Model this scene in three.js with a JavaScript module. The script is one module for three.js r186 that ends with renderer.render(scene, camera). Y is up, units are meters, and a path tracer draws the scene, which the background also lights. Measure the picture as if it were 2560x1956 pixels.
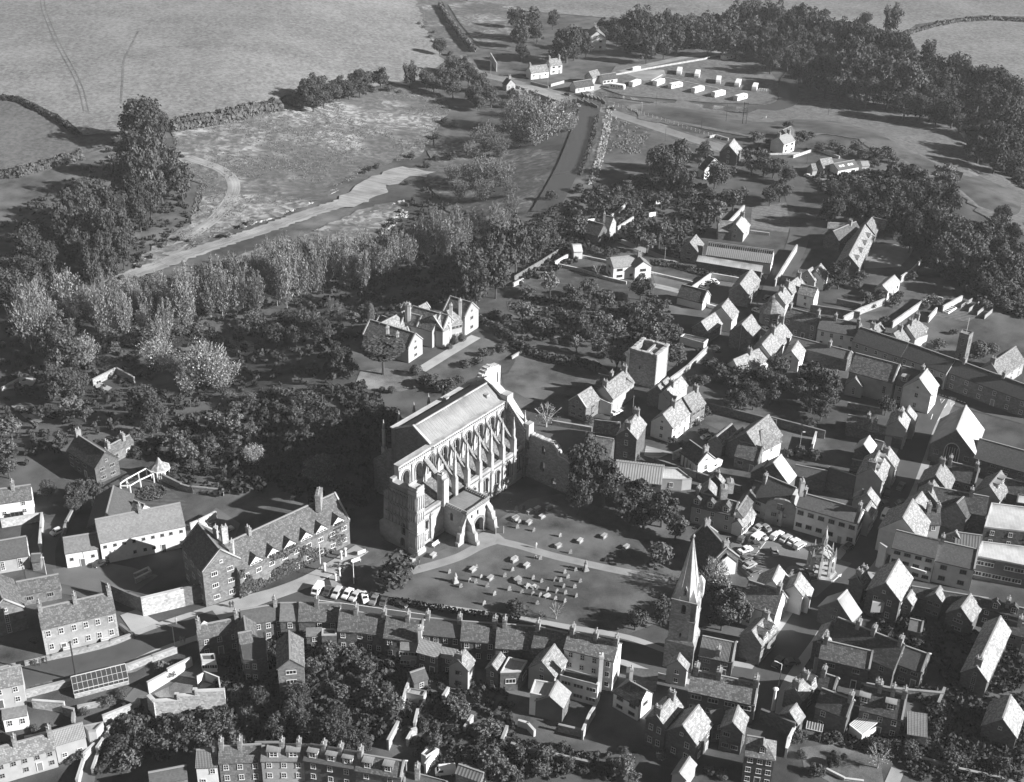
import * as THREE from 'three';
import { mergeGeometries } from 'three/addons/utils/BufferGeometryUtils.js';
import { MarchingCubes } from 'three/addons/objects/MarchingCubes.js';

// ---------------------------------------------------------------- camera, sky, sun, exposure
const scene = new THREE.Scene();
const FOCAL = 3266,PITCH = 29 * Math.PI / 180,ROLL = 0.0253,CAM_Y = 160;// from the vanishing points, in pixels of the 2560 x 1956 photograph
const camera = new THREE.PerspectiveCamera(2 * Math.atan(978 / FOCAL) * 180 / Math.PI,2560 / 1956,1,6000);
camera.rotation.order = 'YXZ';
camera.position.set(0,CAM_Y,0);
camera.rotation.set(-PITCH,0,ROLL);
scene.add(camera);
const SUN = new THREE.Vector3(0.868,0.42,0.24).normalize();
const sun = new THREE.DirectionalLight(0xffffff,5);
sun.name = 'sun';
sun.position.copy(SUN).multiplyScalar(700).add(new THREE.Vector3(0,0,-330));
sun.target.position.set(0,0,-330);
scene.add(sun,sun.target);
Object.assign(sun.shadow.camera,{ left: -460,right: 460,top: 420,bottom: -420,near: 10,far: 1500 });
sun.shadow.mapSize.set(4096,4096);
sun.castShadow = true;
{ // a clear, pale autumn sky in the greys of the film: brighter towards the horizon and round the sun
const W = 256,Hh = 128,d = new Float32Array(W * Hh * 4);
for (let j = 0;j < Hh;j++) for (let i = 0;i < W;i++) {
const phi = (j + 0.5) / Hh * Math.PI - Math.PI / 2,th = ((i + 0.5) / W - 0.5) * 2 * Math.PI;
const y = Math.sin(phi),x = Math.cos(phi) * Math.cos(th),z = Math.cos(phi) * Math.sin(th);
const c = Math.max(0,x * SUN.x + y * SUN.y + z * SUN.z);
let v = 0.26 + 0.4 * Math.pow(1 - Math.max(0,y),3) + 0.5 * Math.pow(c,12);
if (y < 0) v = 0.15;
d.set([v,v,v * 1.01,1],(j * W + i) * 4);
}
const t = new THREE.DataTexture(d,W,Hh,THREE.RGBAFormat,THREE.FloatType);
t.mapping = THREE.EquirectangularReflectionMapping;t.magFilter = THREE.LinearFilter;t.needsUpdate = true;
scene.background = t;scene.environment = t;
scene.backgroundIntensity = 0.15;scene.environmentIntensity = 0.15;
}
scene.fog = new THREE.FogExp2(0xc8c8c8,0.0001);
const renderer = new THREE.WebGLRenderer({ antialias: true });
renderer.setSize(1024,782);
renderer.toneMapping = THREE.LinearToneMapping;
renderer.toneMappingExposure = 2.3;
renderer.shadowMap.enabled = true;

// ---------------------------------------------------------------- helpers: random, noise, terrain, pixel to ground
let seed = 7;
const rnd = () => { seed = (seed + 0x6d2b79f5) | 0;let t = Math.imul(seed ^ (seed >>> 15),1 | seed);t = (t + Math.imul(t ^ (t >>> 7),61 | t)) ^ t;return ((t ^ (t >>> 14)) >>> 0) / 4294967296;};
const rr = (a,b) => a + (b - a) * rnd();
const hash = (x,y) => { let h = Math.imul(x,374761393) + Math.imul(y,668265263) | 0;h = Math.imul(h ^ (h >>> 13),1274126177);return ((h ^ (h >>> 16)) >>> 0) / 4294967296;};
function noise(x,y,p) { // value noise with period p cells
const x0 = Math.floor(x),y0 = Math.floor(y),fx = x - x0,fy = y - y0,m = (a) => ((a % p) + p) % p;
const sx = fx * fx * (3 - 2 * fx),sy = fy * fy * (3 - 2 * fy);
const a = hash(m(x0),m(y0)),b = hash(m(x0 + 1),m(y0)),c = hash(m(x0),m(y0 + 1)),d = hash(m(x0 + 1),m(y0 + 1));
return a + (b - a) * sx + (c - a) * sy + (a - b - c + d) * sx * sy;
}
function fbm(u,v,p,o) { let s = 0,a = 0.5,n = 0;for (let i = 0;i < o;i++) { s += a * noise(u * p,v * p,p);n += a;a *= 0.55;p *= 2;} return s / n;}
const sstep = (a,b,x) => { x = Math.min(1,Math.max(0,(x - a) / (b - a)));return x * x * (3 - 2 * x);};
const cP = Math.cos(PITCH),sP = Math.sin(PITCH),cR = Math.cos(ROLL),sR = Math.sin(ROLL);
function ray(x,y) { const u = (x - 1280) / FOCAL,v = -(y - 978) / FOCAL,a = u * cR - v * sR,b = u * sR + v * cR;return [a,b * cP - sP,-(cP + b * sP)];}
function flatAt(x,y,h) { const r = ray(x,y),t = (h - CAM_Y) / r[1];return [r[0] * t,h,r[2] * t];}
const inPoly = (P2,x,z) => { let c = false;for (let i = 0,j = P2.length - 1;i < P2.length;j = i++) if ((P2[i][2] > z) !== (P2[j][2] > z) && x < (P2[j][0] - P2[i][0]) * (z - P2[i][2]) / (P2[j][2] - P2[i][2]) + P2[i][0]) c = !c;return c;};
const side = (line,x,z,far) => { // distance to a polyline in plan, positive on the side of z = far
let best = 1e9;
for (let i = 0;i + 1 < line.length;i++) {
const [ax,,az] = line[i],[bx,,bz] = line[i + 1],dx = bx - ax,dz = bz - az;
const t = Math.min(1,Math.max(0,((x - ax) * dx + (z - az) * dz) / (dx * dx + dz * dz)));
best = Math.min(best,Math.hypot(x - ax - dx * t,z - az - dz * t));
}
return inPoly([[-9000,0,line[0][2]],...line,[9000,0,line[line.length - 1][2]],[9000,0,far],[-9000,0,far]],x,z) ? best : -best;
};
const L0 = (a) => a.map(([x,y]) => flatAt(x,y,0));
const RIVER_EDGE = L0([[-600,1260],[0,1190],[330,1120],[640,1110],[860,990],[930,835],[1180,770],[1330,640],[1400,530],[1462,410],[1495,310],[1535,268],[1700,292],[1860,328],[2060,330],[2140,345],[2290,425],[2400,475],[2480,550],[2900,700]]);// top of the bank above the river
const SOUTH_EDGE = L0([[-500,1760],[0,1700],[330,1640],[470,1600],[640,1700],[900,1770],[1200,1830],[1420,1905],[1600,2100]]);// top of the slope below the street
function ground(x,z) {
const d = -side(RIVER_EDGE,x,z,-9000),e = side(SOUTH_EDGE,x,z,9000);
let h = -7 * sstep(2,46,-d);
if (x < -30 && z < -380) h += 12 * sstep(0,260,-(z + 380) - 0.25 * (x + 20)) * sstep(0,110,-(x + 30));
h -= 6 * sstep(1,26,e);
return h;
}
function P(x,y,dy = 0) { let h = 0,p;for (let i = 0;i < 60;i++) { p = flatAt(x,y,h + dy);const d = ground(p[0],p[2]) - h;h += 0.7 * d;if (Math.abs(d) < 0.002) break;} return [p[0],h + dy,p[2]];}   // where a pixel's line of sight meets the ground (or dy above it)
let TX = 0,TY = 0,TS = 1;
const tile = (x,y,s = 3.332) => { TX = x;TY = y;TS = s;};// readings are taken on enlargements of the photograph, 3.332 times
const Q = (x,y,dy = 0) => P(TX + x / TS,TY + y / TS,dy);

// ---------------------------------------------------------------- textures
function tex(n,period,fn) {
const d = new Uint8Array(n * n * 4);
for (let j = 0;j < n;j++) for (let i = 0;i < n;i++) { const v = Math.max(0,Math.min(255,fn((i + 0.5) / n,(j + 0.5) / n) * 255)),o = (j * n + i) * 4;d[o] = d[o + 1] = d[o + 2] = v;d[o + 3] = 255;}
const t = new THREE.DataTexture(d,n,n);t.wrapS = t.wrapT = THREE.RepeatWrapping;t.magFilter = THREE.LinearFilter;t.minFilter = THREE.LinearMipmapLinearFilter;t.generateMipmaps = true;
t.repeat.set(1 / period,1 / period);t.needsUpdate = true;return t;
}
const bricks = (rows,cols,seedv,gap) => (u,v) => { const r = Math.floor(v * rows),o = (hash(r,seedv) * 0.6 + (r % 2) * 0.5),cu = u * cols + o,c = Math.floor(cu) % cols;const e = Math.min(cu - Math.floor(cu),v * rows - r);return [hash(c + 31 * r,seedv + 5),e < gap ? 0 : 1];};
const b1 = bricks(40,26,3,0.12),b2 = bricks(30,20,9,0.1);
const TEX = {
tiles: tex(512,11,(u,v) => { const [k,e] = b1(u,v);return (0.4 + 0.75 * Math.pow(k,1.8) * e + 0.1 * e) * (0.7 + 0.5 * fbm(u,v,6,4));}),// stone slates, courses of uneven stones
slate: tex(512,9,(u,v) => { const [k,e] = bricksS(u,v);return (0.68 + 0.22 * k) * (e ? 1 : 0.75) * (0.8 + 0.35 * fbm(u,v,5,4));}),
pantile: tex(512,6,(u,v) => { const c = Math.abs(Math.sin(u * Math.PI * 24)),r = v * 18 - Math.floor(v * 18);return (0.35 + 0.6 * c) * (r < 0.14 ? 0.65 : 1) * (0.75 + 0.4 * fbm(u,v,8,3));}),
rubble: tex(512,9,(u,v) => { const [k,e] = b2(u,v);return (0.55 + 0.4 * k) * (0.84 + 0.16 * e) * (0.72 + 0.5 * fbm(u,v,6,5));}),
ashlar: tex(512,14,(u,v) => { const [k,e] = b2(u,v);return (0.78 + 0.18 * k) * (0.88 + 0.12 * e) * (0.42 + 0.95 * fbm(u,v,5,6));}),
render: tex(512,16,(u,v) => 0.78 + 0.62 * (fbm(u,v,6,5) - 0.5) + 0.08 * (hash(Math.floor(u * 512),Math.floor(v * 512)) - 0.5)),
lead: tex(512,16,(u,v) => { const s = u * 24 - Math.floor(u * 24);return (0.7 + 0.9 * (fbm(u,v,5,5) - 0.5)) * (s < 0.1 ? 1.15 : 0.95) * (0.95 + 0.1 * hash(Math.floor(u * 24),Math.floor(v * 5)));}),
corrugated: tex(256,7,(u,v) => (0.45 + 0.45 * Math.abs(Math.sin(u * Math.PI * 12))) * (0.75 + 0.4 * fbm(u,v,4,4))),
grass: tex(1024,46,(u,v) => 0.5 + 1.3 * (fbm(u,v,9,7) - 0.5) + 0.5 * (hash(Math.floor(u * 1024),Math.floor(v * 1024)) - 0.5) + 0.18),
field: tex(1024,150,(u,v) => 0.62 + 0.4 * (fbm(u,v,7,6) - 0.5) + 0.7 * (fbm(u,v,128,3) - 0.5) + 0.35 * (hash(Math.floor(u * 1024),Math.floor(v * 1024)) - 0.5)),
rough: tex(1024,110,(u,v) => { const m = fbm(u,v,6,5),t = fbm(u + 0.13 * m,v,70,4);return 0.16 + 1.1 * Math.pow(t,2.2) * (0.35 + 1.2 * sstep(0.3,0.7,m)) + 0.15 * (hash(Math.floor(u * 1024),Math.floor(v * 1024)) - 0.5);}),
track: tex(512,40,(u,v) => 0.62 + 0.5 * (fbm(u * 0.999,v,8,4) - 0.5) + 0.35 * (noise(u * 4,v * 128,128) - 0.5) * (0.4 + fbm(u,v,6,3))),
asphalt: tex(512,18,(u,v) => 0.62 + 0.35 * (fbm(u,v,5,6) - 0.5) + 0.16 * (hash(Math.floor(u * 512),Math.floor(v * 512)) - 0.5)),
plot: tex(512,12,(u,v) => 0.35 + 0.4 * (Math.sin(v * Math.PI * 2 * 9) * 0.5 + 0.5) * fbm(u,v,24,4) + 0.4 * (fbm(u,v,16,4) - 0.4)),
};
function bricksS(u,v) { const r = Math.floor(v * 30),cu = u * 26 + (r % 2) * 0.5,c = Math.floor(cu) % 26;return [hash(c + 17 * r,77),(v * 30 - r) > 0.12];}
const mats = new Map();
function M(tone,map,rough = 0.9,extra = {}) {
const k = tone + '|' + map + '|' + rough + '|' + JSON.stringify(extra);
if (!mats.has(k)) {
const m = new THREE.MeshStandardMaterial({ color: new THREE.Color().setRGB(tone,tone,tone),roughness: rough,side: THREE.DoubleSide,...extra });
if (map) { m.map = TEX[map];if (['tiles','pantile','rubble','corrugated','slate'].includes(map)) { m.bumpMap = TEX[map];m.bumpScale = map === 'pantile' || map === 'corrugated' ? 0.09 : 0.05;} }
mats.set(k,m);
}
return mats.get(k);
}
const GLASS = new THREE.MeshStandardMaterial({ color: new THREE.Color().setRGB(0.018,0.018,0.018),roughness: 0.12,metalness: 0 });
const DARK = M(0.02),FRAME = M(0.62),STONEFRAME = M(0.3),TRIM = M(0.45,'render'),WOOD = M(0.09);

// ---------------------------------------------------------------- mesh building: quads with uv in metres, merged into one named mesh
const sub = (a,b) => [a[0] - b[0],a[1] - b[1],a[2] - b[2]],add = (a,b,k = 1) => [a[0] + b[0] * k,a[1] + b[1] * k,a[2] + b[2] * k],len = (a) => Math.hypot(a[0],a[1],a[2]);
const mid = (a,b,t = 0.5) => [a[0] + (b[0] - a[0]) * t,a[1] + (b[1] - a[1]) * t,a[2] + (b[2] - a[2]) * t];
const cross = (a,b) => [a[1] * b[2] - a[2] * b[1],a[2] * b[0] - a[0] * b[2],a[0] * b[1] - a[1] * b[0]];
const dot = (a,b) => a[0] * b[0] + a[1] * b[1] + a[2] * b[2];
const unit = (a) => { const l = len(a) || 1;return [a[0] / l,a[1] / l,a[2] / l];};
class MB {
constructor() { this.p = [];this.n = [];this.t = [];}
tri(a,b,c,o = a,ux = null) {
const e = unit(ux || sub(b,a)),n = unit(cross(sub(b,a),sub(c,a))),f = cross(n,e);
for (const q of [a,b,c]) { const d = sub(q,o);this.p.push(...q);this.n.push(...n);this.t.push(dot(d,e),dot(d,f));}
return this;
}
quad(a,b,c,d) { const ux = sub(b,a);this.tri(a,b,c,a,ux);return this.tri(a,c,d,a,ux);}
poly(pts) { for (let i = 1;i + 1 < pts.length;i++) this.tri(pts[0],pts[i],pts[i + 1],pts[0],sub(pts[1],pts[0]));return this;}
// box from a corner function: f(a, y, b) maps local to parent space
box(f,a0,a1,y0,y1,b0,b1,skip = '') {
const c = (i) => f(i & 1 ? a1 : a0,i & 2 ? y1 : y0,i & 4 ? b1 : b0);
if (!skip.includes('F')) this.quad(c(4),c(5),c(7),c(6));if (!skip.includes('K')) this.quad(c(1),c(0),c(2),c(3));
if (!skip.includes('L')) this.quad(c(0),c(4),c(6),c(2));if (!skip.includes('R')) this.quad(c(5),c(1),c(3),c(7));
if (!skip.includes('T')) this.quad(c(6),c(7),c(3),c(2));if (!skip.includes('B')) this.quad(c(0),c(1),c(5),c(4));
return this;
}
// prism: a polygon of [a, y] pushed from b0 to b1
prism(f,pts,b0,b1) {
const n = pts.length,A = pts.map(([a,y]) => f(a,y,b0)),B = pts.map(([a,y]) => f(a,y,b1));
const tr = THREE.ShapeUtils.triangulateShape(pts.map(([a,y]) => new THREE.Vector2(a,y)),[]);
for (const [i,j,k] of tr) { this.tri(B[i],B[j],B[k],B[0],sub(f(1,0,0),f(0,0,0)));this.tri(A[k],A[j],A[i],A[0],sub(f(1,0,0),f(0,0,0)));}
for (let i = 0;i < n;i++) { const j = (i + 1) % n;this.quad(A[i],A[j],B[j],B[i]);}
return this;
}
beam(p,q,w,h = w) {
const d = unit(sub(q,p)),s0 = Math.abs(d[1]) > 0.95 ? [1,0,0] : [0,1,0],s = unit(cross(d,s0)),u = cross(s,d);
const c = (e,i,j) => add(add(e,s,i * w / 2),u,j * h / 2);
const A = [c(p,-1,-1),c(p,1,-1),c(p,1,1),c(p,-1,1)],B = [c(q,-1,-1),c(q,1,-1),c(q,1,1),c(q,-1,1)];
for (let i = 0;i < 4;i++) { const j = (i + 1) % 4;this.quad(A[i],A[j],B[j],B[i]);}
this.quad(A[3],A[2],A[1],A[0]);return this.quad(B[0],B[1],B[2],B[3]);
}
cone(f,a,b,y0,y1,r0,r1,n = 8,ph = 0) {
for (let i = 0;i < n;i++) {
const t = (k) => ph + k / n * 2 * Math.PI,g = (k,r,y) => f(a + r * Math.cos(t(k)),y,b + r * Math.sin(t(k)));
this.quad(g(i + 1,r0,y0),g(i,r0,y0),g(i,r1,y1),g(i + 1,r1,y1));
if (r1 > 0.01) this.tri(g(i,r1,y1),f(a,y1,b),g(i + 1,r1,y1));
}
return this;
}
geo() { const g = new THREE.BufferGeometry();g.setAttribute('position',new THREE.Float32BufferAttribute(this.p,3));g.setAttribute('normal',new THREE.Float32BufferAttribute(this.n,3));g.setAttribute('uv',new THREE.Float32BufferAttribute(this.t,2));return g;}
build(name,m,parent) { const o = new THREE.Mesh(this.geo(),m);o.name = parent === scene ? numbered(name) : name;parent.add(o);return o;}
}
const used = new Map();
function numbered(n) { const k = used.get(n) || 0;used.set(n,k + 1);return k ? n + '_' + String(k).padStart(3,'0') : n;}
function tag(o,label,category,group,kind) { if (label) o.userData.label = label;if (category) o.userData.category = category;if (group) o.userData.group = group;if (kind) o.userData.kind = kind;return o;}
function thing(name,label,category,pos,turn = 0,group) { const o = new THREE.Group();o.name = numbered(name);o.position.set(...pos);o.rotation.y = turn;scene.add(o);return tag(o,label,category,group);}
function copy(o,name,pos,turn,label,group) { const c = o.clone();c.name = numbered(name);c.userData = { ...o.userData };if (label) c.userData.label = label;if (group) c.userData.group = group;c.position.set(...pos);c.rotation.y = turn;scene.add(c);return c;}
const heading = (p,q) => Math.atan2(-(q[2] - p[2]),q[0] - p[0]);// turn that lays local +x along p to q

// ---------------------------------------------------------------- windows, doors, chimneys, whole houses
const own = (a,y,b) => [a,y,b];
function winGeo(w,h,cols,rows,t = 0.09) {
const f = new MB(),W = w / 2,H = h / 2;
f.box(own,-W,W,H - t,H,0,0.09,'K').box(own,-W - 0.05,W + 0.05,-H,-H + t * 1.2,0,0.14,'K').box(own,-W,-W + t,-H,H,0,0.08,'KTB').box(own,W - t,W,-H,H,0,0.08,'KTB');
for (let i = 1;i < cols;i++) { const x = -W + w * i / cols;f.box(own,x - t * 0.4,x + t * 0.4,-H,H,0,0.06,'KTB');}
for (let j = 1;j < rows;j++) { const y = -H + h * j / rows;f.box(own,-W,W,y - t * 0.4,y + t * 0.4,0,0.055,'KLR');}
const p = new MB();p.quad([-W + 0.02,-H + 0.02,0.03],[W - 0.02,-H + 0.02,0.03],[W - 0.02,H - 0.02,0.03],[-W + 0.02,H - 0.02,0.03]);
return [f.geo(),p.geo()];
}
const WG = { sash: winGeo(1.0,1.5,2,2),mull: winGeo(1.5,1.15,3,1),small: winGeo(0.75,0.8,2,1),wide: winGeo(2.1,1.2,3,1),tall: winGeo(0.9,2.4,2,4),shop: winGeo(3.0,1.7,3,1,0.12) };
const DG = (() => { const f = new MB();f.box(own,-0.62,-0.48,0,2.15,0,0.1).box(own,0.48,0.62,0,2.15,0,0.1).box(own,-0.62,0.62,2.1,2.25,0,0.12);const d = new MB();d.box(own,-0.48,0.48,0.02,2.1,0,0.05).box(own,-0.35,0.35,0.25,0.95,0.05,0.07).box(own,-0.35,0.35,1.15,1.9,0.05,0.07);return [f.geo(),d.geo()];})();
const POT = new THREE.LatheGeometry([[0.1,0],[0.13,0.02],[0.1,0.1],[0.09,0.4],[0.13,0.44],[0.12,0.5],[0.07,0.5]].map(([x,y]) => new THREE.Vector2(x,y)),7);
let cur = null,base = null;
const FR = { w: FRAME,s: STONEFRAME,d: M(0.13) };
function win(type,pos,turn,fr = 'w',sx = 1,sy = 1) {
const [g,p] = WG[type],o = new THREE.Mesh(g,FR[fr]);o.name = 'window';o.position.set(...pos);o.rotation.y = turn;o.scale.set(sx * 0.86,sy * 0.88,1);cur.add(o);
const q = new THREE.Mesh(p,GLASS);q.name = 'pane';o.add(q);return o;
}
function door(pos,turn,tone = 0.06) {
const o = new THREE.Mesh(DG[0],FRAME);o.name = 'door';o.position.set(...pos);o.rotation.y = turn;o.scale.set(0.85,0.85,1);cur.add(o);
const q = new THREE.Mesh(DG[1],M(tone));q.name = 'door_panel';o.add(q);
}
function chimney(f,a,y,b,sz = 1,up = 1.4,pots = 2,mat = M(0.3,'rubble'),long = 0.62) {
const m = new MB(),s = 0.36 * sz,l = long * sz;
m.box(f,a - s,a + s,y - 1.4,y + up,b - l,b + l,'B').box(f,a - s - 0.08,a + s + 0.08,y + up - 0.25,y + up - 0.08,b - l - 0.08,b + l + 0.08).box(f,a - s - 0.04,a + s + 0.04,y + up,y + up + 0.1,b - l - 0.04,b + l + 0.04);
const o = m.build('chimney',mat,cur);
for (let i = 0;i < pots;i++) { const q = new THREE.Mesh(POT,M(0.34));q.name = 'chimney_pot';q.position.set(...f(a,y + up + 0.1,b + (pots > 1 ? (i / (pots - 1) - 0.5) * l * 1.2 : 0)));q.scale.setScalar(1.15);o.add(q);}
return o;
}
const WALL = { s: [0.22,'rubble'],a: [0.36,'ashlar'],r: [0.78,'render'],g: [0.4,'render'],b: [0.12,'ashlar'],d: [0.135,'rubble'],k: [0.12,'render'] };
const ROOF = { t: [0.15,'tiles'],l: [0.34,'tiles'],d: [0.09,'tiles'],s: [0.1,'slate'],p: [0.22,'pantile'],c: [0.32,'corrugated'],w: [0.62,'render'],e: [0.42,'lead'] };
const mt = (t,k) => { const [a,b] = t[k];return M(a,b);};
const begin = (name,label,category,group) => { cur = thing(name,label,category,[0,0,0],0,group);base = null;return cur;};
const setBase = (p) => { if (!base) { base = p;cur.position.set(...p);} };
const faces = (p,n) => n[0] * (0 - p[0]) + n[2] * (0 - p[2]) + 0 > 0;// does a wall look towards the photographer
function wing(v,e,o = {}) {
if (!o.E && e > 3) e *= 0.84;
const k = o.k ?? (o.r === 's' || o.r === 'p' ? 0.72 : 0.95);
let w = o.w ?? 7,A,B,C,h,u,n;
for (let i = 0;i < 32;i++) {
h = o.mono ? e + (o.rise ?? 1.2) : e + k * w / 2;
A = Q(v[0],v[1],h);B = Q(v[2],v[3],h);
u = unit([B[0] - A[0],0,B[2] - A[2]]);n = [-u[2],0,u[0]];
C = Q(v[4],v[5],e);
let d = (C[0] - A[0]) * n[0] + (C[2] - A[2]) * n[2];
if (d < 0) { n = [-n[0],0,-n[2]];d = -d;}
if (!o.w) w += ((o.mono ? d : 2 * d) - w) * (o.mono ? 1 : 0.22);
}
w = Math.min(15,Math.max(o.mono ? 1 : 2.4,w));
h = o.mono ? h : e + k * w / 2;
const y0 = Math.min(ground(A[0],A[2]),ground(B[0],B[2])),cx = (A[0] + B[0]) / 2,cz = (A[2] + B[2]) / 2,y = (ground(A[0],A[2]) + ground(B[0],B[2])) / 2;
const L = Math.hypot(B[0] - A[0],B[2] - A[2]);
setBase([cx,y,cz]);
const bx = cx - base[0],bz = cz - base[2],by = y - base[1];
const f = (a,yy,b) => [bx + u[0] * a + n[0] * b,by + yy,bz + u[2] * a + n[2] * b];
const hp = o.hip || '',a0 = -L / 2 - (hp.includes('A') ? w * 0.45 : 0),a1 = L / 2 + (hp.includes('B') ? w * 0.45 : 0),hw = w / 2,dn = y0 - y - 1.6;
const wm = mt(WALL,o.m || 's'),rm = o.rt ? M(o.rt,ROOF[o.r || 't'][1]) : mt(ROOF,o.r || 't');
const wb = new MB(),rb = new MB(),ov = o.ov ?? 0.22,th = 0.16;
if (o.mono) {
wb.quad(f(a0,dn,w),f(a1,dn,w),f(a1,e,w),f(a0,e,w)).quad(f(a1,dn,0),f(a0,dn,0),f(a0,h,0),f(a1,h,0));
for (const a of [a0,a1]) wb.quad(f(a,dn,0),f(a,dn,w),f(a,e,w),f(a,h,0));
const s = (h - e) / w,E = (a,b,d) => f(a,h - s * b + 0.03 + d,b),q = w + ov;
rb.quad(E(a0 - 0.1,0,th),E(a1 + 0.1,0,th),E(a1 + 0.1,q,th),E(a0 - 0.1,q,th)).quad(E(a0 - 0.1,q,0),E(a1 + 0.1,q,0),E(a1 + 0.1,q,th),E(a0 - 0.1,q,th));
for (const a of [a0 - 0.1,a1 + 0.1]) rb.quad(E(a,0,0),E(a,q,0),E(a,q,th),E(a,0,th));
} else {
for (const s of [-1,1]) wb.quad(f(a0,dn,s * hw),f(a1,dn,s * hw),f(a1,e,s * hw),f(a0,e,s * hw));
for (const [a,c] of [[a0,'A'],[a1,'B']]) if (hp.includes(c)) wb.quad(f(a,dn,-hw),f(a,dn,hw),f(a,e,hw),f(a,e,-hw));else { wb.quad(f(a,dn,-hw),f(a,dn,hw),f(a,e,hw),f(a,e,-hw));wb.tri(f(a,e,-hw),f(a,e,hw),f(a,h,0),f(a,0,-hw),sub(f(a,0,hw),f(a,0,-hw)));}
const sl = (h - e) / hw,E = (a,b,d) => f(a,h - sl * Math.abs(b) + 0.03 + d,b),g = 0.1,q = hw + ov;
const ra = -L / 2 - (hp.includes('A') ? 0 : g),rz = L / 2 + (hp.includes('B') ? 0 : g),ea = a0 - (hp.includes('A') ? ov : g),ez = a1 + (hp.includes('B') ? ov : g);
for (const s of [-1,1]) {
rb.quad(E(ra,0,th),E(rz,0,th),E(ez,s * q,th),E(ea,s * q,th)).quad(E(ea,s * q,-0.05),E(ez,s * q,-0.05),E(ez,s * q,th),E(ea,s * q,th));
if (!hp.includes('A')) rb.quad(E(ra,0,-0.05),E(ea,s * q,-0.05),E(ea,s * q,th),E(ra,0,th));
if (!hp.includes('B')) rb.quad(E(rz,0,-0.05),E(ez,s * q,-0.05),E(ez,s * q,th),E(rz,0,th));
}
if (hp.includes('A')) rb.tri(E(ra,0,th),E(ea,q,th),E(ea,-q,th));
if (hp.includes('B')) rb.tri(E(rz,0,th),E(ez,-q,th),E(ez,q,th));
const rg = new MB();rg.beam(f(ra,h + th + 0.05,0),f(rz,h + th + 0.05,0),0.3,0.16);rg.build('ridge_tiles',M(o.r === 'e' ? 0.5 : 0.26),cur);
if (o.cp) { const c = new MB();for (const [a,ch] of [[a0,'A'],[a1,'B']]) if (!hp.includes(ch) && (o.cp === 1 || o.cp === ch)) for (const s of [-1,1]) c.beam(f(a,h + 0.34,0),f(a,e + 0.3 - sl * 0.1,s * (hw + 0.1)),0.34,0.2);c.build('gable_coping',TRIM,cur);}
}
const wo = wb.build('wall',wm,cur);if (o.wl) wo.userData.label = o.wl;
rb.build('roof',rm,cur);
// windows on the walls that the photograph shows
const fl = o.fl ?? (e < 3.3 ? 1 : e < 6.4 ? 2 : 3),fr = o.wf || (o.m === 'r' || o.m === 'g' || o.m === 'b' ? 'w' : 's'),ty = o.wt || (fr === 'w' ? 'sash' : 'mull'),sx = Math.min(1,w / 6 + 0.3);
if (o.n !== 0) for (const s of o.mono ? [1] : [-1,1]) {
const nn = [n[0] * s,0,n[2] * s],c = f(0,0,s * (o.mono ? w : hw));
if (!faces(add(c,base),nn)) continue;
const N = o.n ?? Math.max(1,Math.round(L / 3.1)),turn = Math.atan2(nn[0],nn[2]),fh = e / fl,b = s * ((o.mono ? w : hw) + 0.01);
const dc = o.door === 0 ? -1 : o.door ?? Math.floor(N / 2);
for (let i = 0;i < N;i++) for (let j = 0;j < fl;j++) {
const a = a0 + (a1 - a0) * (i + 0.5) / N + rr(-0.12,0.12);
if (j === 0 && i === dc && e > 2.6 && N > 1) { door(f(a,0,b),turn,rr(0.03,0.3));continue;}
if (rnd() < (o.skip ?? 0.06)) continue;
win(ty,f(a,fh * (j + 0.56),b),turn,fr,1,Math.min(1,fh / 2.6));
}
}
if (o.g !== 0 && !o.mono) for (const [a,d,ch] of [[a0,-1,'A'],[a1,1,'B']]) {
const nn = [u[0] * d,0,u[2] * d];
if (!faces(add(f(a,0,0),base),nn) || (o.gs && o.gs !== ch)) continue;
const turn = Math.atan2(nn[0],nn[2]),G = o.g ?? (w > 5 ? (rnd() < 0.5 ? 2 : 1) : w > 3 ? 1 : 0),fh = e / fl;
for (let j = 0;j < fl;j++) for (let i = 0;i < G;i++) if (rnd() > (o.skip ?? 0.06) + (o.g ? 0 : 0.2)) win(o.gt || ty,f(a + d * 0.01,fh * (j + 0.56),(i + 0.5 - G / 2) * w / (G + 0.4)),turn,fr,Math.min(1,sx),Math.min(1,fh / 2.6));
if (h - e > 2 && !hp.includes(ch) && o.at !== 0) win('small',f(a + d * 0.01,e + (h - e) * 0.3,0),turn,fr);
}
(o.c || []).forEach((t) => chimney(f,a0 + 0.4 + (a1 - a0 - 0.8) * t,h,o.cb || 0,o.cs ?? 1,o.cu ?? 1.4,o.pots ?? 2,M(o.ct ?? 0.3,'rubble')));
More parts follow.
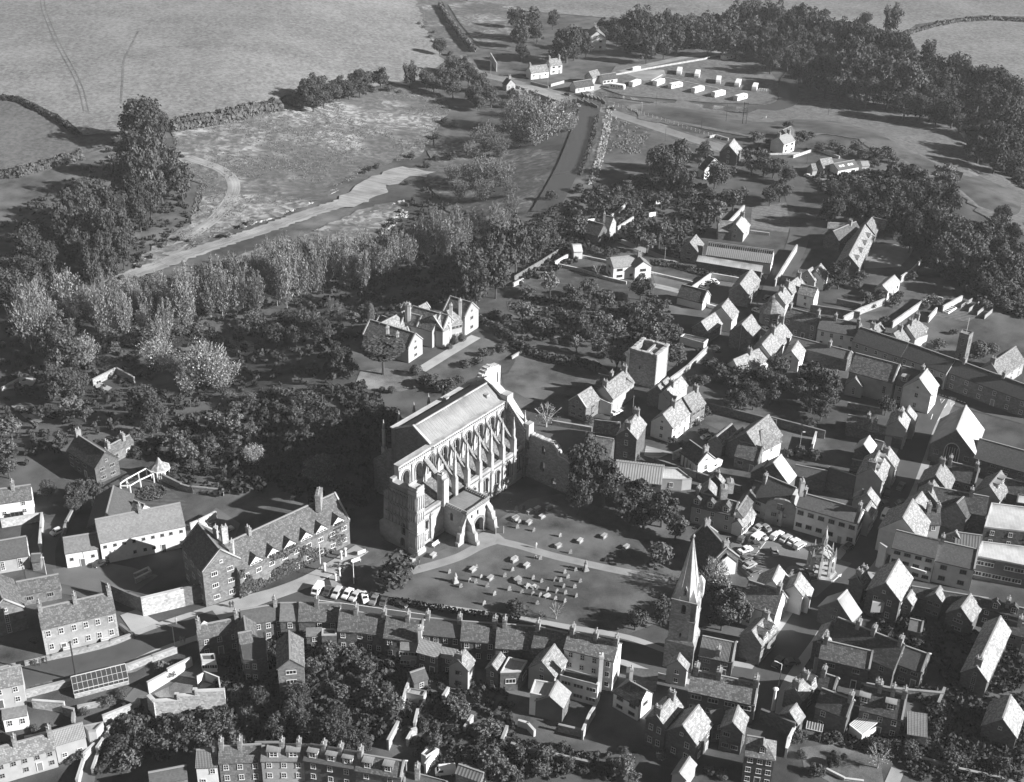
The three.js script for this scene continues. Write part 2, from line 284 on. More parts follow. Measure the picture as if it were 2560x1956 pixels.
if (o.d) { // dormers
const s = o.ds ?? (faces(add(f(0,0,hw),base),n) ? 1 : -1),ty2 = o.dt || 'g',dw = o.dw ?? 0.85,sl = (h - e) / hw;
for (const t of o.d) {
const a = a0 + (a1 - a0) * t,bf = hw * (o.db ?? 0.78),yr = h - sl * bf,yt = yr + (o.dh ?? 1.35),yg = yt + (ty2 === 'g' ? dw * 0.95 : 0.15),bb = (y) => Math.max(0,(h - y) / sl) * s;
const m = new MB();m.poly([f(a - dw,yr - 0.1,s * bf),f(a + dw,yr - 0.1,s * bf),f(a + dw,yt,s * bf),f(a,yg,s * bf),f(a - dw,yt,s * bf)]);
for (const q of [-1,1]) m.tri(f(a + q * dw,yr,s * bf),f(a + q * dw,yt,s * bf),f(a + q * dw,yt,bb(yt)));
const od = m.build('dormer',o.dm ? mt(WALL,o.dm) : wm,cur),r = new MB();
const fo = s * (bf + 0.22);
if (ty2 === 'g') for (const q of [-1,1]) { const ed = dw + 0.14,ye = yt - 0.12;r.quad(f(a,yg + 0.12,fo),f(a + q * ed,ye + 0.12,fo),f(a + q * ed,ye + 0.12,bb(ye)),f(a,yg + 0.12,bb(yg))).quad(f(a,yg,fo),f(a + q * ed,ye,fo),f(a + q * ed,ye + 0.12,fo),f(a,yg + 0.12,fo));}
else r.box(f,a - dw - 0.12,a + dw + 0.12,yt,yt + 0.14,Math.min(fo,bb(yt + 0.4)),Math.max(fo,bb(yt + 0.4)));
r.build('dormer_roof',ty2 === 'g' ? rm : M(0.4,'lead'),od);
const tw = Math.atan2(n[0] * s,n[2] * s),[g1,g2] = WG[o.dwt || 'sash'];
for (const [g,mm,nm] of [[g1,FR[o.df || 'w'],'window_frame'],[g2,GLASS,'pane']]) { const q = new THREE.Mesh(g,mm);q.name = nm;q.position.set(...f(a,(yr + yt) / 2 + 0.1,s * (bf + 0.01)));q.rotation.y = tw;q.scale.set(dw * 1.25,(yt - yr) / 1.75,1);od.add(q);}
}
}
return { f,L,w,h,e,u,n,a0,a1,hw };
}
function house(name,label,category,v,e,o = {}) { begin(name,label,category,o.group);wing(v,e,o);return cur;}
// flat-roofed block: roof corners in pixels at height h
function block(v,h,o = {}) {
if (!o.E) h *= 0.9;
const pts = [];for (let i = 0;i < v.length;i += 2) pts.push(Q(v[i],v[i + 1],h));
const c = pts.reduce((s,p) => add(s,p,1 / pts.length),[0,0,0]);c[1] = ground(c[0],c[2]);setBase(c);
const g = pts.map((p) => [p[0] - base[0],c[1] - base[1],p[2] - base[2]]),N = g.length,wb = new MB(),rb = new MB(),pb = new MB(),up = (p,y) => [p[0],p[1] + y,p[2]],pa = o.pa ?? 0.35;
const ctr = g.reduce((s,p) => add(s,p,1 / N),[0,0,0]),inn = (p) => { const d = sub(p,ctr),l = Math.hypot(d[0],d[2]);return add(p,[d[0] / l,0,d[2] / l],-0.35);};
for (let i = 0;i < N;i++) {
const p = g[i],q = g[(i + 1) % N];
wb.quad(up(p,-1.6),up(q,-1.6),up(q,h - 0.3),up(p,h - 0.3));
pb.quad(up(p,h - 0.3),up(q,h - 0.3),up(q,h + pa - 0.3),up(p,h + pa - 0.3)).quad(up(p,h + pa - 0.3),up(q,h + pa - 0.3),up(inn(q),h + pa - 0.3),up(inn(p),h + pa - 0.3)).quad(up(inn(p),h - 0.3),up(inn(q),h - 0.3),up(inn(q),h + pa - 0.3),up(inn(p),h + pa - 0.3));
const d = sub(q,p),nn = unit([d[2],0,-d[0]]),m2 = mid(p,q),out = nn[0] * (m2[0] - ctr[0]) + nn[2] * (m2[2] - ctr[2]) > 0 ? nn : [-nn[0],0,-nn[2]];
if (o.n !== 0 && faces(add(m2,base),out)) {
const Ln = Math.hypot(d[0],d[2]),fl = o.fl ?? (h < 4 ? 1 : h < 6.8 ? 2 : 3),K = o.n ?? Math.max(1,Math.round(Ln / 2.8)),turn = Math.atan2(out[0],out[2]);
for (let a = 0;a < K;a++) for (let j = 0;j < fl;j++) if (Ln > 2 && rnd() > 0.08) { const pp = mid(p,q,(a + 0.5) / K),fh = (h - 0.4) / fl;win(o.wt || 'sash',[pp[0] + out[0] * 0.01,pp[1] + fh * (j + 0.56),pp[2] + out[2] * 0.01],turn,o.wf || 'w',Math.min(1,Ln / K / 1.6),Math.min(1,fh / 2.7));}
}
}
rb.poly(g.map((p) => up(p,h - 0.25)));
wb.build('wall',mt(WALL,o.m || 's'),cur);rb.build('roof',o.rt ? M(o.rt,'lead') : mt(ROOF,o.r || 'e'),cur);pb.build('parapet',o.pt ? M(o.pt,'render') : mt(WALL,o.m || 's'),cur);
return { g,up };
}

// ---------------------------------------------------------------- trees, hedges, ground cover
const sph = () => { const z = rr(-1,1),t = rr(0,2 * Math.PI),s = Math.sqrt(1 - z * z);return [s * Math.cos(t),z,s * Math.sin(t)];};
class Leaves {
constructor() { this.p = [];this.n = [];this.c = [];}
leaf(c,nn,s,sy = s,up = null) {
const v = 0.5 + 1.1 * Math.pow(rnd(),1.6);// every leaf spray has its own tone
const t = unit(up ? cross(up,nn) : cross(nn,unit(sph()))),b = up || unit(cross(nn,t)),k = [[-1,-1],[1,-1],[1,1],[-1,1]].map(([i,j]) => add(add(c,t,i * s),b,j * sy * rr(0.7,1.2)));
for (const i of [0,1,2,0,2,3]) { this.p.push(...k[i]);this.n.push(...nn);this.c.push(v,v,v);}
}
geo() { const g = new THREE.BufferGeometry();for (const [k,a] of [['position',this.p],['normal',this.n],['color',this.c]]) g.setAttribute(k,new THREE.Float32BufferAttribute(a,3));return g;}
}
function lobes(list,per,size,jitter = 0.8) {
const l = new Leaves();
for (const [c,r,sy] of list) for (let i = 0;i < per;i++) {
const d = sph();if (d[1] < -0.5 && rnd() < 0.7) continue;
const k = rr(0.62,1.06),n = unit(add(d,sph(),jitter));
l.leaf([c[0] + d[0] * r * k,c[1] + d[1] * r * k * (sy || 0.85),c[2] + d[2] * r * k],n,size * rr(0.6,1.3));
}
return l.geo();
}
function roundCrown(nl,cy,ry,rx,lr,per,size) { // lobes set through the crown's volume, so that gaps and shaded hollows remain
const L = [];
for (let i = 0;i < nl;i++) { let d = sph();if (d[1] < -0.6) d[1] *= 0.6;const k = Math.pow(rnd(),0.45) * rr(0.8,1.05);L.push([[d[0] * rx * k,cy + d[1] * ry * k,d[2] * rx * k],lr * rr(0.45,1.5),0.85]);}
return lobes(L,per,size);
}
function wispCrown(n,spread,y0,y1,plumes = 13) { // fine upright twigs with a few last leaves, gathered in plumes that fan out from the stem
const l = new Leaves(),T = [];for (let i = 0;i < plumes;i++) { const a = i * 2.4 + rr(-0.4,0.4),s = spread * Math.sqrt((i + 0.5) / plumes);T.push([[Math.cos(a) * s * 0.25,y0,Math.sin(a) * s * 0.25],[Math.cos(a) * s * 0.9,y1 * (1 - 0.3 * Math.pow(s / spread,2)) * rr(0.82,1),Math.sin(a) * s * 0.9]]);}
for (let i = 0;i < n;i++) {
const [p,q] = T[i % plumes],t = Math.pow(rnd(),0.75),c0 = mid(p,q,t),w = 0.1 * spread / 0.45 * (0.5 + Math.sin(Math.PI * Math.min(0.95,t)) * 1.1),d = sph(),k = Math.sqrt(rnd());
const c = [c0[0] + d[0] * w * k,c0[1] + d[1] * w * k,c0[2] + d[2] * w * k],dir = unit(add(unit(sub(q,p)),[d[0],0.4,d[2]],0.8));
if (rnd() < 0.55) l.leaf(c,unit(add(cross(dir,sph()),[0,0.3,0])),0.006,rr(0.012,0.032),dir);else l.leaf(c,unit(add([d[0],0.5,d[2]],sph(),0.7)),0.014 * rr(0.5,1.2));
}
return l.geo();
}
function limbs(n,y0,y1,spread,r,lean = 1) {
const m = new MB();
m.cone(own,0,0,-0.03,y0,r * 1.25,r * 0.85,7);
for (let i = 0;i < n;i++) {
const a = i / n * 6.283 + rr(-0.4,0.4),s = spread * rr(0.5,1),yb = y0 * rr(0.75,1),p0 = [0,yb,0],p1 = [Math.cos(a) * s * 0.45 * lean,yb + (y1 - yb) * 0.5,Math.sin(a) * s * 0.45 * lean],p2 = [Math.cos(a) * s,y1 * rr(0.85,1.02),Math.sin(a) * s];
m.beam(p0,p1,r * 0.75);m.beam(p1,p2,r * 0.4);
for (let k = 0;k < 3;k++) { const b = a + rr(-1,1),q = mid(p1,p2,rr(0,0.6));m.beam(q,[q[0] + Math.cos(b) * s * 0.4,q[1] + (y1 - yb) * rr(0.15,0.35),q[2] + Math.sin(b) * s * 0.4],r * 0.24);}
}
return m.geo();
}
function conifer() { const l = new Leaves();for (let i = 0;i < 1500;i++) { const t = rnd(),y = 0.08 + 0.9 * t,R = 0.48 * Math.pow(1 - t,0.8) + 0.02,a = rr(0,6.283),q = Math.sqrt(rr(0.25,1));l.leaf([R * q * Math.cos(a),y,R * q * Math.sin(a)],unit([Math.cos(a),0.9,Math.sin(a)].map((v) => v + rr(-0.5,0.5))),0.03,0.05);} return l.geo();}
function cedar() { const l = new Leaves();for (let k = 0;k < 16;k++) { const y = 0.5 + 0.46 * k / 16,R = 0.5 * Math.sin(Math.PI * (0.3 + 0.62 * (1 - k / 16))),a0 = rr(0,6.3);for (let i = 0;i < 170;i++) { const a = a0 + rr(-0.75,0.75) + (i % 2) * 3.1,q = Math.sqrt(rnd());l.leaf([R * q * Math.cos(a),y - 0.05 * q + rr(-0.012,0.012),R * q * Math.sin(a)],unit([rr(-0.3,0.3),1,rr(-0.3,0.3)]),0.026);} } return l.geo();}
const KIND = {
oak: { g: [0,1,2].map(() => roundCrown(44,0.52,0.4,0.39,0.12,115,0.0185)),t: limbs(6,0.3,0.7,0.3,0.028),tone: [0.04,0.055,0.075],asp: 1.15,ch: 0.58 },
elm: { g: [0,1].map(() => roundCrown(50,0.5,0.45,0.36,0.11,110,0.0175)),t: limbs(6,0.25,0.75,0.26,0.025),tone: [0.04,0.055,0.08],asp: 1.6,ch: 0.55 },
orchard: { g: [0,1].map(() => roundCrown(18,0.6,0.3,0.38,0.14,75,0.026)),t: limbs(5,0.25,0.75,0.32,0.03),tone: [0.07,0.09,0.12],asp: 0.95,ch: 0.55 },
bush: { g: [0,1].map(() => roundCrown(16,0.42,0.36,0.34,0.17,75,0.03)),t: limbs(5,0.12,0.6,0.3,0.02),tone: [0.05,0.07,0.1],asp: 0.75,ch: 0.45 },
clipped: { g: [lobes([[[0,0.48,0],0.46,0.98]],900,0.035,0.3)],t: limbs(3,0.2,0.5,0.2,0.03),tone: [0.06,0.07,0.08],asp: 0.95,ch: 0.5 },
poplar: { g: [0,1,2].map(() => wispCrown(2300,0.47,0.13,1)),t: limbs(7,0.16,0.92,0.26,0.012),tone: [0.13,0.17,0.21],asp: 1.9,ch: 0.6,tt: 0.3 },
willow: { g: [0,1].map(() => wispCrown(2600,0.52,0.1,0.98,22)),t: limbs(8,0.14,0.85,0.36,0.018),tone: [0.12,0.16,0.22],asp: 1.0,ch: 0.55,tt: 0.25 },
bare: { g: [wispCrown(520,0.5,0.25,1)],t: limbs(9,0.25,0.9,0.45,0.022),tone: [0.14,0.2,0.2],asp: 1.0,ch: 0.58,tt: 0.4 },
conifer: { g: [conifer()],t: limbs(2,0.3,0.6,0.04,0.025),tone: [0.06,0.08,0.1],asp: 1.7,ch: 0.45 },
cedar: { g: [cedar()],t: limbs(7,0.42,0.8,0.4,0.03),tone: [0.06,0.06,0.06],asp: 0.95,ch: 0.7 },
};
const leafMat = (t) => M(t,null,0.95,{ vertexColors: true }),BARK = M(0.07,null,1);
function tree(kind,x,y,rpx,o = {},label,group,category = 'tree',name = null) {
const K = KIND[kind];let r = 3,H = 8,p;const av = kind === 'poplar' ? rr(0.8,1.25) : rr(0.9,1.12);
for (let i = 0;i < 6;i++) { H = (o.asp || K.asp) * 2 * r * av;p = Q(x,y,H * K.ch);r = rpx / TS * len([p[0],p[1] - CAM_Y,p[2]]) / FOCAL;}
p[1] = ground(p[0],p[2]) - 0.05;
const t = thing(name || kind + '_tree',label,category,p,rr(0,6.28),group);
const c = new THREE.Mesh(K.g[Math.floor(rnd() * K.g.length)],leafMat(o.tone || K.tone[Math.floor(rnd() * K.tone.length)]));c.name = 'crown';c.scale.set(2.15 * r,H,2.15 * r);t.add(c);
const q = new THREE.Mesh(K.t,K.tt ? M(K.tt,null,1) : BARK);q.name = 'trunk';q.scale.set(2.1 * r,H,2.1 * r);t.add(q);
return t;
}
const ORD = 'first second third fourth fifth sixth seventh eighth ninth tenth eleventh twelfth thirteenth fourteenth fifteenth sixteenth seventeenth eighteenth nineteenth twentieth'.split(' ');
const trees = (kind,list,label,group,o = {},category = 'tree',name = null) => {
const n = list.length / 3,by = [...Array(n).keys()].sort((a,b) => list[3 * a] - list[3 * b]);
for (let i = 0;i < n;i++) { const k = by.indexOf(i),l = n > 21 ? label : label + (k === 0 ? ', leftmost of its group' : k === n - 1 ? ', rightmost of its group' : ', ' + ORD[k] + ' from the left');tree(kind,list[3 * i],list[3 * i + 1],list[3 * i + 2] * (kind === 'poplar' ? rr(0.7,1.25) : rr(0.85,1.12)) * (o.sz || (kind === 'oak' || kind === 'elm' ? 1.14 : 1)),o,l,group,category,name);}
};
function hedge(pts,h,w,label,o = {}) {
const W = [];for (let i = 0;i < pts.length;i += 2) W.push(Q(pts[i],pts[i + 1],h * 0.5));
const b = [W[0][0],ground(W[0][0],W[0][2]),W[0][2]],l = new Leaves(),s = o.s || 0.2;
for (let i = 0;i + 1 < W.length;i++) {
const d = sub(W[i + 1],W[i]),L = Math.hypot(d[0],d[2]),n = [-d[2] / L,0,d[0] / L],N = L * (h * 2 + w) * (o.dens || 9);
for (let k = 0;k < N;k++) {
const t = rnd(),q = rnd(),bump = 0.75 + 0.5 * noise((W[i][0] + t * d[0]) * 0.4,(W[i][2] + t * d[2]) * 0.4,999),x = W[i][0] + d[0] * t,z = W[i][2] + d[2] * t;
let y = rr(0.05,1) * h * bump,a = (rnd() < 0.5 ? -1 : 1) * w / 2 * rr(0.6,1.05);if (q < w / (2 * h + w)) { y = h * bump * rr(0.85,1.05);a = rr(-1,1) * w / 2;}
a *= 1 - 0.4 * (y / h > 0.8 ? 1 : 0);const gx = x + n[0] * a,gz = z + n[2] * a;
l.leaf([gx - b[0],ground(gx,gz) + y - b[1],gz - b[2]],unit(add([n[0] * a,0.5,n[2] * a],sph(),0.9)),s * rr(0.6,1.3));
}
}
const m = new THREE.Mesh(l.geo(),leafMat(o.tone || 0.06));m.name = numbered(o.name || 'hedge');m.position.set(...b);scene.add(m);return tag(m,label,'hedge');
}
// countless small growth: one instanced object over a polygon read in pixels
const TUFT = (() => { const l = new Leaves();for (let i = 0;i < 9;i++) { const a = rr(0,6.28),q = rr(0.05,0.4);l.leaf([q * Math.cos(a),rr(0.15,0.5),q * Math.sin(a)],unit([Math.cos(a),0.6,Math.sin(a)]),0.13,0.28,unit([rr(-0.4,0.4),1,rr(-0.4,0.4)]));} return l.geo();})();
const SHRUB = lobes([[[0,0.45,0],0.42,0.9],[[0.3,0.3,0.1],0.28,0.9],[[-0.25,0.32,-0.15],0.3,0.9]],26,0.12);
const ROCK = (() => { const g = new THREE.IcosahedronGeometry(0.5,0),p = g.attributes.position;for (let i = 0;i < p.count;i++) { const k = 0.7 + 0.6 * hash(Math.round(p.getX(i) * 90),Math.round(p.getY(i) * 90 + 7 * p.getZ(i) * 50));p.setXYZ(i,p.getX(i) * k,p.getY(i) * k * 0.6,p.getZ(i) * k);} g.computeVertexNormals();return g;})();
function scatter(name,label,category,poly,n,geo,mat,s0,s1,o = {}) {
const W = [];for (let i = 0;i < poly.length;i += 2) W.push(Q(poly[i],poly[i + 1]));
const xs = W.map((p) => p[0]),zs = W.map((p) => p[2]),x0 = Math.min(...xs),x1 = Math.max(...xs),z0 = Math.min(...zs),z1 = Math.max(...zs);
const im = new THREE.InstancedMesh(geo,mat,n),D = new THREE.Object3D();let k = 0,tries = 0;
while (k < n && tries++ < n * 12) {
const x = rr(x0,x1),z = rr(z0,z1);if (!inPoly(W,x,z)) continue;
if (o.clump && noise(x * o.clump + 500,z * o.clump + 500,9999) < rr(0.3,0.65)) continue;
const s = rr(s0,s1);D.position.set(x,ground(x,z) + (o.up || -0.02),z);D.rotation.set(0,rr(0,6.28),0);D.scale.set(s,s * rr(0.7,1.3) * (o.tall || 1),s);D.updateMatrix();im.setMatrixAt(k,D.matrix);
const g = rr(0.6,1.3);im.setColorAt(k,new THREE.Color().setRGB(g,g,g));k++;
}
im.count = k;im.name = numbered(name);scene.add(im);return tag(im,label,category,null,'stuff');
}
// ---------------------------------------------------------------- sheets of ground: polygons read in pixels, laid over the terrain
function sheet(name,pts,mat,lift,o = {}) {
let W = [];for (let i = 0;i < pts.length;i += 2) W.push(Q(pts[i],pts[i + 1]));
if (o.ragged) { const R = [];W.forEach((p,i) => { const q = W[(i + 1) % W.length],K = Math.max(1,Math.round(Math.hypot(q[0] - p[0],q[2] - p[2]) / (o.ragged * 1.6)));for (let k = 0;k < K;k++) { const m = mid(p,q,k / K);R.push([m[0] + rr(-1,1) * o.ragged * 0.6,0,m[2] + rr(-1,1) * o.ragged * 0.6]);} });W = R;}
return sheetW(name,W,mat,lift,o);
}
function sheetW(name,W,mat,lift,o = {}) {
const step = o.step || 7,tris = THREE.ShapeUtils.triangulateShape(W.map((p) => new THREE.Vector2(p[0],p[2])),[]).map((t) => t.map((i) => [W[i][0],W[i][2]]));
const flat = !o.slope,out = [],stack = tris;
while (stack.length) {
const [a,b,c] = stack.pop(),d = [[a,b],[b,c],[c,a]].map(([p,q]) => Math.hypot(p[0] - q[0],p[1] - q[1])),m = Math.max(...d);
if (flat || m < step) { out.push([a,b,c]);continue;}
const i = d.indexOf(m),v = [a,b,c],p = v[i],q = v[(i + 1) % 3],r = v[(i + 2) % 3],e = [(p[0] + q[0]) / 2,(p[1] + q[1]) / 2];
stack.push([p,e,r],[e,q,r]);
}
const pos = [],uv = [],b = W.reduce((s,p) => [s[0] + p[0] / W.length,s[1] + p[2] / W.length],[0,0]),yb = ground(b[0],b[1]),ca = Math.cos(o.turn || 0),sa = Math.sin(o.turn || 0);
for (const t of out) { const cr = (t[1][0] - t[0][0]) * (t[2][1] - t[0][1]) - (t[1][1] - t[0][1]) * (t[2][0] - t[0][0]);for (const q of cr > 0 ? [t[0],t[2],t[1]] : t) { pos.push(q[0] - b[0],ground(q[0],q[1]) + lift - yb,q[1] - b[1]);uv.push(q[0] * ca - q[1] * sa,q[0] * sa + q[1] * ca);} }
const g = new THREE.BufferGeometry();g.setAttribute('position',new THREE.Float32BufferAttribute(pos,3));g.setAttribute('uv',new THREE.Float32BufferAttribute(uv,2));g.computeVertexNormals();
const m = new THREE.Mesh(g,mat);m.name = numbered(name);m.position.set(b[0],yb,b[1]);scene.add(m);
return tag(m,o.label,o.category,o.group,o.kind || 'structure');
}
function strip(name,pts,w,mat,lift,o = {}) { // a road or path along a centre line in pixels
const C = [];for (let i = 0;i < pts.length;i += 2) C.push(Q(pts[i],pts[i + 1]));
return stripW(name,C,w,mat,lift,o);
}
function smooth(C,k = 6) { const c = new THREE.CatmullRomCurve3(C.map((p) => new THREE.Vector3(...p)),false,'centripetal');return c.getPoints((C.length - 1) * k).map((p) => [p.x,p.y,p.z]);}
function stripW(name,C,w,mat,lift,o = {}) {
C = smooth(C,o.sub || 6);const pos = [],uv = [],b = C[0],yb = ground(b[0],b[2]);let s = 0;const off = o.off || 0,E = [];
C.forEach((p,i) => { const q = C[Math.min(i + 1,C.length - 1)],r = C[Math.max(i - 1,0)],d = unit([q[0] - r[0],0,q[2] - r[2]]),n = [-d[2],0,d[0]];if (i) s += Math.hypot(p[0] - C[i - 1][0],p[2] - C[i - 1][2]);const jw = o.rag || 0;E.push([-1,1].map((k) => { const x = p[0] + n[0] * (k * w / 2 + off + (jw ? rr(-jw,jw) : 0)),z = p[2] + n[2] * (k * w / 2 + off);return [x - b[0],ground(x,z) + lift - yb,z - b[2],s,k * w / 2];}));});
const push = (...v) => { for (const q of v) { pos.push(q[0],q[1],q[2]);uv.push(q[3],q[4]);} };
for (let i = 0;i + 1 < E.length;i++) {
const [a,c] = E[i],[d,f] = E[i + 1];push(a,c,d,c,f,d);
if (o.kerb) for (const [g,h] of [[a,d],[f,c]]) { const G = [...g],H2 = [...h];G[1] -= o.kerb;H2[1] -= o.kerb;push(g,h,H2,g,H2,G);}
}
const g = new THREE.BufferGeometry();g.setAttribute('position',new THREE.Float32BufferAttribute(pos,3));g.setAttribute('uv',new THREE.Float32BufferAttribute(uv,2));g.computeVertexNormals();
const m = new THREE.Mesh(g,mat);m.name = numbered(name);m.position.set(b[0],yb,b[2]);scene.add(m);return tag(m,o.label,o.category,null,o.kind || 'structure');
}
// a free-standing wall along pixels read at its top edge
function wall(pts,h,label,o = {}) {
const t = o.t || 0.4,W = [];for (let i = 0;i < pts.length;i += 2) W.push(Q(pts[i],pts[i + 1],h));
const b = [W[0][0],ground(W[0][0],W[0][2]),W[0][2]],m = new MB(),cp = new MB();
const root = thing(o.name || 'garden_wall',label,o.category || 'wall',b);
for (let i = 0;i + 1 < W.length;i++) {
const p = W[i],q = W[i + 1],L = Math.hypot(q[0] - p[0],q[2] - p[2]),K = Math.max(1,Math.round(L / 6)),u = [(q[0] - p[0]) / L,0,(q[2] - p[2]) / L],n = [-u[2],0,u[0]];
for (let k = 0;k < K;k++) {
const a0 = L * k / K - (k ? 0 : t / 2),a1 = L * (k + 1) / K + (k === K - 1 ? t / 2 : 0),X = p[0] + u[0] * (a0 + a1) / 2,Z = p[2] + u[2] * (a0 + a1) / 2,y = ground(X,Z) - b[1] + (o.lift || 0);
const f = (a,yy,bb) => [p[0] - b[0] + u[0] * a + n[0] * bb,yy,p[2] - b[2] + u[2] * a + n[2] * bb];
m.box(f,a0,a1,y - 1.5 - (o.deep || 0),y + h - 0.1,-t / 2,t / 2);cp.box(f,a0,a1,y + h - 0.1,y + h + (o.rag ? rr(-0.05,0.3) : 0.03),-t / 2 - 0.05,t / 2 + 0.05);
}
}
m.build('wall_body',o.mat || M(o.tone || 0.3,'rubble'),root);cp.build('coping',M((o.tone || 0.3) * 1.15,'render'),root);return root;
}

// ---------------------------------------------------------------- the ground, fields, river, roads and paths
{
const axis = (a,b,s,far) => { const v = [];for (let x = a;x <= b + 0.01;x += s) v.push(x);for (let k = 1,d = 20;k < 14;k++,d *= 1.55) { if (d > far) break;v.unshift(a - d);v.push(b + d);} return v;};
const X = axis(-330,330,3,3500),Z = axis(-830,-100,3,3500),pos = [],uv = [],col = [],idx = [];
for (const z of Z) for (const x of X) { pos.push(x,ground(x,z),z);uv.push(x + 0.2 * z,z);const c = 0.6 + 0.8 * noise(x * 0.045 + 900,z * 0.045 + 900,9999) * (0.6 + 0.8 * noise(x * 0.17 + 900,z * 0.17 + 900,9999));col.push(c,c,c);}
for (let j = 0;j + 1 < Z.length;j++) for (let i = 0;i + 1 < X.length;i++) { const a = j * X.length + i,b = a + 1,c = a + X.length,d = c + 1;idx.push(a,c,b,b,c,d);}
const g = new THREE.BufferGeometry();g.setAttribute('position',new THREE.Float32BufferAttribute(pos,3));g.setAttribute('uv',new THREE.Float32BufferAttribute(uv,2));g.setAttribute('color',new THREE.Float32BufferAttribute(col,3));g.setIndex(idx);g.computeVertexNormals();
const m = new THREE.Mesh(g,M(0.1,'grass',1,{ vertexColors: true }));m.name = 'ground';scene.add(m);tag(m,'dark uneven grass and garden ground under the whole town','ground',null,'structure');
}
tile(0,0,1);
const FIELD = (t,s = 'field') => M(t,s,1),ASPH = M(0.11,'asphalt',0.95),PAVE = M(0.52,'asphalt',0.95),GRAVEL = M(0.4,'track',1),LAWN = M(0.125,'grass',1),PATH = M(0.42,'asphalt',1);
sheet('field',[-160,-60,1046,-60,1039,3,1060,60,1075,95,1090,126,1112,158,1045,199,982,211,754,232,640,270,430,300,300,336,205,337,160,305,110,276,50,248,0,242,-160,240],FIELD(0.27),0.3,{ slope: 1,ragged: 2.5,label: 'great pale stubble field filling the top left',category: 'field' });
sheet('field',[-160,246,0,246,50,252,110,280,160,309,203,342,300,346,250,375,210,385,130,402,30,432,-160,440],FIELD(0.15),0.3,{ slope: 1,label: 'darker pasture at left edge below the curved hedge',category: 'field' });
sheet('field',[-160,446,30,438,130,408,215,390,330,385,330,480,150,575,60,620,-160,620],FIELD(0.13,'grass'),0.3,{ slope: 1,ragged: 2.5,label: 'small rough pasture at left edge beside the dark trees',category: 'field' });
sheet('rough_grass',[430,312,640,277,760,250,1000,222,1090,226,1130,270,1085,335,1040,400,985,402,945,420,850,462,700,520,560,580,420,650,330,690,350,640,480,560,510,470,440,400],FIELD(0.36,'rough'),0.28,{ slope: 1,ragged: 2.5,label: 'pale tussocky rough ground between the tip track and tree line',category: 'rough grass' });
sheet('rough_grass',[1090,330,1200,372,1290,372,1400,380,1360,440,1330,520,1200,560,1100,520,1060,440],FIELD(0.25,'rough'),0.28,{ slope: 1,ragged: 2.5,label: 'grey rough ground between willows and the river',category: 'rough grass' });
strip('path',[470,395,560,430,585,470,545,540,480,590,420,640],4.5,FIELD(0.42,'track'),0.34,{ label: 'pale worn path down the edge of the rough ground',category: 'path' });
strip('gravel_track',[196,760,260,720,330,690,420,658,520,622,600,596,700,562,780,534,860,508,920,486],6.5,GRAVEL,0.42,{ sub: 12,rag: 1,label: 'pale rutted gravel track across the tip',category: 'track' });
sheet('gravel_track',[840,500,880,472,925,448,960,430,1000,420,1084,431,1060,446,1022,444,1000,462,960,466,975,480,930,498,880,520,845,522],GRAVEL,0.46,{ slope: 1,ragged: 2.2,turn: -0.35,step: 5,label: 'trampled pale gravel apron at the top of the track',category: 'track' });
sheet('rough_grass',[330,664,560,584,700,540,780,508,860,470,800,480,640,540,420,620],FIELD(0.3,'rough'),0.36,{ slope: 1,ragged: 2.5,label: 'strip of tipped rubble and weeds above the gravel track',category: 'rough ground' });
sheet('rough_grass',[430,695,600,634,740,598,900,530,970,505,1010,520,930,600,700,660,480,720],FIELD(0.3,'rough'),0.36,{ slope: 1,ragged: 2.5,label: 'mounds of tipped rubble and weeds below the gravel track',category: 'rough ground' });
// far right
sheet('field',[1260,-70,2700,-70,2700,46,2450,40,2290,62,2240,100,1700,60,1330,30,1170,10,1160,-50],FIELD(0.24),0.25,{ label: 'grey field along the top edge behind the woods',category: 'field' });
sheet('field',[2700,54,2450,46,2296,70,2250,110,2330,160,2420,180,2540,210,2700,260],FIELD(0.26),0.25,{ label: 'pale field at the top right corner below curved hedge',category: 'field' });
sheet('field',[1120,12,1180,2,1290,16,1300,60,1280,130,1200,120,1150,60],FIELD(0.3,'rough'),0.25,{ label: 'ridged field between the top road and big trees',category: 'field' });
sheet('meadow',[1990,220,2110,245,2200,262,2330,290,2420,340,2470,420,2560,460,2700,560,2700,640,2480,560,2390,480,2280,430,2140,350,2060,335,1900,370,1870,340,1600,300,1570,268,1700,250,1850,290],FIELD(0.17),0.25,{ ragged: 2.5,ragged: 2.5,label: 'broad grey water meadow right of the river bend',category: 'meadow' });
sheet('meadow',[1540,165,1700,150,1800,130,1900,140,1950,215,1960,240,1900,262,1780,258,1560,240,1500,220],FIELD(0.17),0.25,{ label: 'mown grass of the caravan park inside river bend',category: 'meadow' });
sheet('yard',[1540,190,1600,178,1660,176,1665,190,1640,200,1600,205,1545,205],GRAVEL,0.3,{ label: 'pale gravel yard beside the caravans',category: 'yard' });
strip('river',[2030,150,1975,200,1972,235,1960,262,1880,276,1750,268,1640,258,1560,246,1500,236,1478,262,1466,300,1448,350,1425,410,1395,470,1360,530],9,M(0.07,null,0.25),0.34,{ label: 'smooth dark river curving round the caravan park and under the bridge',category: 'river' });
strip('river',[2410,310,2418,345,2400,380,2392,420,2380,450],6,M(0.03,null,0.1),0.3,{ label: 'bright mill stream among dark trees at right',category: 'river' });
strip('river',[640,880,560,860,470,850,400,866,330,852],7,M(0.04,null,0.12),0.36,{ label: 'dark reach of river hidden in the garden woods',category: 'river' });
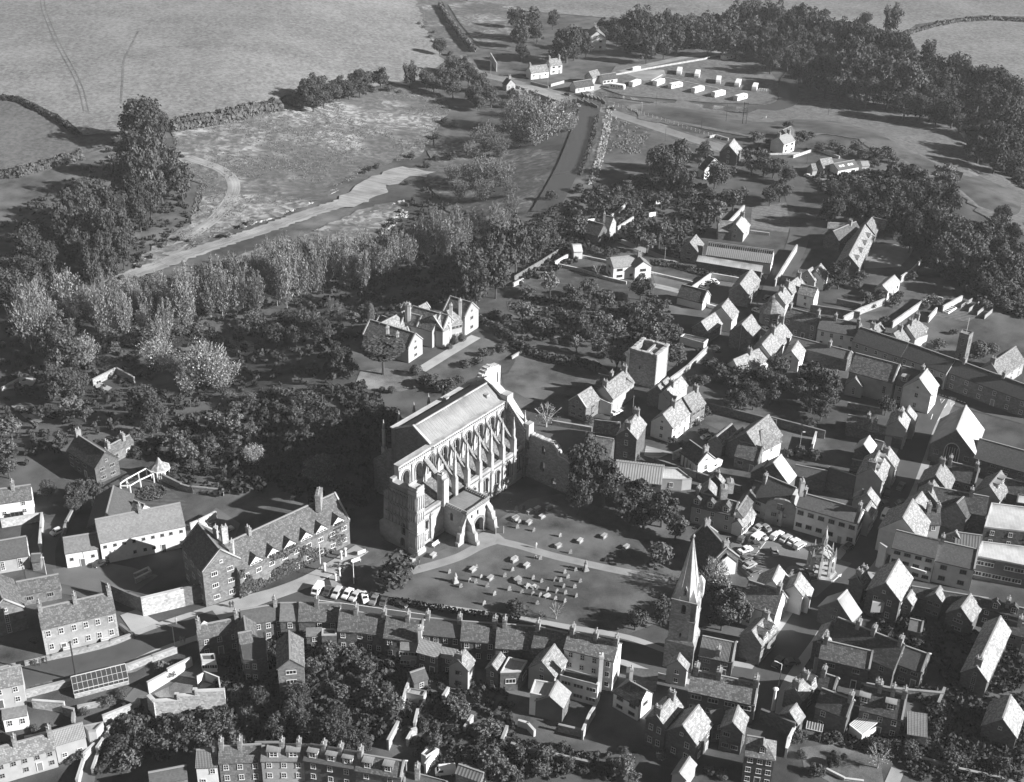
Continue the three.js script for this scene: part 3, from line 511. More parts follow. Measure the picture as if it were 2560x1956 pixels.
// roads
const R1 = [1052,-40,1068,30,1095,85,1140,140,1195,182,1290,207,1400,238,1500,270,1600,305,1700,338,1790,366,1870,395,1950,418,1990,440,1985,480,1995,530,2000,575,1985,630,1950,688,1930,740,1925,785,1965,822,2050,850,2134,888,2200,932,2300,975,2380,998,2470,1022,2600,1056];
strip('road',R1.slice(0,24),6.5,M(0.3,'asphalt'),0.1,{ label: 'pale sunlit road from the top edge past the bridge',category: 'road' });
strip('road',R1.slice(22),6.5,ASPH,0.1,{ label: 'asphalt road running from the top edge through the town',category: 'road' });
strip('verge',R1.slice(0,24),11,M(0.3,'rough',1),0.07,{ label: 'pale grass verge along the top road',category: 'verge' });
sheet('car_park',[1285,212,1340,216,1400,236,1440,252,1420,262,1370,258,1330,250,1285,232],GRAVEL,0.13,{ label: 'pale gravel parking area beside the bridge road',category: 'car park' });
sheet('yard',[1460,212,1500,205,1520,215,1478,232,1440,222],PAVE,0.13,{ label: 'pale lane mouth between farm cottages and caravans',category: 'lane' });
strip('lane',[1490,206,1540,186,1640,160,1740,140,1830,127],4.5,GRAVEL,0.3,{ label: 'pale farm lane above the caravan park',category: 'lane' });
const HS = [2345,985,2306,1060,2276,1140,2246,1215,2202,1305,2150,1395,2084,1468,2030,1532,1992,1588,1946,1650,1908,1712,1890,1800];
strip('pavement',HS,9.5,PAVE,0.12,{ kerb: 0.12,label: 'pale pavements on both sides of the high street',category: 'pavement' });
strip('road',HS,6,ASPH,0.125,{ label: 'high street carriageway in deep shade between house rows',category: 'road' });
const AR = [-60,1722,60,1692,210,1660,300,1636,375,1604,480,1568,560,1543,640,1519,740,1496,800,1498,880,1518,1000,1536,1150,1556,1290,1577,1420,1600,1560,1625,1660,1660,1760,1680,1880,1700];
strip('pavement',AR,8.6,PAVE,0.12,{ kerb: 0.12,label: 'pale pavement edging the street beside the abbey',category: 'pavement' });
strip('road',AR,5.6,ASPH,0.127,{ label: 'street curving from bottom left past the old hotel',category: 'road' });
sheet('forecourt',[300,1540,340,1525,405,1562,430,1590,385,1600,335,1590],PAVE,0.118,{ label: 'pale gravel side road beside the pair of stone houses',category: 'side road' });
strip('pavement',[540,1540,640,1502,760,1458,850,1408,905,1372],3.6,M(0.5,'asphalt',1),0.15,{ kerb: 0.12,label: 'sunlit flagged walk in front of the ivy hotel',category: 'pavement' });
sheet('parking_bay',[750,1478,800,1462,900,1482,1010,1500,1060,1512,1040,1528,900,1510,780,1492],ASPH,0.14,{ label: 'asphalt parking bay under the row of cars',category: 'car park' });
sheet('market_square',[1825,1362,1895,1310,1960,1325,2010,1350,2080,1395,2130,1410,2085,1455,2040,1495,1960,1490,1890,1470,1845,1420],M(0.24,'asphalt',1),0.13,{ label: 'asphalt market square filled with parked cars',category: 'square' });
sheet('playground',[2165,610,2290,612,2275,640,2250,668,2160,672,2155,640],M(0.32,'asphalt',1),0.06,{ label: 'pale school playground beside the gabled school',category: 'playground' });
strip('lane',[140,1310,105,1360,100,1420,115,1450,190,1465,260,1480],6,M(0.14,'asphalt',1),0.06,{ label: 'shaded lane winding down left of the white inn',category: 'lane' });
sheet('forecourt',[130,1425,250,1405,330,1420,395,1440,340,1480,240,1480,150,1460],M(0.18,'asphalt',1),0.07,{ label: 'yard in front of the white inn',category: 'yard' });
sheet('forecourt',[470,1330,540,1270,600,1310,585,1350,520,1345],M(0.17,'asphalt',1),0.07,{ label: 'hotel yard with parked cars behind dark gable',category: 'yard' });
// churchyard and gardens
sheet('churchyard',[880,1440,985,1378,1060,1395,1180,1345,1320,1250,1400,1235,1560,1290,1680,1310,1720,1420,1670,1500,1640,1560,1560,1590,1420,1580,1290,1555,1150,1534,1040,1510,900,1478,865,1460],LAWN,0.04,{ label: 'dark mown churchyard grass south of the abbey',category: 'churchyard' });
strip('path',[1028,1429,1090,1412,1150,1392,1200,1366,1240,1352],2.4,PATH,0.055,{ label: 'pale path curving across churchyard up to the porch',category: 'path' });
strip('path',[1240,1352,1300,1366,1370,1387,1440,1404,1530,1424,1670,1452],2.2,PATH,0.06,{ label: 'long straight pale path through the churchyard gravestones',category: 'path' });
sheet('path',[1186,1340,1232,1322,1264,1350,1240,1362,1200,1370],PATH,0.05,{ label: 'pale apron of paving before the porch arch',category: 'path' });
strip('path',[905,1372,870,1395,835,1430,842,1468],2,PATH,0.05,{ label: 'short pale path between hotel and churchyard corner',category: 'path' });
sheet('lawn',[1063,925,1186,836,1245,858,1290,900,1270,935,1200,950,1130,960,1080,950],M(0.12,'grass',1),0.05,{ label: 'striped lawn before the gabled manor house',category: 'lawn' });
strip('path',[1052,926,1120,884,1190,842],3.2,M(0.58,'asphalt',1),0.07,{ label: 'white flagged terrace walk along the manor front',category: 'path' });
sheet('lawn',[1245,905,1320,870,1400,880,1490,900,1530,935,1510,965,1400,1010,1320,1000,1260,965],M(0.15,'grass',1),0.05,{ slope: 1,label: 'open lawn behind the abbey crossed by tower shadow',category: 'lawn' });
sheet('lawn',[900,930,960,920,1020,935,1050,968,1000,980,920,975,890,955],M(0.3,'grass',1),0.1,{ slope: 1,label: 'pale lawn under the lone cedar',category: 'lawn' });
sheet('lawn',[1330,680,1420,670,1560,700,1640,740,1640,800,1560,850,1440,860,1330,830,1260,770],M(0.2,'rough',1),0.07,{ slope: 1,ragged: 2.5,label: 'grassy orchard ground behind the abbey',category: 'orchard' });
sheet('lawn',[1630,683,1740,700,1700,730,1640,715],M(0.15,'grass',1),0.06,{ label: 'small lawn beside the modern white house',category: 'lawn' });
sheet('lawn',[1400,660,1455,640,1525,652,1520,690,1430,672],M(0.12,'grass',1),0.06,{ label: 'square lawn behind the white garage',category: 'lawn' });
strip('lane',[1545,600,1600,622,1660,645,1700,652],3,PATH,0.07,{ label: 'pale drive behind the modern white house',category: 'lane' });
strip('lane',[1625,712,1670,722,1700,730],3,M(0.5,'track',1),0.07,{ label: 'short sandy drive below the modern house',category: 'lane' });
sheet('yard',[1735,700,1780,690,1850,700,1840,760,1770,770,1730,740],M(0.17,'asphalt',1),0.06,{ label: 'shaded car yard behind the outbuildings',category: 'yard' });
sheet('yard',[1900,680,1940,665,1950,690,1915,700],M(0.55,'track',1),0.065,{ label: 'bright concrete apron beside the warehouse gable',category: 'yard' });
sheet('lawn',[1690,480,1800,470,1850,520,1800,540,1720,530],M(0.12,'grass',1),0.05,{ slope: 1,label: 'garden grass above the long warehouse',category: 'lawn' });
sheet('vegetable_plot',[1880,520,1975,505,1985,545,1970,582,1875,570],M(0.26,'plot',1),0.05,{ turn: 0.35,label: 'walled vegetable plot with pale rows beside the road',category: 'garden plot' });
sheet('vegetable_plot',[2370,745,2480,752,2490,770,2420,805,2330,790],M(0.2,'plot',1),0.05,{ turn: 0.5,label: 'vegetable plot with rows of canes at right',category: 'garden plot' });
sheet('lawn',[2120,790,2250,770,2225,800,2130,825],M(0.12,'grass',1),0.05,{ label: 'long walled lawn behind the terrace',category: 'lawn' });
sheet('lawn',[1740,1050,1870,1010,1980,1030,1960,1060,1830,1090],M(0.12,'grass',1),0.05,{ label: 'shaded garden grass below the chapel',category: 'lawn' });
sheet('yard',[1615,1115,1680,1132,1640,1150,1610,1140],M(0.45,'track',1),0.06,{ label: 'bright gravel patch between tall house and shed',category: 'yard' });
sheet('lawn',[2000,1870,2090,1860,2200,1900,2210,1960,2080,1960,2010,1920],M(0.24,'grass',1),0.05,{ label: 'garden lawn with striped shadows at bottom right',category: 'lawn' });
strip('path',[2245,1925,2230,1960,2210,2000],2.2,M(0.5,'asphalt',1),0.07,{ label: 'pale curved garden path at bottom right',category: 'path' });
strip('lane',[2275,1880,2380,1905,2480,1935,2600,1975],4,M(0.32,'track',1),0.06,{ label: 'pale track along the bottom right gardens',category: 'lane' });
sheet('lawn',[385,1735,455,1695,530,1712,475,1745,400,1752],M(0.3,'grass',1),0.05,{ slope: 1,step: 3,label: 'raised yard behind the tall retaining wall',category: 'yard' });
strip('lane',[360,1720,300,1780,262,1800,235,1860,215,1960],2.6,M(0.16,'asphalt',1),0.12,{ sub: 10,label: 'narrow sunken lane between the stone walls',category: 'lane' });
sheet('bank',[80,1690,220,1670,330,1645,440,1612,445,1622,340,1680,190,1712,70,1735],M(0.36,'rough',1),0.05,{ slope: 1,step: 3,label: 'pale grass bank below the street railing',category: 'bank' });
sheet('lawn',[440,1180,530,1200,590,1205,560,1235,480,1225],M(0.12,'grass',1),0.2,{ slope: 1,label: 'curved lawn above the walled garden',category: 'lawn' });
sheet('garden_bed',[330,1225,410,1215,470,1260,450,1290,370,1290,335,1260],M(0.14,'plot',1),0.06,{ label: 'formal garden with round bed behind the inn',category: 'garden' });
// markings
const WHITE = M(0.75);
{ const line = (name,label,pts,w) => { const C = [];for (let i = 0;i < pts.length;i += 2) C.push(Q(pts[i],pts[i + 1]));return stripW(name,C,w,WHITE,0.131,{ sub: 1,label,category: 'road marking',kind: 'none' });};
tile(1900,960);
for (const [i,v] of [[1505,130,1540,132,1512,165,1505,130],[1590,160,1625,165,1590,195,1590,160]].entries()) line('give_way_triangle',['left white give-way triangle painted at the high street mouth','right white give-way triangle painted at the high street mouth'][i],v,0.16);
for (let i = 0;i < 9;i++) { const x = 1490 + i * 26,y = 88 + i * 8.5;const m = line('give_way_dash','short white dash of the broken give-way line',[x,y,x + 15,y + 5],0.3);m.userData.group = 'dashes of the give-way line';}
for (const [x,y,X,Y] of [[1560,170,1535,205],[1440,255,1425,300],[1500,280,1480,315],[1600,115,1585,140]]) { const m = line('road_dash','short white dash along the middle of the high street',[x,y,X,Y],0.14);m.userData.group = 'dashes along the high street';}
tile(0,0,1);
{ const a = Q(2080,1458),b = Q(2104,1437),d = unit(sub(b,a)),n = [-d[2],0,d[0]],m = new MB(),y = 0.14;const g = (k,s) => [a[0] + d[0] * k + n[0] * s,y,a[2] + d[2] * k + n[2] * s],L = Math.hypot(b[0] - a[0],b[2] - a[2]);m.quad(g(0,-0.12),g(L - 1,-0.12),g(L - 1,0.12),g(0,0.12)).tri(g(L - 1,-0.4),g(L + 0.2,0),g(L - 1,0.4)).tri(g(-0.3,0),g(0.5,-0.35),g(0.5,0.35));tag(m.build('road_arrow',WHITE,scene),'white double arrow painted on the road by the market cross','road marking');}
tile(640,1456);
for (const [k,v] of [[530,150,500,190],[700,175,690,235],[440,30,480,20]].entries()) { const m = line('bay_line',['white bay line beside the white van','white bay line below the middle of the parked row','white bay line at the hotel end of the bay'][k],v,0.12);}
line('bay_line','long white line along the lower edge of the parking bay',[530,155,840,195,1300,258,1420,275],0.12);
tile(1280,960);
line('bay_line','first white bay line on the market square',[2115,1320,2030,1430],0.12);line('bay_line','second white bay line on the market square',[2150,1215,2100,1250],0.12);
}
tile(0,0,1);
for (const [i,o] of [-0.9,0.9].entries()) strip('wheel_track',[104,-30,108,20,118,50,136,92,160,140,185,185,205,235,215,280],0.5,FIELD(0.19),0.36,{ off: o,sub: 10,label: ['left','right'][i] + ' wheel rut curving down the big pale field',category: 'wheel track' });
strip('wheel_track',[345,80,325,120,310,150,306,200,302,260],0.9,FIELD(0.21),0.36,{ sub: 10,label: 'faint footpath line running down to the biggest tree',category: 'path' });

// ---------------------------------------------------------------- houses, read tile by tile: ridge ends, one eave corner, eave height
tile(0,960);
house('garage_house','stone house at left edge with wide dark garage opening','house',[-70,890,250,845,268,957],4.4,{ m: 'r',n: 2,door: 0,fl: 2,c: [0.55],wl: 'pale stone front wall',skip: 0.5 });
{ const f = cur;win('shop',sub(Q(140,1090,0.9),base),Math.atan2(0.3,1),'d',1,1);}
house('coach_house','small slate house at left edge with one tall sash window','house',[-80,1325,212,1275,243,1427],3.8,{ r: 's',n: 2,door: 0,fl: 1,wt: 'tall',m: 'g' });
begin('stone_house','dark shaded house among trees below the old garden woods','house');
wing([640,425,872,572,556,556],5,{ r: 'd',m: 'd',c: [0] });
wing([872,540,1075,432,900,590],3.4,{ c: [0.05,0.75],n: 2 });
house('outbuilding','long slate outbuilding joined to the back of the white inn','outbuilding',[945,856,876,1116,1106,945],3.4,{ r: 's',m: 'd',n: 0,k: 0.6 });
begin('white_inn','long white rendered inn with slate roof and dark cart opening','inn');
wing([792,1135,1497,996,836,1326],5.2,{ E: 1,r: 's',rt: 0.24,m: 'r',n: 9,door: 6,c: [0.52],wf: 'd',wt: 'small',skip: 0.12,g: 0 });
{ const a = sub(Q(905,1462),base),b = sub(Q(1158,1410),base),m = new MB(),f = (x,y,z) => { const d = unit(sub(b,a));return [a[0] + d[0] * x - d[2] * z,a[1] + y,a[2] + d[2] * x + d[0] * z];};m.box(f,0,len(sub(b,a)),-0.3,2.6,-0.12,0.12);m.build('cart_opening',DARK,cur);}
house('white_cottage','low white cottage wing at left end of the inn','cottage',[526,1288,800,1245,556,1411],3.7,{ E: 1,r: 's',rt: 0.2,m: 'r',n: 3,fl: 1,wf: 'd',wt: 'small',door: 1,g: 0 });
house('shed','little white-walled shed in the garden behind the inn','shed',[1115,975,1200,1010,1105,1065],2.2,{ m: 'r',n: 0,g: 0 });
house('low_house','low stone outhouse behind the pair of stone houses','outhouse',[135,1655,482,1590,185,1755],2.7,{ r: 't',n: 2,door: 0 });
house('shed','small lean-to shed beside the left edge slate house','shed',[265,1430,335,1425,290,1475],2.3,{ r: 's',n: 0,g: 0 });

// the ivy-clad hotel
begin('hotel','rambling gabled stone hotel clad in ivy beside the abbey','hotel');
wing([1830,1387,1652,1167,1702,1592],8.3,{ cp: 1,r: 't',rt: 0.15,g: 2,wt: 'mull',wf: 'w',E: 1,c: [0.35],cb: -2.6,cu: 2.2,ct: 0.5 });
chimney((a,y,b) => add(sub(Q(1800,1290,10),base),[a,y - 10,b]),0,10,0,1,2.6,2,M(0.5,'rubble'));
{ tile(0,960);const X = 2133;wing([1868,1340,655 + X,915,1985,1582],5.9,{ E: 1,cp: 'B',c: [0.2],wt: 'mull',wf: 'w',n: 9,d: [0.15,0.3,0.45,0.6,0.74,0.9],dw: 1.45,dh: 0.55,db: 0.96,dm: 'r',dwt: 'mull',cs: 0.9 });tile(0,960);
const p = sub(Q(525 + X,985,10.5),base);chimney((a,y,b) => add(p,[a,y - 10.5,b]),0,10.5,0,1.5,2.4,3,M(0.3,'rubble'),1.1);
const q = sub(Q(1935,1430,9),base);chimney((a,y,b) => add(q,[a,y - 9,b]),0,9,0,1,3.2,2,M(0.5,'rubble'));}
{ // ivy on the front
const l = new Leaves(),X = 2133;tile(0,960);const a = Q(1985,1582,5.9),b = Q(655 + X + 75,1150,5.9),d = unit([b[0] - a[0],0,b[2] - a[2]]),n = [-d[2],0,d[0]],L = Math.hypot(b[0] - a[0],b[2] - a[2]);
for (let i = 0;i < 7200;i++) { const t = rnd() * L,y = rnd() * 6.4;if (noise(t * 0.45 + 50,y * 0.5 + 50,999) < 0.3 + 0.05 * y) continue;const q = [a[0] + d[0] * t + n[0] * rr(0,0.45) - base[0],y,a[2] + d[2] * t + n[2] * rr(0,0.45) - base[2]];l.leaf(q,unit(add(n,sph(),0.8)),0.17);}
const m = new THREE.Mesh(l.geo(),leafMat(0.07));m.name = 'ivy';m.userData.kind = 'stuff';cur.add(m);
}

tile(0,1456);
begin('stone_house','pair of squared stone houses with pale quoins and front steps','house');
{ const w = wing([312,228,925,88,352,389],6.1,{ E: 1,m: 'a',wf: 'w',n: 6,door: 1,c: [0,0.5,1],rt: 0.17,fl: 2,g: 0 });const q = new MB();for (const s of [-1,1]) for (const a of [w.a0,w.a1]) for (let y = 0;y < 11;y++) { const k = y % 2 ? 0.28 : 0.45;q.box(w.f,a - (a > 0 ? k : 0.04),a + (a > 0 ? 0.04 : k),y * 0.55,y * 0.55 + 0.5,s * w.hw - 0.04,s * w.hw + 0.04);} q.build('quoin',M(0.6,'render'),cur).userData.kind = 'stuff';
for (const t of [0.28,0.8]) { const s = new MB(),a = w.a0 + (w.a1 - w.a0) * t,sg = faces(add(w.f(0,0,w.hw),base),w.n) ? 1 : -1;for (let i = 0;i < 6;i++) s.box(w.f,a - 0.7,a + 0.7,-1,1.1 - i * 0.2,Math.min(sg * (w.hw + i * 0.32),sg * (w.hw + i * 0.32 + 0.32)),Math.max(sg * (w.hw + i * 0.32),sg * (w.hw + i * 0.32 + 0.32)));s.build('front_steps',M(0.55,'render'),cur);} }
house('chapel_house','stone chapel at left edge with pointed white window','chapel',[25,150,-75,-90,200,207],5.6,{ rt: 0.17,wf: 'w',wt: 'tall',g: 1,n: 0,cp: 'A' });
house('white_cottage','tall house at left edge with one roof dormer','house',[165,695,-110,755,203,855],5.3,{ m: 'g',rt: 0.24,d: [0.3],ds: 0,wf: 'w',g: 0 });
house('lean_to','white lean-to below the left edge dormer house','lean-to',[15,1066,216,1030,50,1156],2.5,{ mono: 1,r: 's',rt: 0.2,m: 'r',n: 2,door: 0,rise: 0.9 });
begin('cottage_terrace','long low cottage terrace at the bottom left corner','terrace');
wing([-80,1404,430,1256,8,1532],4.6,{ m: 'g',rt: 0.28,n: 5,wf: 's',wt: 'sash',c: [0.38,1],door: 3 });
wing([432,1254,682,1172,505,1370],4.4,{ m: 'g',r: 'p',rt: 0.34,n: 2,door: 0,skip: 0.4 });
block([690,1180,855,1150,800,1245,735,1255],3.2,{ m: 'g',n: 0 });
house('slate_house','slate-roofed house cut by the bottom edge, left of the terrace','house',[1240,1602,1545,1526,1310,1690],4,{ r: 's',n: 0 });
begin('terrace_house','white-fronted end house with small tiled roof at the bottom','house');wing([1640,1412,1812,1392,1640,1566],5.4,{ r: 'p',rt: 0.2,m: 'r',n: 2,door: 0,c: [1] });
begin('terrace_house','stone-tiled terrace house right of the white end house','house');wing([1826,1390,2172,1338,1824,1542],5.6,{ n: 3,wf: 'w',c: [0,0.5],door: 0 });
tile(640,1456);
begin('terrace_house','terrace house with wide flat dormer and small dormer','house');wing([52,1388,418,1354,60,1525],5.4,{ r: 's',rt: 0.19,n: 3,wf: 'w',d: [0.28,0.72],dt: 'f',dw: 1.1,m: 'a',c: [0.45,0.88],door: 0 });
begin('terrace_house','terrace house with three white arched dormers near bottom','house');wing([425,1370,850,1432,396,1512],5.4,{ r: 's',n: 3,wf: 'w',d: [0.16,0.52,0.84],dt: 'f',dw: 0.85,dm: 'r',m: 'b',c: [0.32,0.68],door: 0 });
begin('terrace_house','brown-tiled end of terrace house with white coped gable','house');wing([852,1438,1230,1497,826,1592],5.2,{ n: 2,wf: 'w',d: [0.25,0.7],dt: 'f',dw: 0.8,cp: 'B',c: [0],door: 0 });
begin('flat_roofed_house','flat-roofed grey extension cut by the bottom edge','building');block([1235,1560,1370,1580,1600,1650,1580,1740,1225,1700],3.4,{ m: 'g',r: 's',n: 0 });{ const p = sub(Q(1345,1600,3.4),base);chimney((a,y,b) => add(p,[a,y,b]),0,0,0,1.1,1.8,2,M(0.35,'rubble'));}
house('barn','open corrugated shed at the bottom beside white van','shed',[1690,1528,1892,1598,1642,1590],2.6,{ r: 'c',rt: 0.2,n: 0,g: 0,k: 0.6 });

// the row behind Abbey street seen from its gardens, left to right
const RN = { m: 'd',wf: 'w' };
begin('row_house','slate house at the left end of the curving garden row','house');wing([-130,237,205,181,8,338],5.6,{ ...RN,r: 's',n: 4,door: 0,c: [0.9] });
begin('row_house','row house with small skylight left of the long mottled roof','house');wing([206,180,360,178,214,322],5.8,{ ...RN,r: 's',rt: 0.18,n: 1 });
begin('row_house','row house with long mottled stone roof by the parked cars','house');wing([361,178,697,181,362,321],6,{ ...RN,n: 3,c: [0.42],door: 0,ct: 0.2 });
begin('row_house','row house with one big white-windowed dormer','house');wing([698,240,852,250,672,402],5.6,{ ...RN,d: [0.5],ds: 0,dw: 1,n: 2,c: [1],door: 0 });
begin('row_house','row house with mossy roof and small gabled dormer','house');wing([852,256,1086,286,836,412],5.4,{ ...RN,d: [0.3],ds: 0,n: 3,c: [1],door: 0 });
begin('row_house','wide mossy row house with a single right-hand dormer','house');wing([1088,287,1392,321,1037,456],5.6,{ ...RN,d: [0.8],ds: 0,n: 3,c: [0.6],cp: 'B',door: 0 });
begin('row_house','dark slate row house with pale box dormer','house');wing([1400,301,1716,331,1372,432],5.6,{ ...RN,r: 's',d: [0.25],dt: 'f',n: 4,c: [0.05,1],ds: 0,door: 0 });
begin('row_house','row house with plain stone roof between two chimney stacks','house');wing([1718,331,2010,351,1676,482],5.6,{ ...RN,n: 3,c: [1],cs: 1.2,door: 0 });
begin('row_house','row house with stone roof and lone small dormer beside the stacks','house');wing([2012,352,2330,376,1964,541],5.4,{ ...RN,n: 2,d: [0.5],ds: 0,c: [0.15],door: 0 });
// rear wings
begin('rear_extension','two-storey flat extension with white window band behind row','extension');block([548,384,668,388,672,436,545,438],4.6,{ m: 'd',pt: 0.6,r: 's',n: 1,fl: 2,wt: 'wide' });
begin('rear_extension','lean-to extension left of the flat white-banded one','extension');wing([420,385,545,380,428,450],4.2,{ mono: 1,m: 'd',r: 's',rt: 0.18,n: 1,fl: 2,wf: 'w',rise: 0.8 });
begin('tall_gable_house','tall narrow stone house with gable end facing the gardens','house');wing([283,645,276,412,397,716],7.6,{ rt: 0.19,g: 1,gt: 'wide',wf: 'w',n: 0,k: 0.85,fl: 3 });
begin('flat_roofed_house','dark flat-roofed building left of the tall narrow gable','building');block([-150,420,75,400,90,620,15,650,-110,640],6,{ m: 'd',r: 's',wf: 'w',pa: 0.15,n: 2 });
begin('gable_house','dark cross-gabled house at the left of garden row','house');wing([-85,405,-100,290,10,480],6,{ m: 'd',wf: 'w',n: 1,g: 1 });
begin('gable_house','narrow house with two dormers at the street bend','house');tile(0,1456);wing([1632,370,1985,300,1640,480],5.2,{ m: 'd',rt: 0.15,wf: 'w',d: [0.2],ds: 0,dm: 'r',c: [0,1],n: 3 });
begin('rear_extension','white bay-windowed rear extension at the street bend','extension');block([1665,600,1790,590,1800,650,1680,660],3,{ m: 'r',r: 's',n: 2,wt: 'wide' });
begin('rear_extension','pantiled gabled extension behind the street bend houses','extension');wing([1985,430,2090,410,1990,600],4.8,{ r: 't',m: 'd',wf: 'w',n: 1,g: 1 });
tile(640,1456);
begin('rear_extension','rendered rear wing with slate roof and ribbon window','extension');wing([1210,502,1345,512,1202,560],4.8,{ mono: 1,m: 'g',r: 's',rt: 0.22,n: 2,fl: 2,wf: 'w',wt: 'wide',rise: 0.7 });
begin('rear_extension','pantile-roofed rear wing with four white windows','extension');wing([1372,474,1545,520,1334,578],5.2,{ mono: 1,m: 'd',r: 'p',rt: 0.5,n: 2,wf: 'w',rise: 1.6,fl: 2 });{ const p = sub(Q(1365,440,6),base);chimney((a,y,b) => add(p,[a,y - 6,b]),0,6,0,0.9,1.8,1,M(0.5,'render'));}
begin('rear_extension','right half of the pantiled wings with single stack','extension');wing([1556,540,1668,562,1545,610],4.6,{ mono: 1,m: 'd',r: 'p',rt: 0.42,n: 1,wf: 'w',rise: 1.3,fl: 2 });
begin('gable_house','narrow rendered rear house with sunlit right roof slope','house');wing([1686,655,1742,565,1757,752],5.6,{ m: 'g',g: 1,n: 1,wf: 'd',c: [0],rt: 0.3 });
begin('gable_house','stone rear house with two stacked white windows','house');wing([1968,705,2042,602,2000,756],4.6,{ m: 'd',g: 1,wf: 'w',n: 0,rt: 0.3 });
begin('flat_roofed_house','flat-roofed extension with deep white fascia and wide window','extension');block([2105,622,2262,655,2210,740,2036,748],5,{ m: 'd',rt: 0.42,pt: 0.75,wt: 'wide',n: 1,fl: 1 });
begin('shed','small pale-roofed garden shed in middle of the gardens','shed');block([1275,880,1420,905,1395,950,1245,920],2.2,{ m: 'g',rt: 0.5,n: 0 });
house('shed','dark tarred shed with white window among the gardens','shed',[1285,760,1400,720,1380,820],2.2,{ r: 's',m: 'k',n: 1,g: 1,wf: 'w' });
begin('shed','roofless white-walled store at bottom of the gardens','shed');block([1375,1440,1440,1355,1515,1375,1415,1470],2.4,{ m: 'r',r: 's',n: 0 });

tile(1280,1456);
begin('white_house','big three-storey white house with stone-tiled roof','house');
wing([476,408,887,512,437,553],8.2,{ m: 'r',n: 4,fl: 3,c: [0.03,0.55,1],door: 9,k: 0.8,rt: 0.23 });
block([400,775,715,858,745,800,430,715],5.4,{ m: 'r',r: 's',wt: 'wide',n: 3 });
{ const p = sub(Q(740,700,8),base);chimney((a,y,b) => add(p,[a,y - 8,b]),0,4,0,1,6.4,1,M(0.65,'render'));}
begin('gable_house','small white gabled wing left of the big white house','house');wing([355,525,250,665,395,735],5.8,{ m: 'g',n: 0,g: 1,rt: 0.3 });
begin('flat_roofed_house','white flat-roofed block with stained roof and two windows','house');block([190,810,365,840,300,955,148,925],5.4,{ m: 'r',rt: 0.5,n: 1,wf: 'd',fl: 2 });
begin('lean_to','narrow house with sunlit slate slope beside the white block','house');wing([312,955,378,826,426,1040],4.2,{ m: 'k',r: 's',rt: 0.34,g: 0,n: 1,wl: 'sunlit white side wall' });
begin('white_cottage','white cottage with dark hipped roof in the lower gardens','cottage');wing([985,830,1120,905,915,950],4.2,{ m: 'r',r: 'd',hip: 'A',wf: 'd',n: 2,door: 0,g: 1 });{ const p = sub(Q(993,770,6),base);chimney((a,y,b) => add(p,[a,y - 6,b]),0,6,0,0.8,1.4,1,M(0.5,'render'));}
begin('row_house','stone row house adjoining the big white house on its left','house');wing([200,376,470,430,140,585],5.6,{ ...RN,n: 2,c: [0],door: 0 });
begin('gable_house','left house of the big double gable with lit right slope','house');wing([1203,1108,1350,937,1262,1226],6.8,{ n: 0,g: 2,wf: 'w',c: [0.02,0.9],rt: 0.34,m: 'd' });
begin('gable_house','right house of the big double gable with rooflight','house');wing([1422,1196,1557,1030,1520,1372],5.8,{ n: 2,g: 2,wf: 'w',rt: 0.4,m: 'd' });
begin('gable_house','stone gabled house with mullioned windows right of double gable','house');wing([1840,1172,1886,1036,1917,1276],5.8,{ n: 1,g: 2,rt: 0.34,m: 'd',gt: 'mull' });
begin('rear_extension','narrow dark wing squeezed between the gabled houses','extension');wing([1650,1075,1760,1060,1610,1190],5,{ mono: 1,m: 'd',r: 's',n: 1,wf: 'w',fl: 2,rise: 1 });
begin('stone_house','long stone house with wide tiled roof below the spire','house');wing([1502,735,2052,852,1456,902],5.6,{ m: 'd',wf: 'w',n: 4,c: [0.03,0.4,1],cs: 1.2,rt: 0.23,wt: 'wide',cp: 'B' });
begin('brick_house','brick three-storey house with white windows and hipped roof, bottom edge','house');wing([1962,1286,2105,1310,1896,1432],7.4,{ m: 'b',hip: 'B',n: 3,fl: 3,wf: 'w',door: 1,d: [0.55],dw: 0.6,rt: 0.22,g: 0 });
begin('tower_house','pantiled house attached to foot of the spired tower','house');wing([1592,455,1866,512,1562,612],4.6,{ r: 'p',rt: 0.17,m: 'd',cp: 'B',n: 2,wf: 's',c: [0.55],cb: 2.4,cu: 0.2 });
begin('gable_house','house with sunlit stone roof along the high street foot','house');wing([2000,412,2132,275,2058,550],5.8,{ n: 4,wt: 'mull',wf: 's',rt: 0.34,g: 0,c: [0.9],d: [0.3,0.7],db: 0.9,door: 0 });
begin('gable_house','little pale gable with cross finial before the spired tower','building');wing([1380,655,1400,600,1448,758],4.6,{ n: 0,g: 1,rt: 0.34,m: 'g' });
begin('outbuilding','long dark lean-to with white door behind the churchyard wall','outbuilding');wing([960,712,1215,740,1010,800],2.4,{ mono: 1,m: 'd',r: 's',n: 2,wf: 'w',rise: 0.8,door: 1 });
begin('shed','pale-roofed shed at lower right of the double gables','shed');wing([1395,1600,1480,1470,1440,1640],2.6,{ m: 'g',r: 's',rt: 0.4,n: 0,g: 0 });
tile(1900,1456);
begin('shop_house','house with huge blank white gable facing the street bend','house');wing([-90,-10,190,80,-60,205],5.8,{ m: 'r',rt: 0.2,n: 2,c: [0.95],g: 0,k: 1.1,wl: 'bright blank white gable wall' });
begin('gable_house','small house with bright roof behind the huge white gable','house');wing([285,30,340,-70,350,130],5.6,{ n: 0,g: 0,rt: 0.42,m: 'r' });
begin('gable_house','house with curved sunlit tin roof beside the street shadow','house');wing([648,152,726,72,765,332],4.4,{ n: 0,g: 1,r: 'e',rt: 0.4,m: 'd',c: [] });
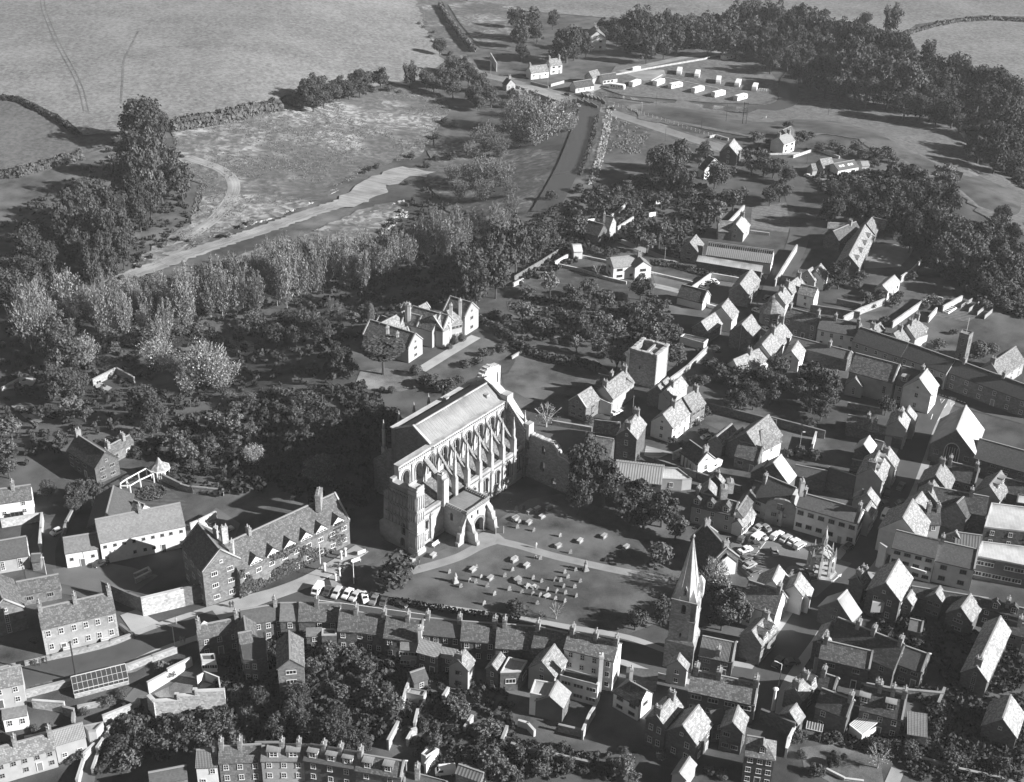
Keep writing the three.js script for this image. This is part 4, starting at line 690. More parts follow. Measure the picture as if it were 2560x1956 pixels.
begin('gable_house','stone gabled house with a projecting bay window','house');wing([1050,6,1158,-185,1157,176],6.8,{ n: 2,g: 2,wf: 'w',rt: 0.5,m: 'd',gt: 'sash' });
{ const p = sub(Q(975,195,3.4),base),f = (a,y,b) => add(p,[a,y,b]),m = new MB();m.prism((a,y,b) => f(a,b,-y),[[-1.2,-0.3],[1.2,-0.3],[0.8,0.8],[-0.8,0.8]].map(([a,y]) => [a,y - 0.3]),-1.2,1.2);const o = m.build('bay_window',M(0.4),cur);const g = new MB();g.box(f,-0.7,0.7,-0.5,0.9,0.5,0.56).build('pane',GLASS,o);}
begin('gable_house','small dark gable right of the bay window house','house');wing([1225,140,1265,75,1248,218],4.4,{ n: 0,g: 1,rt: 0.42,m: 'd' });
begin('gable_house','middle of three dark garden gables, narrow lit roof','house');wing([1465,98,1503,38,1488,226],4.8,{ n: 0,g: 2,rt: 0.34,m: 'd' });
begin('gable_house','right of three dark garden gables, broad lit roof','house');wing([1676,216,1758,104,1750,352],4.2,{ n: 0,g: 1,gt: 'wide',wf: 'w',rt: 0.34,m: 'd' });
begin('slate_house','dark roof running behind the three garden gables','house');wing([1270,40,1900,140,1250,120],4.2,{ r: 'd',m: 'd',n: 0,g: 0 });
begin('stone_house','L-shaped stone house with dark front roof and white gable','house');wing([522,486,938,583,600,655],6,{ m: 'd',n: 2,cp: 'B',c: [0.02],g: 2,wf: 's' });wing([604,330,520,470,640,440],5.4,{ n: 0,rt: 0.36,m: 'd' });
begin('stone_house','long dark-roofed house behind the L-shaped stone house','house');wing([652,300,1200,520,940,622],5.2,{ r: 'd',m: 'd',n: 3,c: [0.3,0.55,0.98],w: 7,wt: 'sash',wf: 's' });
begin('slate_house','slate-roofed end house with white verge by walled yard','house');wing([1207,535,1402,605,1136,677],4.8,{ r: 's',m: 'd',n: 2,cp: 'B',wf: 's' });
begin('gable_house','shaded gable wing facing the high street foot','house');wing([480,505,560,520,372,590],5,{ m: 'g',n: 0,g: 0,rt: 0.15 });
begin('stone_house','cottage with sunlit roof and box dormer by street lamp','cottage');wing([290,884,432,738,346,992],4.4,{ n: 1,g: 0,c: [0.02,0.6],rt: 0.34,d: [0.72],m: 'd' });
begin('slate_house','small dark hipped house with white end behind cottage','house');wing([512,757,646,802,472,880],4,{ r: 'd',m: 'd',n: 0,g: 0,c: [0.02],cp: 'B' });
begin('stone_house','stone house with bright white gable and striped porch','house');wing([518,890,775,987,386,1003],5.4,{ r: 'd',m: 'd',n: 2,wf: 'w',c: [1],g: 0,wl: '',cp: 'B',wt: 'sash',door: 0 });
begin('stone_house','tall house with steep dark roof windows above conservatory','house');wing([872,862,1222,950,832,1062],5.4,{ r: 'd',m: 'd',n: 3,wf: 'w',c: [0.35,0.7,1],d: [0.06,0.68],db: 0.7,dt: 'f',cp: 'B',g: 0 });
begin('rear_extension','low pantiled wing right of the tall steep-roofed house','extension');wing([1232,1078,1388,1102,1168,1255],2.8,{ mono: 1,r: 'p',rt: 0.24,m: 'd',n: 0,rise: 1.4 });
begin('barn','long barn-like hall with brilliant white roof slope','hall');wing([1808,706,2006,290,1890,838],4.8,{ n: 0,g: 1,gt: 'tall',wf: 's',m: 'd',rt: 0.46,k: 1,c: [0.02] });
begin('slate_house','house at right edge with stained bright roof slope','house');wing([2022,1142,2092,946,2150,1258],3,{ n: 0,g: 1,wf: 'w',rt: 0.44,m: 'd',k: 1 });
begin('shed','small stone-roofed shed left of the white gable house','shed');wing([248,1085,306,1018,316,1182],2.8,{ n: 0,g: 0,rt: 0.36,m: 'd' });
begin('slate_house','dark roof below the brick shop fascia at right edge','house');wing([1830,130,2300,250,1800,200],4.4,{ r: 'd',m: 'd',n: 3,g: 0,d: [0.3,0.62],dw: 0.7,wf: 'w',c: [0.5] });
begin('stone_house','dark house at right edge behind the barn-like hall','house');wing([2070,320,2300,380,2060,420],4.2,{ r: 'd',m: 'd',n: 2,g: 0,c: [0.4] });
begin('shed','small white-ended shed beside the three garden gables','shed');wing([1255,310,1360,335,1215,390],2.6,{ r: 's',m: 'd',rt: 0.2,n: 0,g: 0,cp: 'B' });
begin('outbuilding','low dark range between high street cottage and yard','outbuilding');wing([850,850,1000,880,830,930],2.8,{ r: 'd',m: 'd',n: 0,g: 0,c: [0.95] });
tile(1900,960);
begin('school_hall','stone hall with great pointed tracery window beside the high street','hall');
{ const w = wing([1638,388,1720,185,1792,582],5.6,{ n: 2,g: 0,m: 'd',r: 'e',rt: 0.6,at: 0,k: 1 });
for (const d of [-1,1]) { const a = d > 0 ? w.a1 : w.a0,nn = [w.u[0] * d,0,w.u[2] * d];if (!faces(add(w.f(a,0,0),base),nn)) continue;const F = (x,y,z) => w.f(a + d * z,y,x),m = new MB(),g = new MB(),arch = (r,y0,h) => { const p = [[-r,y0],[r,y0],[r,h]];for (let i = 1;i < 8;i++) { const t = i / 8 * Math.PI;p.push([r * Math.cos(t),h + r * 1.25 * Math.sin(t)]);} p.push([-r,h]);return p;};
m.prism(F,arch(1.75,1.3,4.2),0.01,0.12);const o = m.build('arched_window',M(0.4),cur);g.prism(F,arch(1.55,1.5,4.2),0.12,0.15);g.build('pane',GLASS,o);const b = new MB();for (let i = -2;i <= 2;i++) b.box(F,i * 0.55 - 0.06,i * 0.55 + 0.06,1.5,5.2,0.15,0.22);b.build('mullion',M(0.4),o);
for (const x of [-3.4,3.4]) win('mull',F(x,3,0.01),Math.atan2(nn[0],nn[2]),'s',0.9,1.3);} }
begin('slate_house','dark-roofed range with two rooflights right of the stone hall','house');wing([1832,460,2290,585,1800,622],4.2,{ r: 's',rt: 0.1,m: 'd',n: 4,wf: 's',g: 0 });
begin('street_house','tall house with bright roof at the upper high street corner','house');wing([1152,302,1191,195,1217,390],6.6,{ n: 4,wf: 'w',m: 'g',g: 0,rt: 0.42,c: [0.3],door: 0 });wing([1227,232,1246,186,1300,300],6,{ n: 2,wf: 'w',m: 'g',g: 0,rt: 0.42,door: 0 });
begin('stone_house','low stone range running back from the upper high street','house');wing([738,262,925,300,725,345],3.4,{ m: 'd',n: 0,g: 0,c: [0.95],rt: 0.18 });wing([925,330,1205,402,900,385],3.6,{ m: 'd',n: 0,g: 0,c: [0.08,0.75],rt: 0.26 });
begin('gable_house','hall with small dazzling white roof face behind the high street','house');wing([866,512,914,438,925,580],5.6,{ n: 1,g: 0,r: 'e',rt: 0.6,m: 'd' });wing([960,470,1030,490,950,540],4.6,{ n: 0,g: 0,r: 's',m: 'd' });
begin('street_house','tall high street house with three little roof dormers','house');wing([928,702,1002,548,1004,848],7.4,{ n: 5,wf: 'w',m: 'g',g: 0,rt: 0.36,d: [0.2,0.5,0.8],db: 0.5,dh: 1,dw: 0.6,dt: 'f',c: [0.02],door: 0,cs: 1.4,pots: 4 });
begin('street_house','stone house behind the three-dormer high street house','house');wing([1040,592,1080,530,1145,655],7,{ n: 3,wf: 'w',m: 'g',g: 0,rt: 0.36,c: [0.1],door: 0 });
begin('stone_house','dark rear wing west of the three-dormer house','house');wing([770,632,905,660,750,720],5,{ m: 'd',n: 2,g: 0,rt: 0.14 });
begin('street_house','twin-gabled house with sunlit roofs at mid high street','house');wing([830,925,857,886,850,1000],6,{ n: 1,g: 0,rt: 0.4,m: 'g' });wing([895,922,926,870,985,985],6,{ n: 4,g: 0,rt: 0.4,m: 'g',wf: 'w',door: 0 });
begin('street_house','narrow street front north of the corner white house','house');wing([880,1055,925,985,925,1085],6.4,{ n: 3,g: 0,rt: 0.34,m: 'g',wf: 'w',door: 0 });
begin('corner_house','large cream corner house facing the market square','house');wing([345,912,855,1055,287,1013],6.1,{ E: 1,m: 'r',wf: 'd',n: 6,fl: 2,r: 's',rt: 0.15,c: [0.03,0.98],cp: 'B',g: 3,door: 4,skip: 0,at: 0 });
{ const p = sub(Q(345,880,9),base);chimney((a,y,b) => add(p,[a,y - 9,b]),0,9,0,1.2,2.2,3,M(0.55,'render'));}
begin('stone_hall','stone building with round-topped gable beside the cream house','building');wing([60,770,300,870,30,985],5,{ m: 'a',n: 3,r: 's',rt: 0.1,g: 0,wt: 'mull',wf: 's',door: 0 });
{ const a = Q(30,1150,0),b = Q(280,1195,0);const d = unit(sub(b,a)),n = [-d[2],0,d[0]],L = len(sub(b,a)),o = sub(a,base),f = (x,y,z) => add(add(add(o,d,x),n,z),[0,y,0]),P2 = [[0,0],[L,0],[L,4.6]];for (let i = 1;i < 9;i++) P2.push([L * 0.5 + L * 0.5 * Math.cos(i / 9 * Math.PI),4.6 + 2 * Math.sin(i / 9 * Math.PI)]);P2.push([0,4.6]);const m = new MB();m.prism(f,P2,-0.3,0.3);m.build('shaped_gable',M(0.3,'ashlar'),cur);const tw = Math.atan2(n[0],n[2]);for (const [x,y] of [[L * 0.3,2.6],[L * 0.62,2.6],[L * 0.46,4.9]]) win('mull',f(x,y,0.31),tw,'s',0.9,1.1);}
begin('stone_house','stone building with castellated twin chimneys left of round gable','building');wing([-40,810,60,840,-90,930],5,{ m: 'a',n: 2,r: 's',g: 1,wt: 'mull',c: [0.9],cu: 2.4 });
begin('gable_house','bright steep-roofed house with dark dormer behind the square','house');wing([112,665,178,594,240,790],5,{ n: 0,g: 0,r: 'e',rt: 0.55,m: 'd',d: [0.4],ds: 0,w: 8 });
begin('outbuilding','dark outbuildings behind the cream corner house','outbuilding');wing([300,680,560,730,280,760],3.4,{ r: 's',m: 'd',n: 0,g: 0 });wing([580,700,820,780,560,800],3.4,{ r: 's',m: 'd',n: 0,g: 0 });
// right-hand side of the high street
begin('street_house','gable house with lit roof below the stone hall','house');wing([1466,768,1522,655,1585,872],6.2,{ n: 1,g: 0,rt: 0.28,m: 'd',c: [0.9] });
begin('stone_house','long dark roof with white gable end below the hall','house');wing([1530,640,1826,712,1500,770],6,{ n: 3,g: 0,r: 'd',m: 'd',c: [0.15,0.98],cp: 'B' });
begin('street_house','slim lit gable wedged beside the dark roofs','house');wing([1405,905,1452,810,1478,1028],6,{ n: 0,g: 0,rt: 0.28,m: 'd',c: [0.05],cu: 1.8 });
begin('stone_house','big dark roof in the middle of the right-hand block','house');wing([1450,862,1905,948,1420,1010],5.4,{ n: 0,g: 0,r: 'd',m: 'd',c: [0.7] });wing([1640,1000,1720,925,1780,1060],5,{ n: 1,g: 0,r: 'd',m: 'd' });
begin('street_house','high street house with broad lit slope, lower of a pair','house');wing([1190,1122,1276,965,1290,1250],6.6,{ n: 3,g: 0,rt: 0.36,m: 'r',door: 0,w: 8.5 });
begin('street_house','high street house with shadowed lit slope, upper of a pair','house');wing([1292,978,1352,905,1378,1080],6.4,{ n: 2,g: 0,rt: 0.36,m: 'g',door: 0 });
begin('gable_house','narrow dark house with stacked white chimneys behind pair','house');wing([1390,1045,1500,1050,1365,1165],5.4,{ n: 1,g: 0,r: 'd',m: 'g',c: [0,1] });
begin('white_house','cream three-storey shop range facing the market cross','shop');wing([1140,1224,1495,1312,1079,1358],7.3,{ m: 'r',wf: 'd',n: 4,fl: 3,r: 's',rt: 0.12,g: 1,skip: 0,door: 9,k: 0.65 });
{ const a = sub(Q(1255,1540,2.9),base),b = sub(Q(1385,1580,2.9),base),d = unit(sub(b,a)),f = (x,y,z) => [a[0] + d[0] * x + d[2] * z,a[1] + y,a[2] + d[2] * x - d[0] * z],m = new MB();m.box(f,0,len(sub(b,a)),-0.05,0.5,-0.25,0.05);m.build('shop_sign',M(0.7),cur);}
begin('white_house','plain cream house with four windows right of the shop range','house');wing([1496,1312,1818,1386,1462,1472],6.3,{ m: 'r',wf: 'd',n: 2,fl: 2,r: 's',rt: 0.12,skip: 0,door: 9,g: 0,cp: 'B',c: [0.02] });
begin('flat_roofed_shop','modern brick shop with two window rows and white flat roof','shop');block([1850,1310,2330,1370,2300,1530,1800,1430],6.2,{ m: 'b',rt: 0.62,pt: 0.7,n: 6,fl: 2,wt: 'wide' });
begin('flat_roofed_building','large white flat-roofed building at the right edge','building');block([1930,990,2330,1040,2330,1240,1870,1190],5.4,{ m: 'd',rt: 0.6,pt: 0.7,n: 3,fl: 2 });
begin('flat_roofed_building','small white flat roof at right edge above the large one','building');block([2150,915,2330,940,2330,1020,2140,990],5,{ m: 'd',rt: 0.6,n: 0 });
begin('gable_house','house with lit curved roof by the right edge flat roofs','house');wing([1912,852,2012,730,1978,1000],5,{ n: 1,g: 0,rt: 0.28,m: 'g',d: [0.35,0.7],db: 0.5,dt: 'f' });
begin('slate_house','dark roof at right edge behind the flat-roofed buildings','house');wing([2050,790,2300,850,2030,900],4.6,{ r: 'd',m: 'd',n: 0,g: 0,c: [0.7] });
begin('outbuilding','glass-roofed store with small gable in the right-hand block','outbuilding');wing([1635,1240,1850,1270,1590,1330],3,{ r: 'c',rt: 0.2,m: 'd',n: 0,g: 0 });wing([1630,1236,1640,1225,1700,1345],3.4,{ n: 0,g: 1,rt: 0.34,m: 'd' });
begin('gable_house','white gable front with dark door beside the market square','house');wing([105,1640,160,1518,225,1600],4.6,{ n: 0,g: 1,rt: 0.5,m: 'r',w: 6.5 });
begin('gable_house','second white gable beside the market square corner','house');wing([300,1660,330,1580,398,1650],4.4,{ n: 0,g: 0,rt: 0.5,m: 'r',w: 6 });
begin('street_house','small hipped house at the high street bend','house');wing([812,1612,880,1560,850,1700],5,{ n: 1,g: 0,rt: 0.26,m: 'd',c: [0.9,0.1] });

tile(1900,480);
begin('school','school with four small triangular dormers and lit roof','school');wing([742,532,877,277,806,600],3.4,{ w: 7,n: 6,wf: 'w',g: 1,rt: 0.34,m: 'd',d: [0.12,0.36,0.6,0.84],db: 0.7,dh: 0.7,dw: 0.95,c: [] });wing([890,270,935,215,985,370],3.4,{ w: 6,n: 1,g: 1,rt: 0.24,m: 'd' });wing([940,215,1060,240,1000,320],3,{ w: 4.5,n: 0,g: 0,rt: 0.2,m: 'd' });
begin('school_house','dark house attached to the back of the school','house');wing([610,330,800,250,620,400],4,{ w: 6,r: 'd',m: 'd',n: 2,g: 0,c: [0.75],rt: 0.12 });
begin('cottage','cottage with narrow lit roof at the lane corner','cottage');wing([398,657,438,631,480,757],3.8,{ n: 1,g: 1,rt: 0.36,m: 'g',w: 5.4 });wing([470,665,510,600,545,720],3.8,{ n: 1,g: 0,rt: 0.36,m: 'r' });
begin('stone_house','rambling house with broad lit roofs and white end wall','house');wing([222,785,330,705,268,852],5,{ n: 1,g: 0,rt: 0.34,m: 'g',c: [0,0.98] });wing([345,772,480,805,388,862],4.6,{ n: 1,g: 1,rt: 0.42,m: 'r',c: [] });wing([150,855,210,800,200,950],5,{ n: 0,g: 0,rt: 0.34,m: 'g',c: [0.5] });
begin('round_house','corner house with rounded conical stone roof','house');{ const p = Q(108,930,5.6);p[1] = 0;setBase(p);const f = (a,y,b) => [a,y,b],m = new MB(),r = new MB();m.cone(f,0,0,-0.5,3.6,3.4,3.4,10);m.build('wall',mt(WALL,'s'),cur);r.cone(f,0,0,3.6,6.6,3.8,0.9,10);r.build('roof',M(0.25,'tiles'),cur);chimney(f,0,6.4,0,0.9,1.2,1);for (let i = 0;i < 3;i++) { const t = i * 0.6 - 0.5;win('mull',[3.42 * Math.sin(t),2,3.42 * Math.cos(t)],t,'w',0.9,0.8);} }
begin('terrace_house','left stone house of the long street terrace','house');wing([238,966,502,1032,180,1038],6,{ m: 's',n: 4,wf: 'w',g: 0,c: [0.02,0.98],rt: 0.2 });
begin('terrace_house','pale-fronted terrace house with single white dormer','house');wing([512,1040,838,1102,484,1142],6.4,{ m: 'r',n: 4,wf: 'w',g: 0,d: [0.12],ds: 0,c: [0.35,0.98],r: 's',cp: 'B',rt: 0.13 });
begin('terrace_house','long dark-roofed terrace with parapet end, left half','terrace');wing([840,1130,1240,1262,792,1248],5.8,{ m: 'g',n: 5,wf: 'w',g: 0,r: 's',rt: 0.1,c: [] });
begin('terrace_house','long dark-roofed terrace with big round cart arch, right half','terrace');{ const w = wing([1240,1262,1625,1398,1210,1385],5.8,{ m: 'g',n: 5,wf: 'w',g: 0,r: 's',rt: 0.1,c: [] }),m = new MB(),sg = faces(add(w.f(0,0,w.hw),base),w.n) ? 1 : -1,pts = [[-1.3,0],[1.3,0],[1.3,1.9]];for (let i = 1;i < 8;i++) pts.push([1.3 * Math.cos(i / 8 * Math.PI),1.9 + 1.1 * Math.sin(i / 8 * Math.PI)]);pts.push([-1.3,1.9]);m.prism((a,y,b) => w.f(w.a1 * (w.f(w.a1,0,0)[0] > 0 ? 1 : 1) * 0.72 + a,y,sg * w.hw + sg * b),pts,0.02,0.16);m.build('cart_arch',DARK,cur);}
begin('terrace_house','shadowed terrace end running off the right edge','terrace');wing([1628,1398,2320,1650,1590,1510],5.6,{ m: 's',n: 6,wf: 'w',g: 0,r: 's',rt: 0.1,c: [0.1,0.6] });
begin('rear_extension','small gabled wing behind the middle of the long terrace','house');wing([918,1150,1005,1092,1040,1150],4.6,{ n: 0,g: 0,rt: 0.26,m: 'd',c: [0.2] });
begin('stone_house','pyramid-roofed house cluster with white lean-to behind terrace','house');wing([1225,1125,1300,1062,1370,1160],4.8,{ n: 1,g: 0,rt: 0.27,m: 'g',hip: 'B',c: [0.2,0.8] });wing([1115,1185,1215,1120,1230,1240],4.4,{ n: 0,g: 0,rt: 0.27,m: 'g',c: [0.5] });wing([1345,1150,1400,1190,1340,1225],3.6,{ mono: 1,n: 2,rt: 0.55,r: 'e',m: 'r',rise: 0.8,w: 4 });
begin('stair_tower','plain square tower with flagpole behind the long terrace','tower');{ const o = block([1690,1140,1783,1167,1745,1195,1665,1172],9.2,{ E: 1,m: 's',n: 1,fl: 2,wt: 'tall',wf: 's',rt: 0.3 });const p = sub(Q(1722,1170,9.6),base),m = new MB();m.beam(p,add(p,[0,4.2,0]),0.12);m.build('flagpole',M(0.55),cur);}
begin('chapel','house with pointed gable at the right edge above terrace','house');wing([1930,1432,2132,1292,2080,1500],4.4,{ n: 3,wt: 'tall',wf: 'w',g: 1,rt: 0.24,m: 'g',c: [0.02] });
begin('gable_house','garden house with bright slate roof among walled gardens','house');wing([1020,782,1122,697,1058,842],3.2,{ n: 3,g: 0,r: 's',rt: 0.4,m: 'r',wf: 'd' });
begin('chapel','chapel with round-headed windows and tiled roof by the gardens','chapel');wing([800,1347,1162,1442,741,1492],5.8,{ E: 1,n: 3,wt: 'tall',wf: 's',m: 'g',rt: 0.2,cp: 'B',g: 0,fl: 1,door: 9 });wing([795,1560,815,1512,705,1575],3.6,{ n: 0,g: 1,gt: 'tall',rt: 0.3,m: 'g',w: 4.2,at: 0 });
begin('white_house','tall house with dazzling white end wall at road junction','house');wing([1190,1452,1375,1500,1120,1600],6,{ n: 2,g: 0,r: 's',m: 'g',c: [0.95],d: [0.3],dt: 'f' });wing([1330,1560,1395,1480,1440,1590],6.6,{ n: 2,g: 1,r: 'e',rt: 0.5,m: 'r',w: 7,door: 0 });
begin('slate_house','long slate-roofed hall with white gable left of the chapel','hall');wing([272,1206,757,1332,345,1300],4,{ n: 0,r: 's',m: 'd',cp: 'B',g: 1,rt: 0.17,c: [0.65] });
begin('gable_house','small bright house with porch beside the slate hall','house');wing([262,1330,318,1246,335,1400],4,{ n: 1,g: 1,rt: 0.42,m: 'r',w: 4.5 });
tile(1280,480);
begin('curved_terrace','long curving house with broad sunlit roof and tall stacks','house');wing([1845,1402,2085,1300,2015,1455],3,{ n: 3,g: 0,rt: 0.36,m: 'r',c: [0.55] });wing([2082,1275,2251,1085,2301,1230],4.4,{ n: 3,g: 0,rt: 0.36,m: 'r',c: [0.5,0.98],cu: 2 });

// houses round the square ruin
begin('stone_house','rambling many-gabled house in front of the ruined tower','house');
wing([725,1520,900,1560,690,1610],5,{ n: 0,g: 0,m: 's',rt: 0.15,c: [0.6] });wing([765,1625,945,1485,900,1680],5.2,{ n: 0,g: 0,rt: 0.3,m: 'g',c: [0.02,0.98] });
tile(1280,960);
wing([548,100,665,25,600,212],4.6,{ n: 1,g: 2,rt: 0.3,m: 's',wt: 'mull',cp: 'A' });wing([965,-10,905,-90,1025,92],5.4,{ n: 0,g: 1,rt: 0.22,m: 'r' });wing([690,110,720,60,830,165],3.6,{ mono: 1,n: 2,r: 'e',rt: 0.5,m: 'r',wt: 'wide' });
begin('gable_house','bright-roofed house right of the ruined tower','house');wing([1290,52,1410,-60,1400,70],5,{ n: 0,g: 0,rt: 0.46,m: 'g',c: [0.3] });wing([1215,20,1300,-50,1290,120],4.4,{ n: 0,g: 0,rt: 0.34,m: 'd' });
begin('tall_house','tall square house with steep lit roof and two stacks','house');wing([960,374,1041,246,1034,472],7.6,{ n: 0,g: 1,rt: 0.36,m: 'd',c: [0.02,0.98],cs: 1.1,wf: 'w',gs: 'A' });
begin('rear_extension','low stone wing with white gate left of the tall house','outbuilding');wing([640,430,845,465,600,600],3,{ m: 'd',n: 1,g: 0,rt: 0.18 });wing([690,305,900,330,665,400],3,{ m: 'd',n: 0,g: 0,rt: 0.2 });
begin('stone_house','house with bright lower roof bay and white front','house');wing([1257,257,1425,118,1322,384],5,{ n: 4,g: 1,rt: 0.36,m: 'r',wf: 'w',c: [0.5],gs: 'A' });
begin('stone_house','creeper-covered upper end of the white-fronted row','house');wing([1428,118,1542,50,1502,228],5.6,{ n: 3,g: 0,rt: 0.28,m: 's',c: [0.95] });
begin('stone_house','low triple-gabled range behind the shops','house');wing([1703,442,1832,336,1716,545],4,{ n: 0,g: 0,rt: 0.3,m: 'd' });wing([1822,448,1922,370,1860,545],3.8,{ n: 0,g: 0,rt: 0.3,m: 'd' });wing([1895,480,2090,530,1850,600],3.6,{ n: 2,g: 1,rt: 0.16,m: 's',cp: 'B' });
begin('stone_house','house with hipped roof and tall sunlit gable wing','house');wing([1955,410,2140,262,2060,440],5,{ n: 0,g: 0,rt: 0.28,m: 'd',w: 8 });wing([2070,400,2110,380,2150,510],5,{ n: 1,g: 0,rt: 0.24,m: 'r',hip: 'AB',w: 6 });
begin('cottage','half-timbered cottage with dark roof and white gable','cottage');wing([1482,474,1628,578,1408,570],3.8,{ n: 0,g: 1,r: 'd',m: 'r',cp: 'B',c: [0.95] });
{ const m = new MB(),a = sub(Q(1400,580,3.6),base),b = sub(Q(1565,700,3.4),base);for (let i = 0;i < 6;i++) { const p = mid(a,b,(i + 0.3) / 6);m.beam(add(p,[0,-3.2,0.15]),add(p,[0,0,0.15]),0.22);} m.build('timber_frame',M(0.06),cur);}
house('shed','long corrugated shed roof beside the big dark tree','shed',[822,645,1262,696,915,800],3,{ r: 'c',rt: 0.34,n: 0,m: 'd',k: 0.5,g: 0 });
begin('shed','white flat-roofed store at the end of the corrugated shed','shed');block([1262,690,1385,700,1500,790,1420,800,1240,790],3.2,{ m: 'g',rt: 0.6,n: 1 });
begin('stone_house','shop house with three little dormers at the square','shop');wing([1530,902,1885,992,1420,990],5.4,{ n: 3,wf: 'w',m: 'g',r: 'd',d: [0.1,0.42,0.78],dw: 0.8,db: 0.9,dm: 'g',g: 2,rt: 0.14,cp: 'B',c: [0.02] });
{ for (const [x,y] of [[1765,900],[1815,850]]) { const p = sub(Q(x,y,8),base);chimney((a,y2,b) => add(p,[a,y2 - 8,b]),0,8,0,2,1.2,4,M(0.4,'rubble'),0.5);} }
begin('stone_house','cross-gabled back wing of the dormered shop house','house');wing([1640,880,1650,800,1700,905],4.6,{ n: 0,g: 0,rt: 0.34,m: 'd' });wing([1880,1060,1990,890,1940,1090],5.2,{ n: 1,g: 1,rt: 0.14,m: 'r' });
begin('shop','low shop front with lit hipped roof facing the parked cars','shop');wing([1880,1160,1990,1050,1860,1225],3.2,{ n: 3,wt: 'shop',wf: 'w',g: 0,rt: 0.32,m: 'r',door: 0 });
begin('slate_house','long dark roof with one tiny dormer behind the spire','house');wing([1612,1168,1790,1372,1500,1300],4,{ r: 'd',m: 'd',n: 0,g: 0,cp: 1,d: [0.4],dw: 0.5,dh: 0.8,c: [0.02,0.98],ds: 0 });
begin('cottage','little white-gabled cottage between the spire tree and cars','cottage');wing([1800,1430,1770,1380,1865,1480],3,{ n: 0,g: 0,m: 'r',r: 'd',w: 4 });
begin('outbuilding','walled outhouse with small stack behind the shop row','outbuilding');wing([1700,770,1720,740,1760,820],2.8,{ n: 0,g: 0,rt: 0.34,m: 'd',c: [0.02],cu: 1 });
begin('gable_house','bright-roofed house left of the round-gabled building','house');wing([2090,690,2130,640,2190,760],5,{ n: 0,g: 0,r: 'e',rt: 0.5,m: 'd' });
tile(1280,480);
begin('modern_house','modern white L-shaped house with wide windows','house');wing([820,552,1032,530,850,632],4.8,{ n: 2,wt: 'wide',wf: 'd',m: 'r',r: 's',rt: 0.3,k: 0.6,g: 1,door: 0 });wing([1098,582,1050,528,1034,642],4.8,{ n: 0,g: 1,gt: 'wide',wf: 'd',m: 'r',r: 's',rt: 0.24,k: 0.7,at: 0,c: [0.8] });
begin('garage','white-roofed garage beside the modern house lawn','garage');wing([505,442,575,440,535,488],2.5,{ n: 0,g: 0,r: 'w',m: 'r',k: 0.35,w: 6 });
begin('stone_house','tall stone cottage with white gable and great dark roof','house');wing([845,212,785,200,800,308],5.2,{ w: 5.4,n: 1,g: 1,m: 'g',r: 'd',gt: 'small' });wing([765,275,640,240,600,345],3.6,{ w: 6,n: 0,g: 0,r: 'd',m: 'd' });{ const p = sub(Q(768,215,9),base);chimney((a,y,b) => add(p,[a,y - 9,b]),0,9,0,1,1.4,2);}
begin('stone_house','small house with bright roof beside the vegetable plot','house');wing([1866,272,1921,200,1926,336],3.6,{ w: 5.5,n: 1,g: 1,rt: 0.5,m: 'g',c: [0.98] });wing([1720,245,1840,250,1770,320],3,{ w: 5,n: 0,g: 1,rt: 0.22,m: 'd',c: [0.02] });
begin('warehouse','long warehouse with glazed ridge and bright lower roof','warehouse');{ const w = wing([1640,420,2180,490,1590,520],4.4,{ n: 0,g: 1,r: 'c',rt: 0.3,m: 'r',k: 0.7,gt: 'small' });wing([1555,532,2090,618,1508,572],2.8,{ mono: 1,n: 0,r: 'e',rt: 0.62,m: 'd',rise: 1.1 });const s = faces(add(w.f(0,0,w.hw),base),w.n) ? 1 : -1,sl = (w.h - w.e) / w.hw;for (let i = 0;i < 30;i++) { const m = new MB(),a = w.a0 + (w.a1 - w.a0) * (i + 0.5) / 30;m.quad(...[[-0.2,0.35],[0.2,0.35],[0.2,1.3],[-0.2,1.3]].map(([x,b]) => w.f(a + x,w.h - sl * b + 0.26,s * b)));m.build('roof_light',GLASS,cur);} }
begin('gable_house','steep stone gable at left end of the warehouse','house');wing([1482,425,1536,360,1545,498],4.6,{ n: 0,g: 1,rt: 0.28,m: 's' });
begin('outbuilding','dark-roofed cart shed with white gable by the car yard','outbuilding');wing([1418,775,1628,828,1380,862],2.4,{ w: 5.5,n: 0,g: 1,r: 'd',m: 'r',cp: 'B' });
begin('stone_house','sunlit-roofed range closing the car yard','house');wing([1900,772,1996,645,1962,880],4.6,{ n: 2,g: 0,rt: 0.34,m: 's' });
begin('stone_house','lit-roofed house with white finial below the car yard','house');wing([1746,962,1802,892,1812,1096],4.6,{ n: 1,g: 0,rt: 0.34,m: 'r' });
begin('stone_house','barn with pale roof strip left of the finial house','barn');wing([1576,1086,1692,1010,1650,1166],3.8,{ n: 1,g: 0,rt: 0.38,m: 's' });
begin('stone_house','steep-roofed house with tall stack beside the dark lane','house');wing([1915,1106,1996,1026,2002,1206],5.6,{ n: 1,g: 0,rt: 0.34,m: 's' });
begin('shed','small flat shed in the garden below the pale barn','shed');block([1430,1180,1640,1225,1600,1260,1400,1205],2.4,{ m: 'r',r: 's',n: 0 });
tile(1280,0);
begin('farm_cottage','white farm cottage pair by the bridge, lower half','cottage');wing([140,556,288,540,160,622],3,{ w: 5,n: 3,m: 'r',wf: 'd',wt: 'small',rt: 0.3,c: [0.02],g: 0 });
begin('farm_cottage','white farm cottage by the bridge, taller right half','cottage');wing([302,497,398,485,322,562],4.8,{ w: 5,n: 2,m: 'r',wf: 'd',rt: 0.3,c: [0.02,0.98],g: 1 });
begin('farmhouse','tall white farmhouse with hipped gable among big trees','house');wing([712,262,690,215,798,318],5.8,{ E: 1,n: 0,g: 2,m: 'r',wf: 'd',rt: 0.26,hip: '',c: [0.1,0.9],w: 9,k: 0.8 });
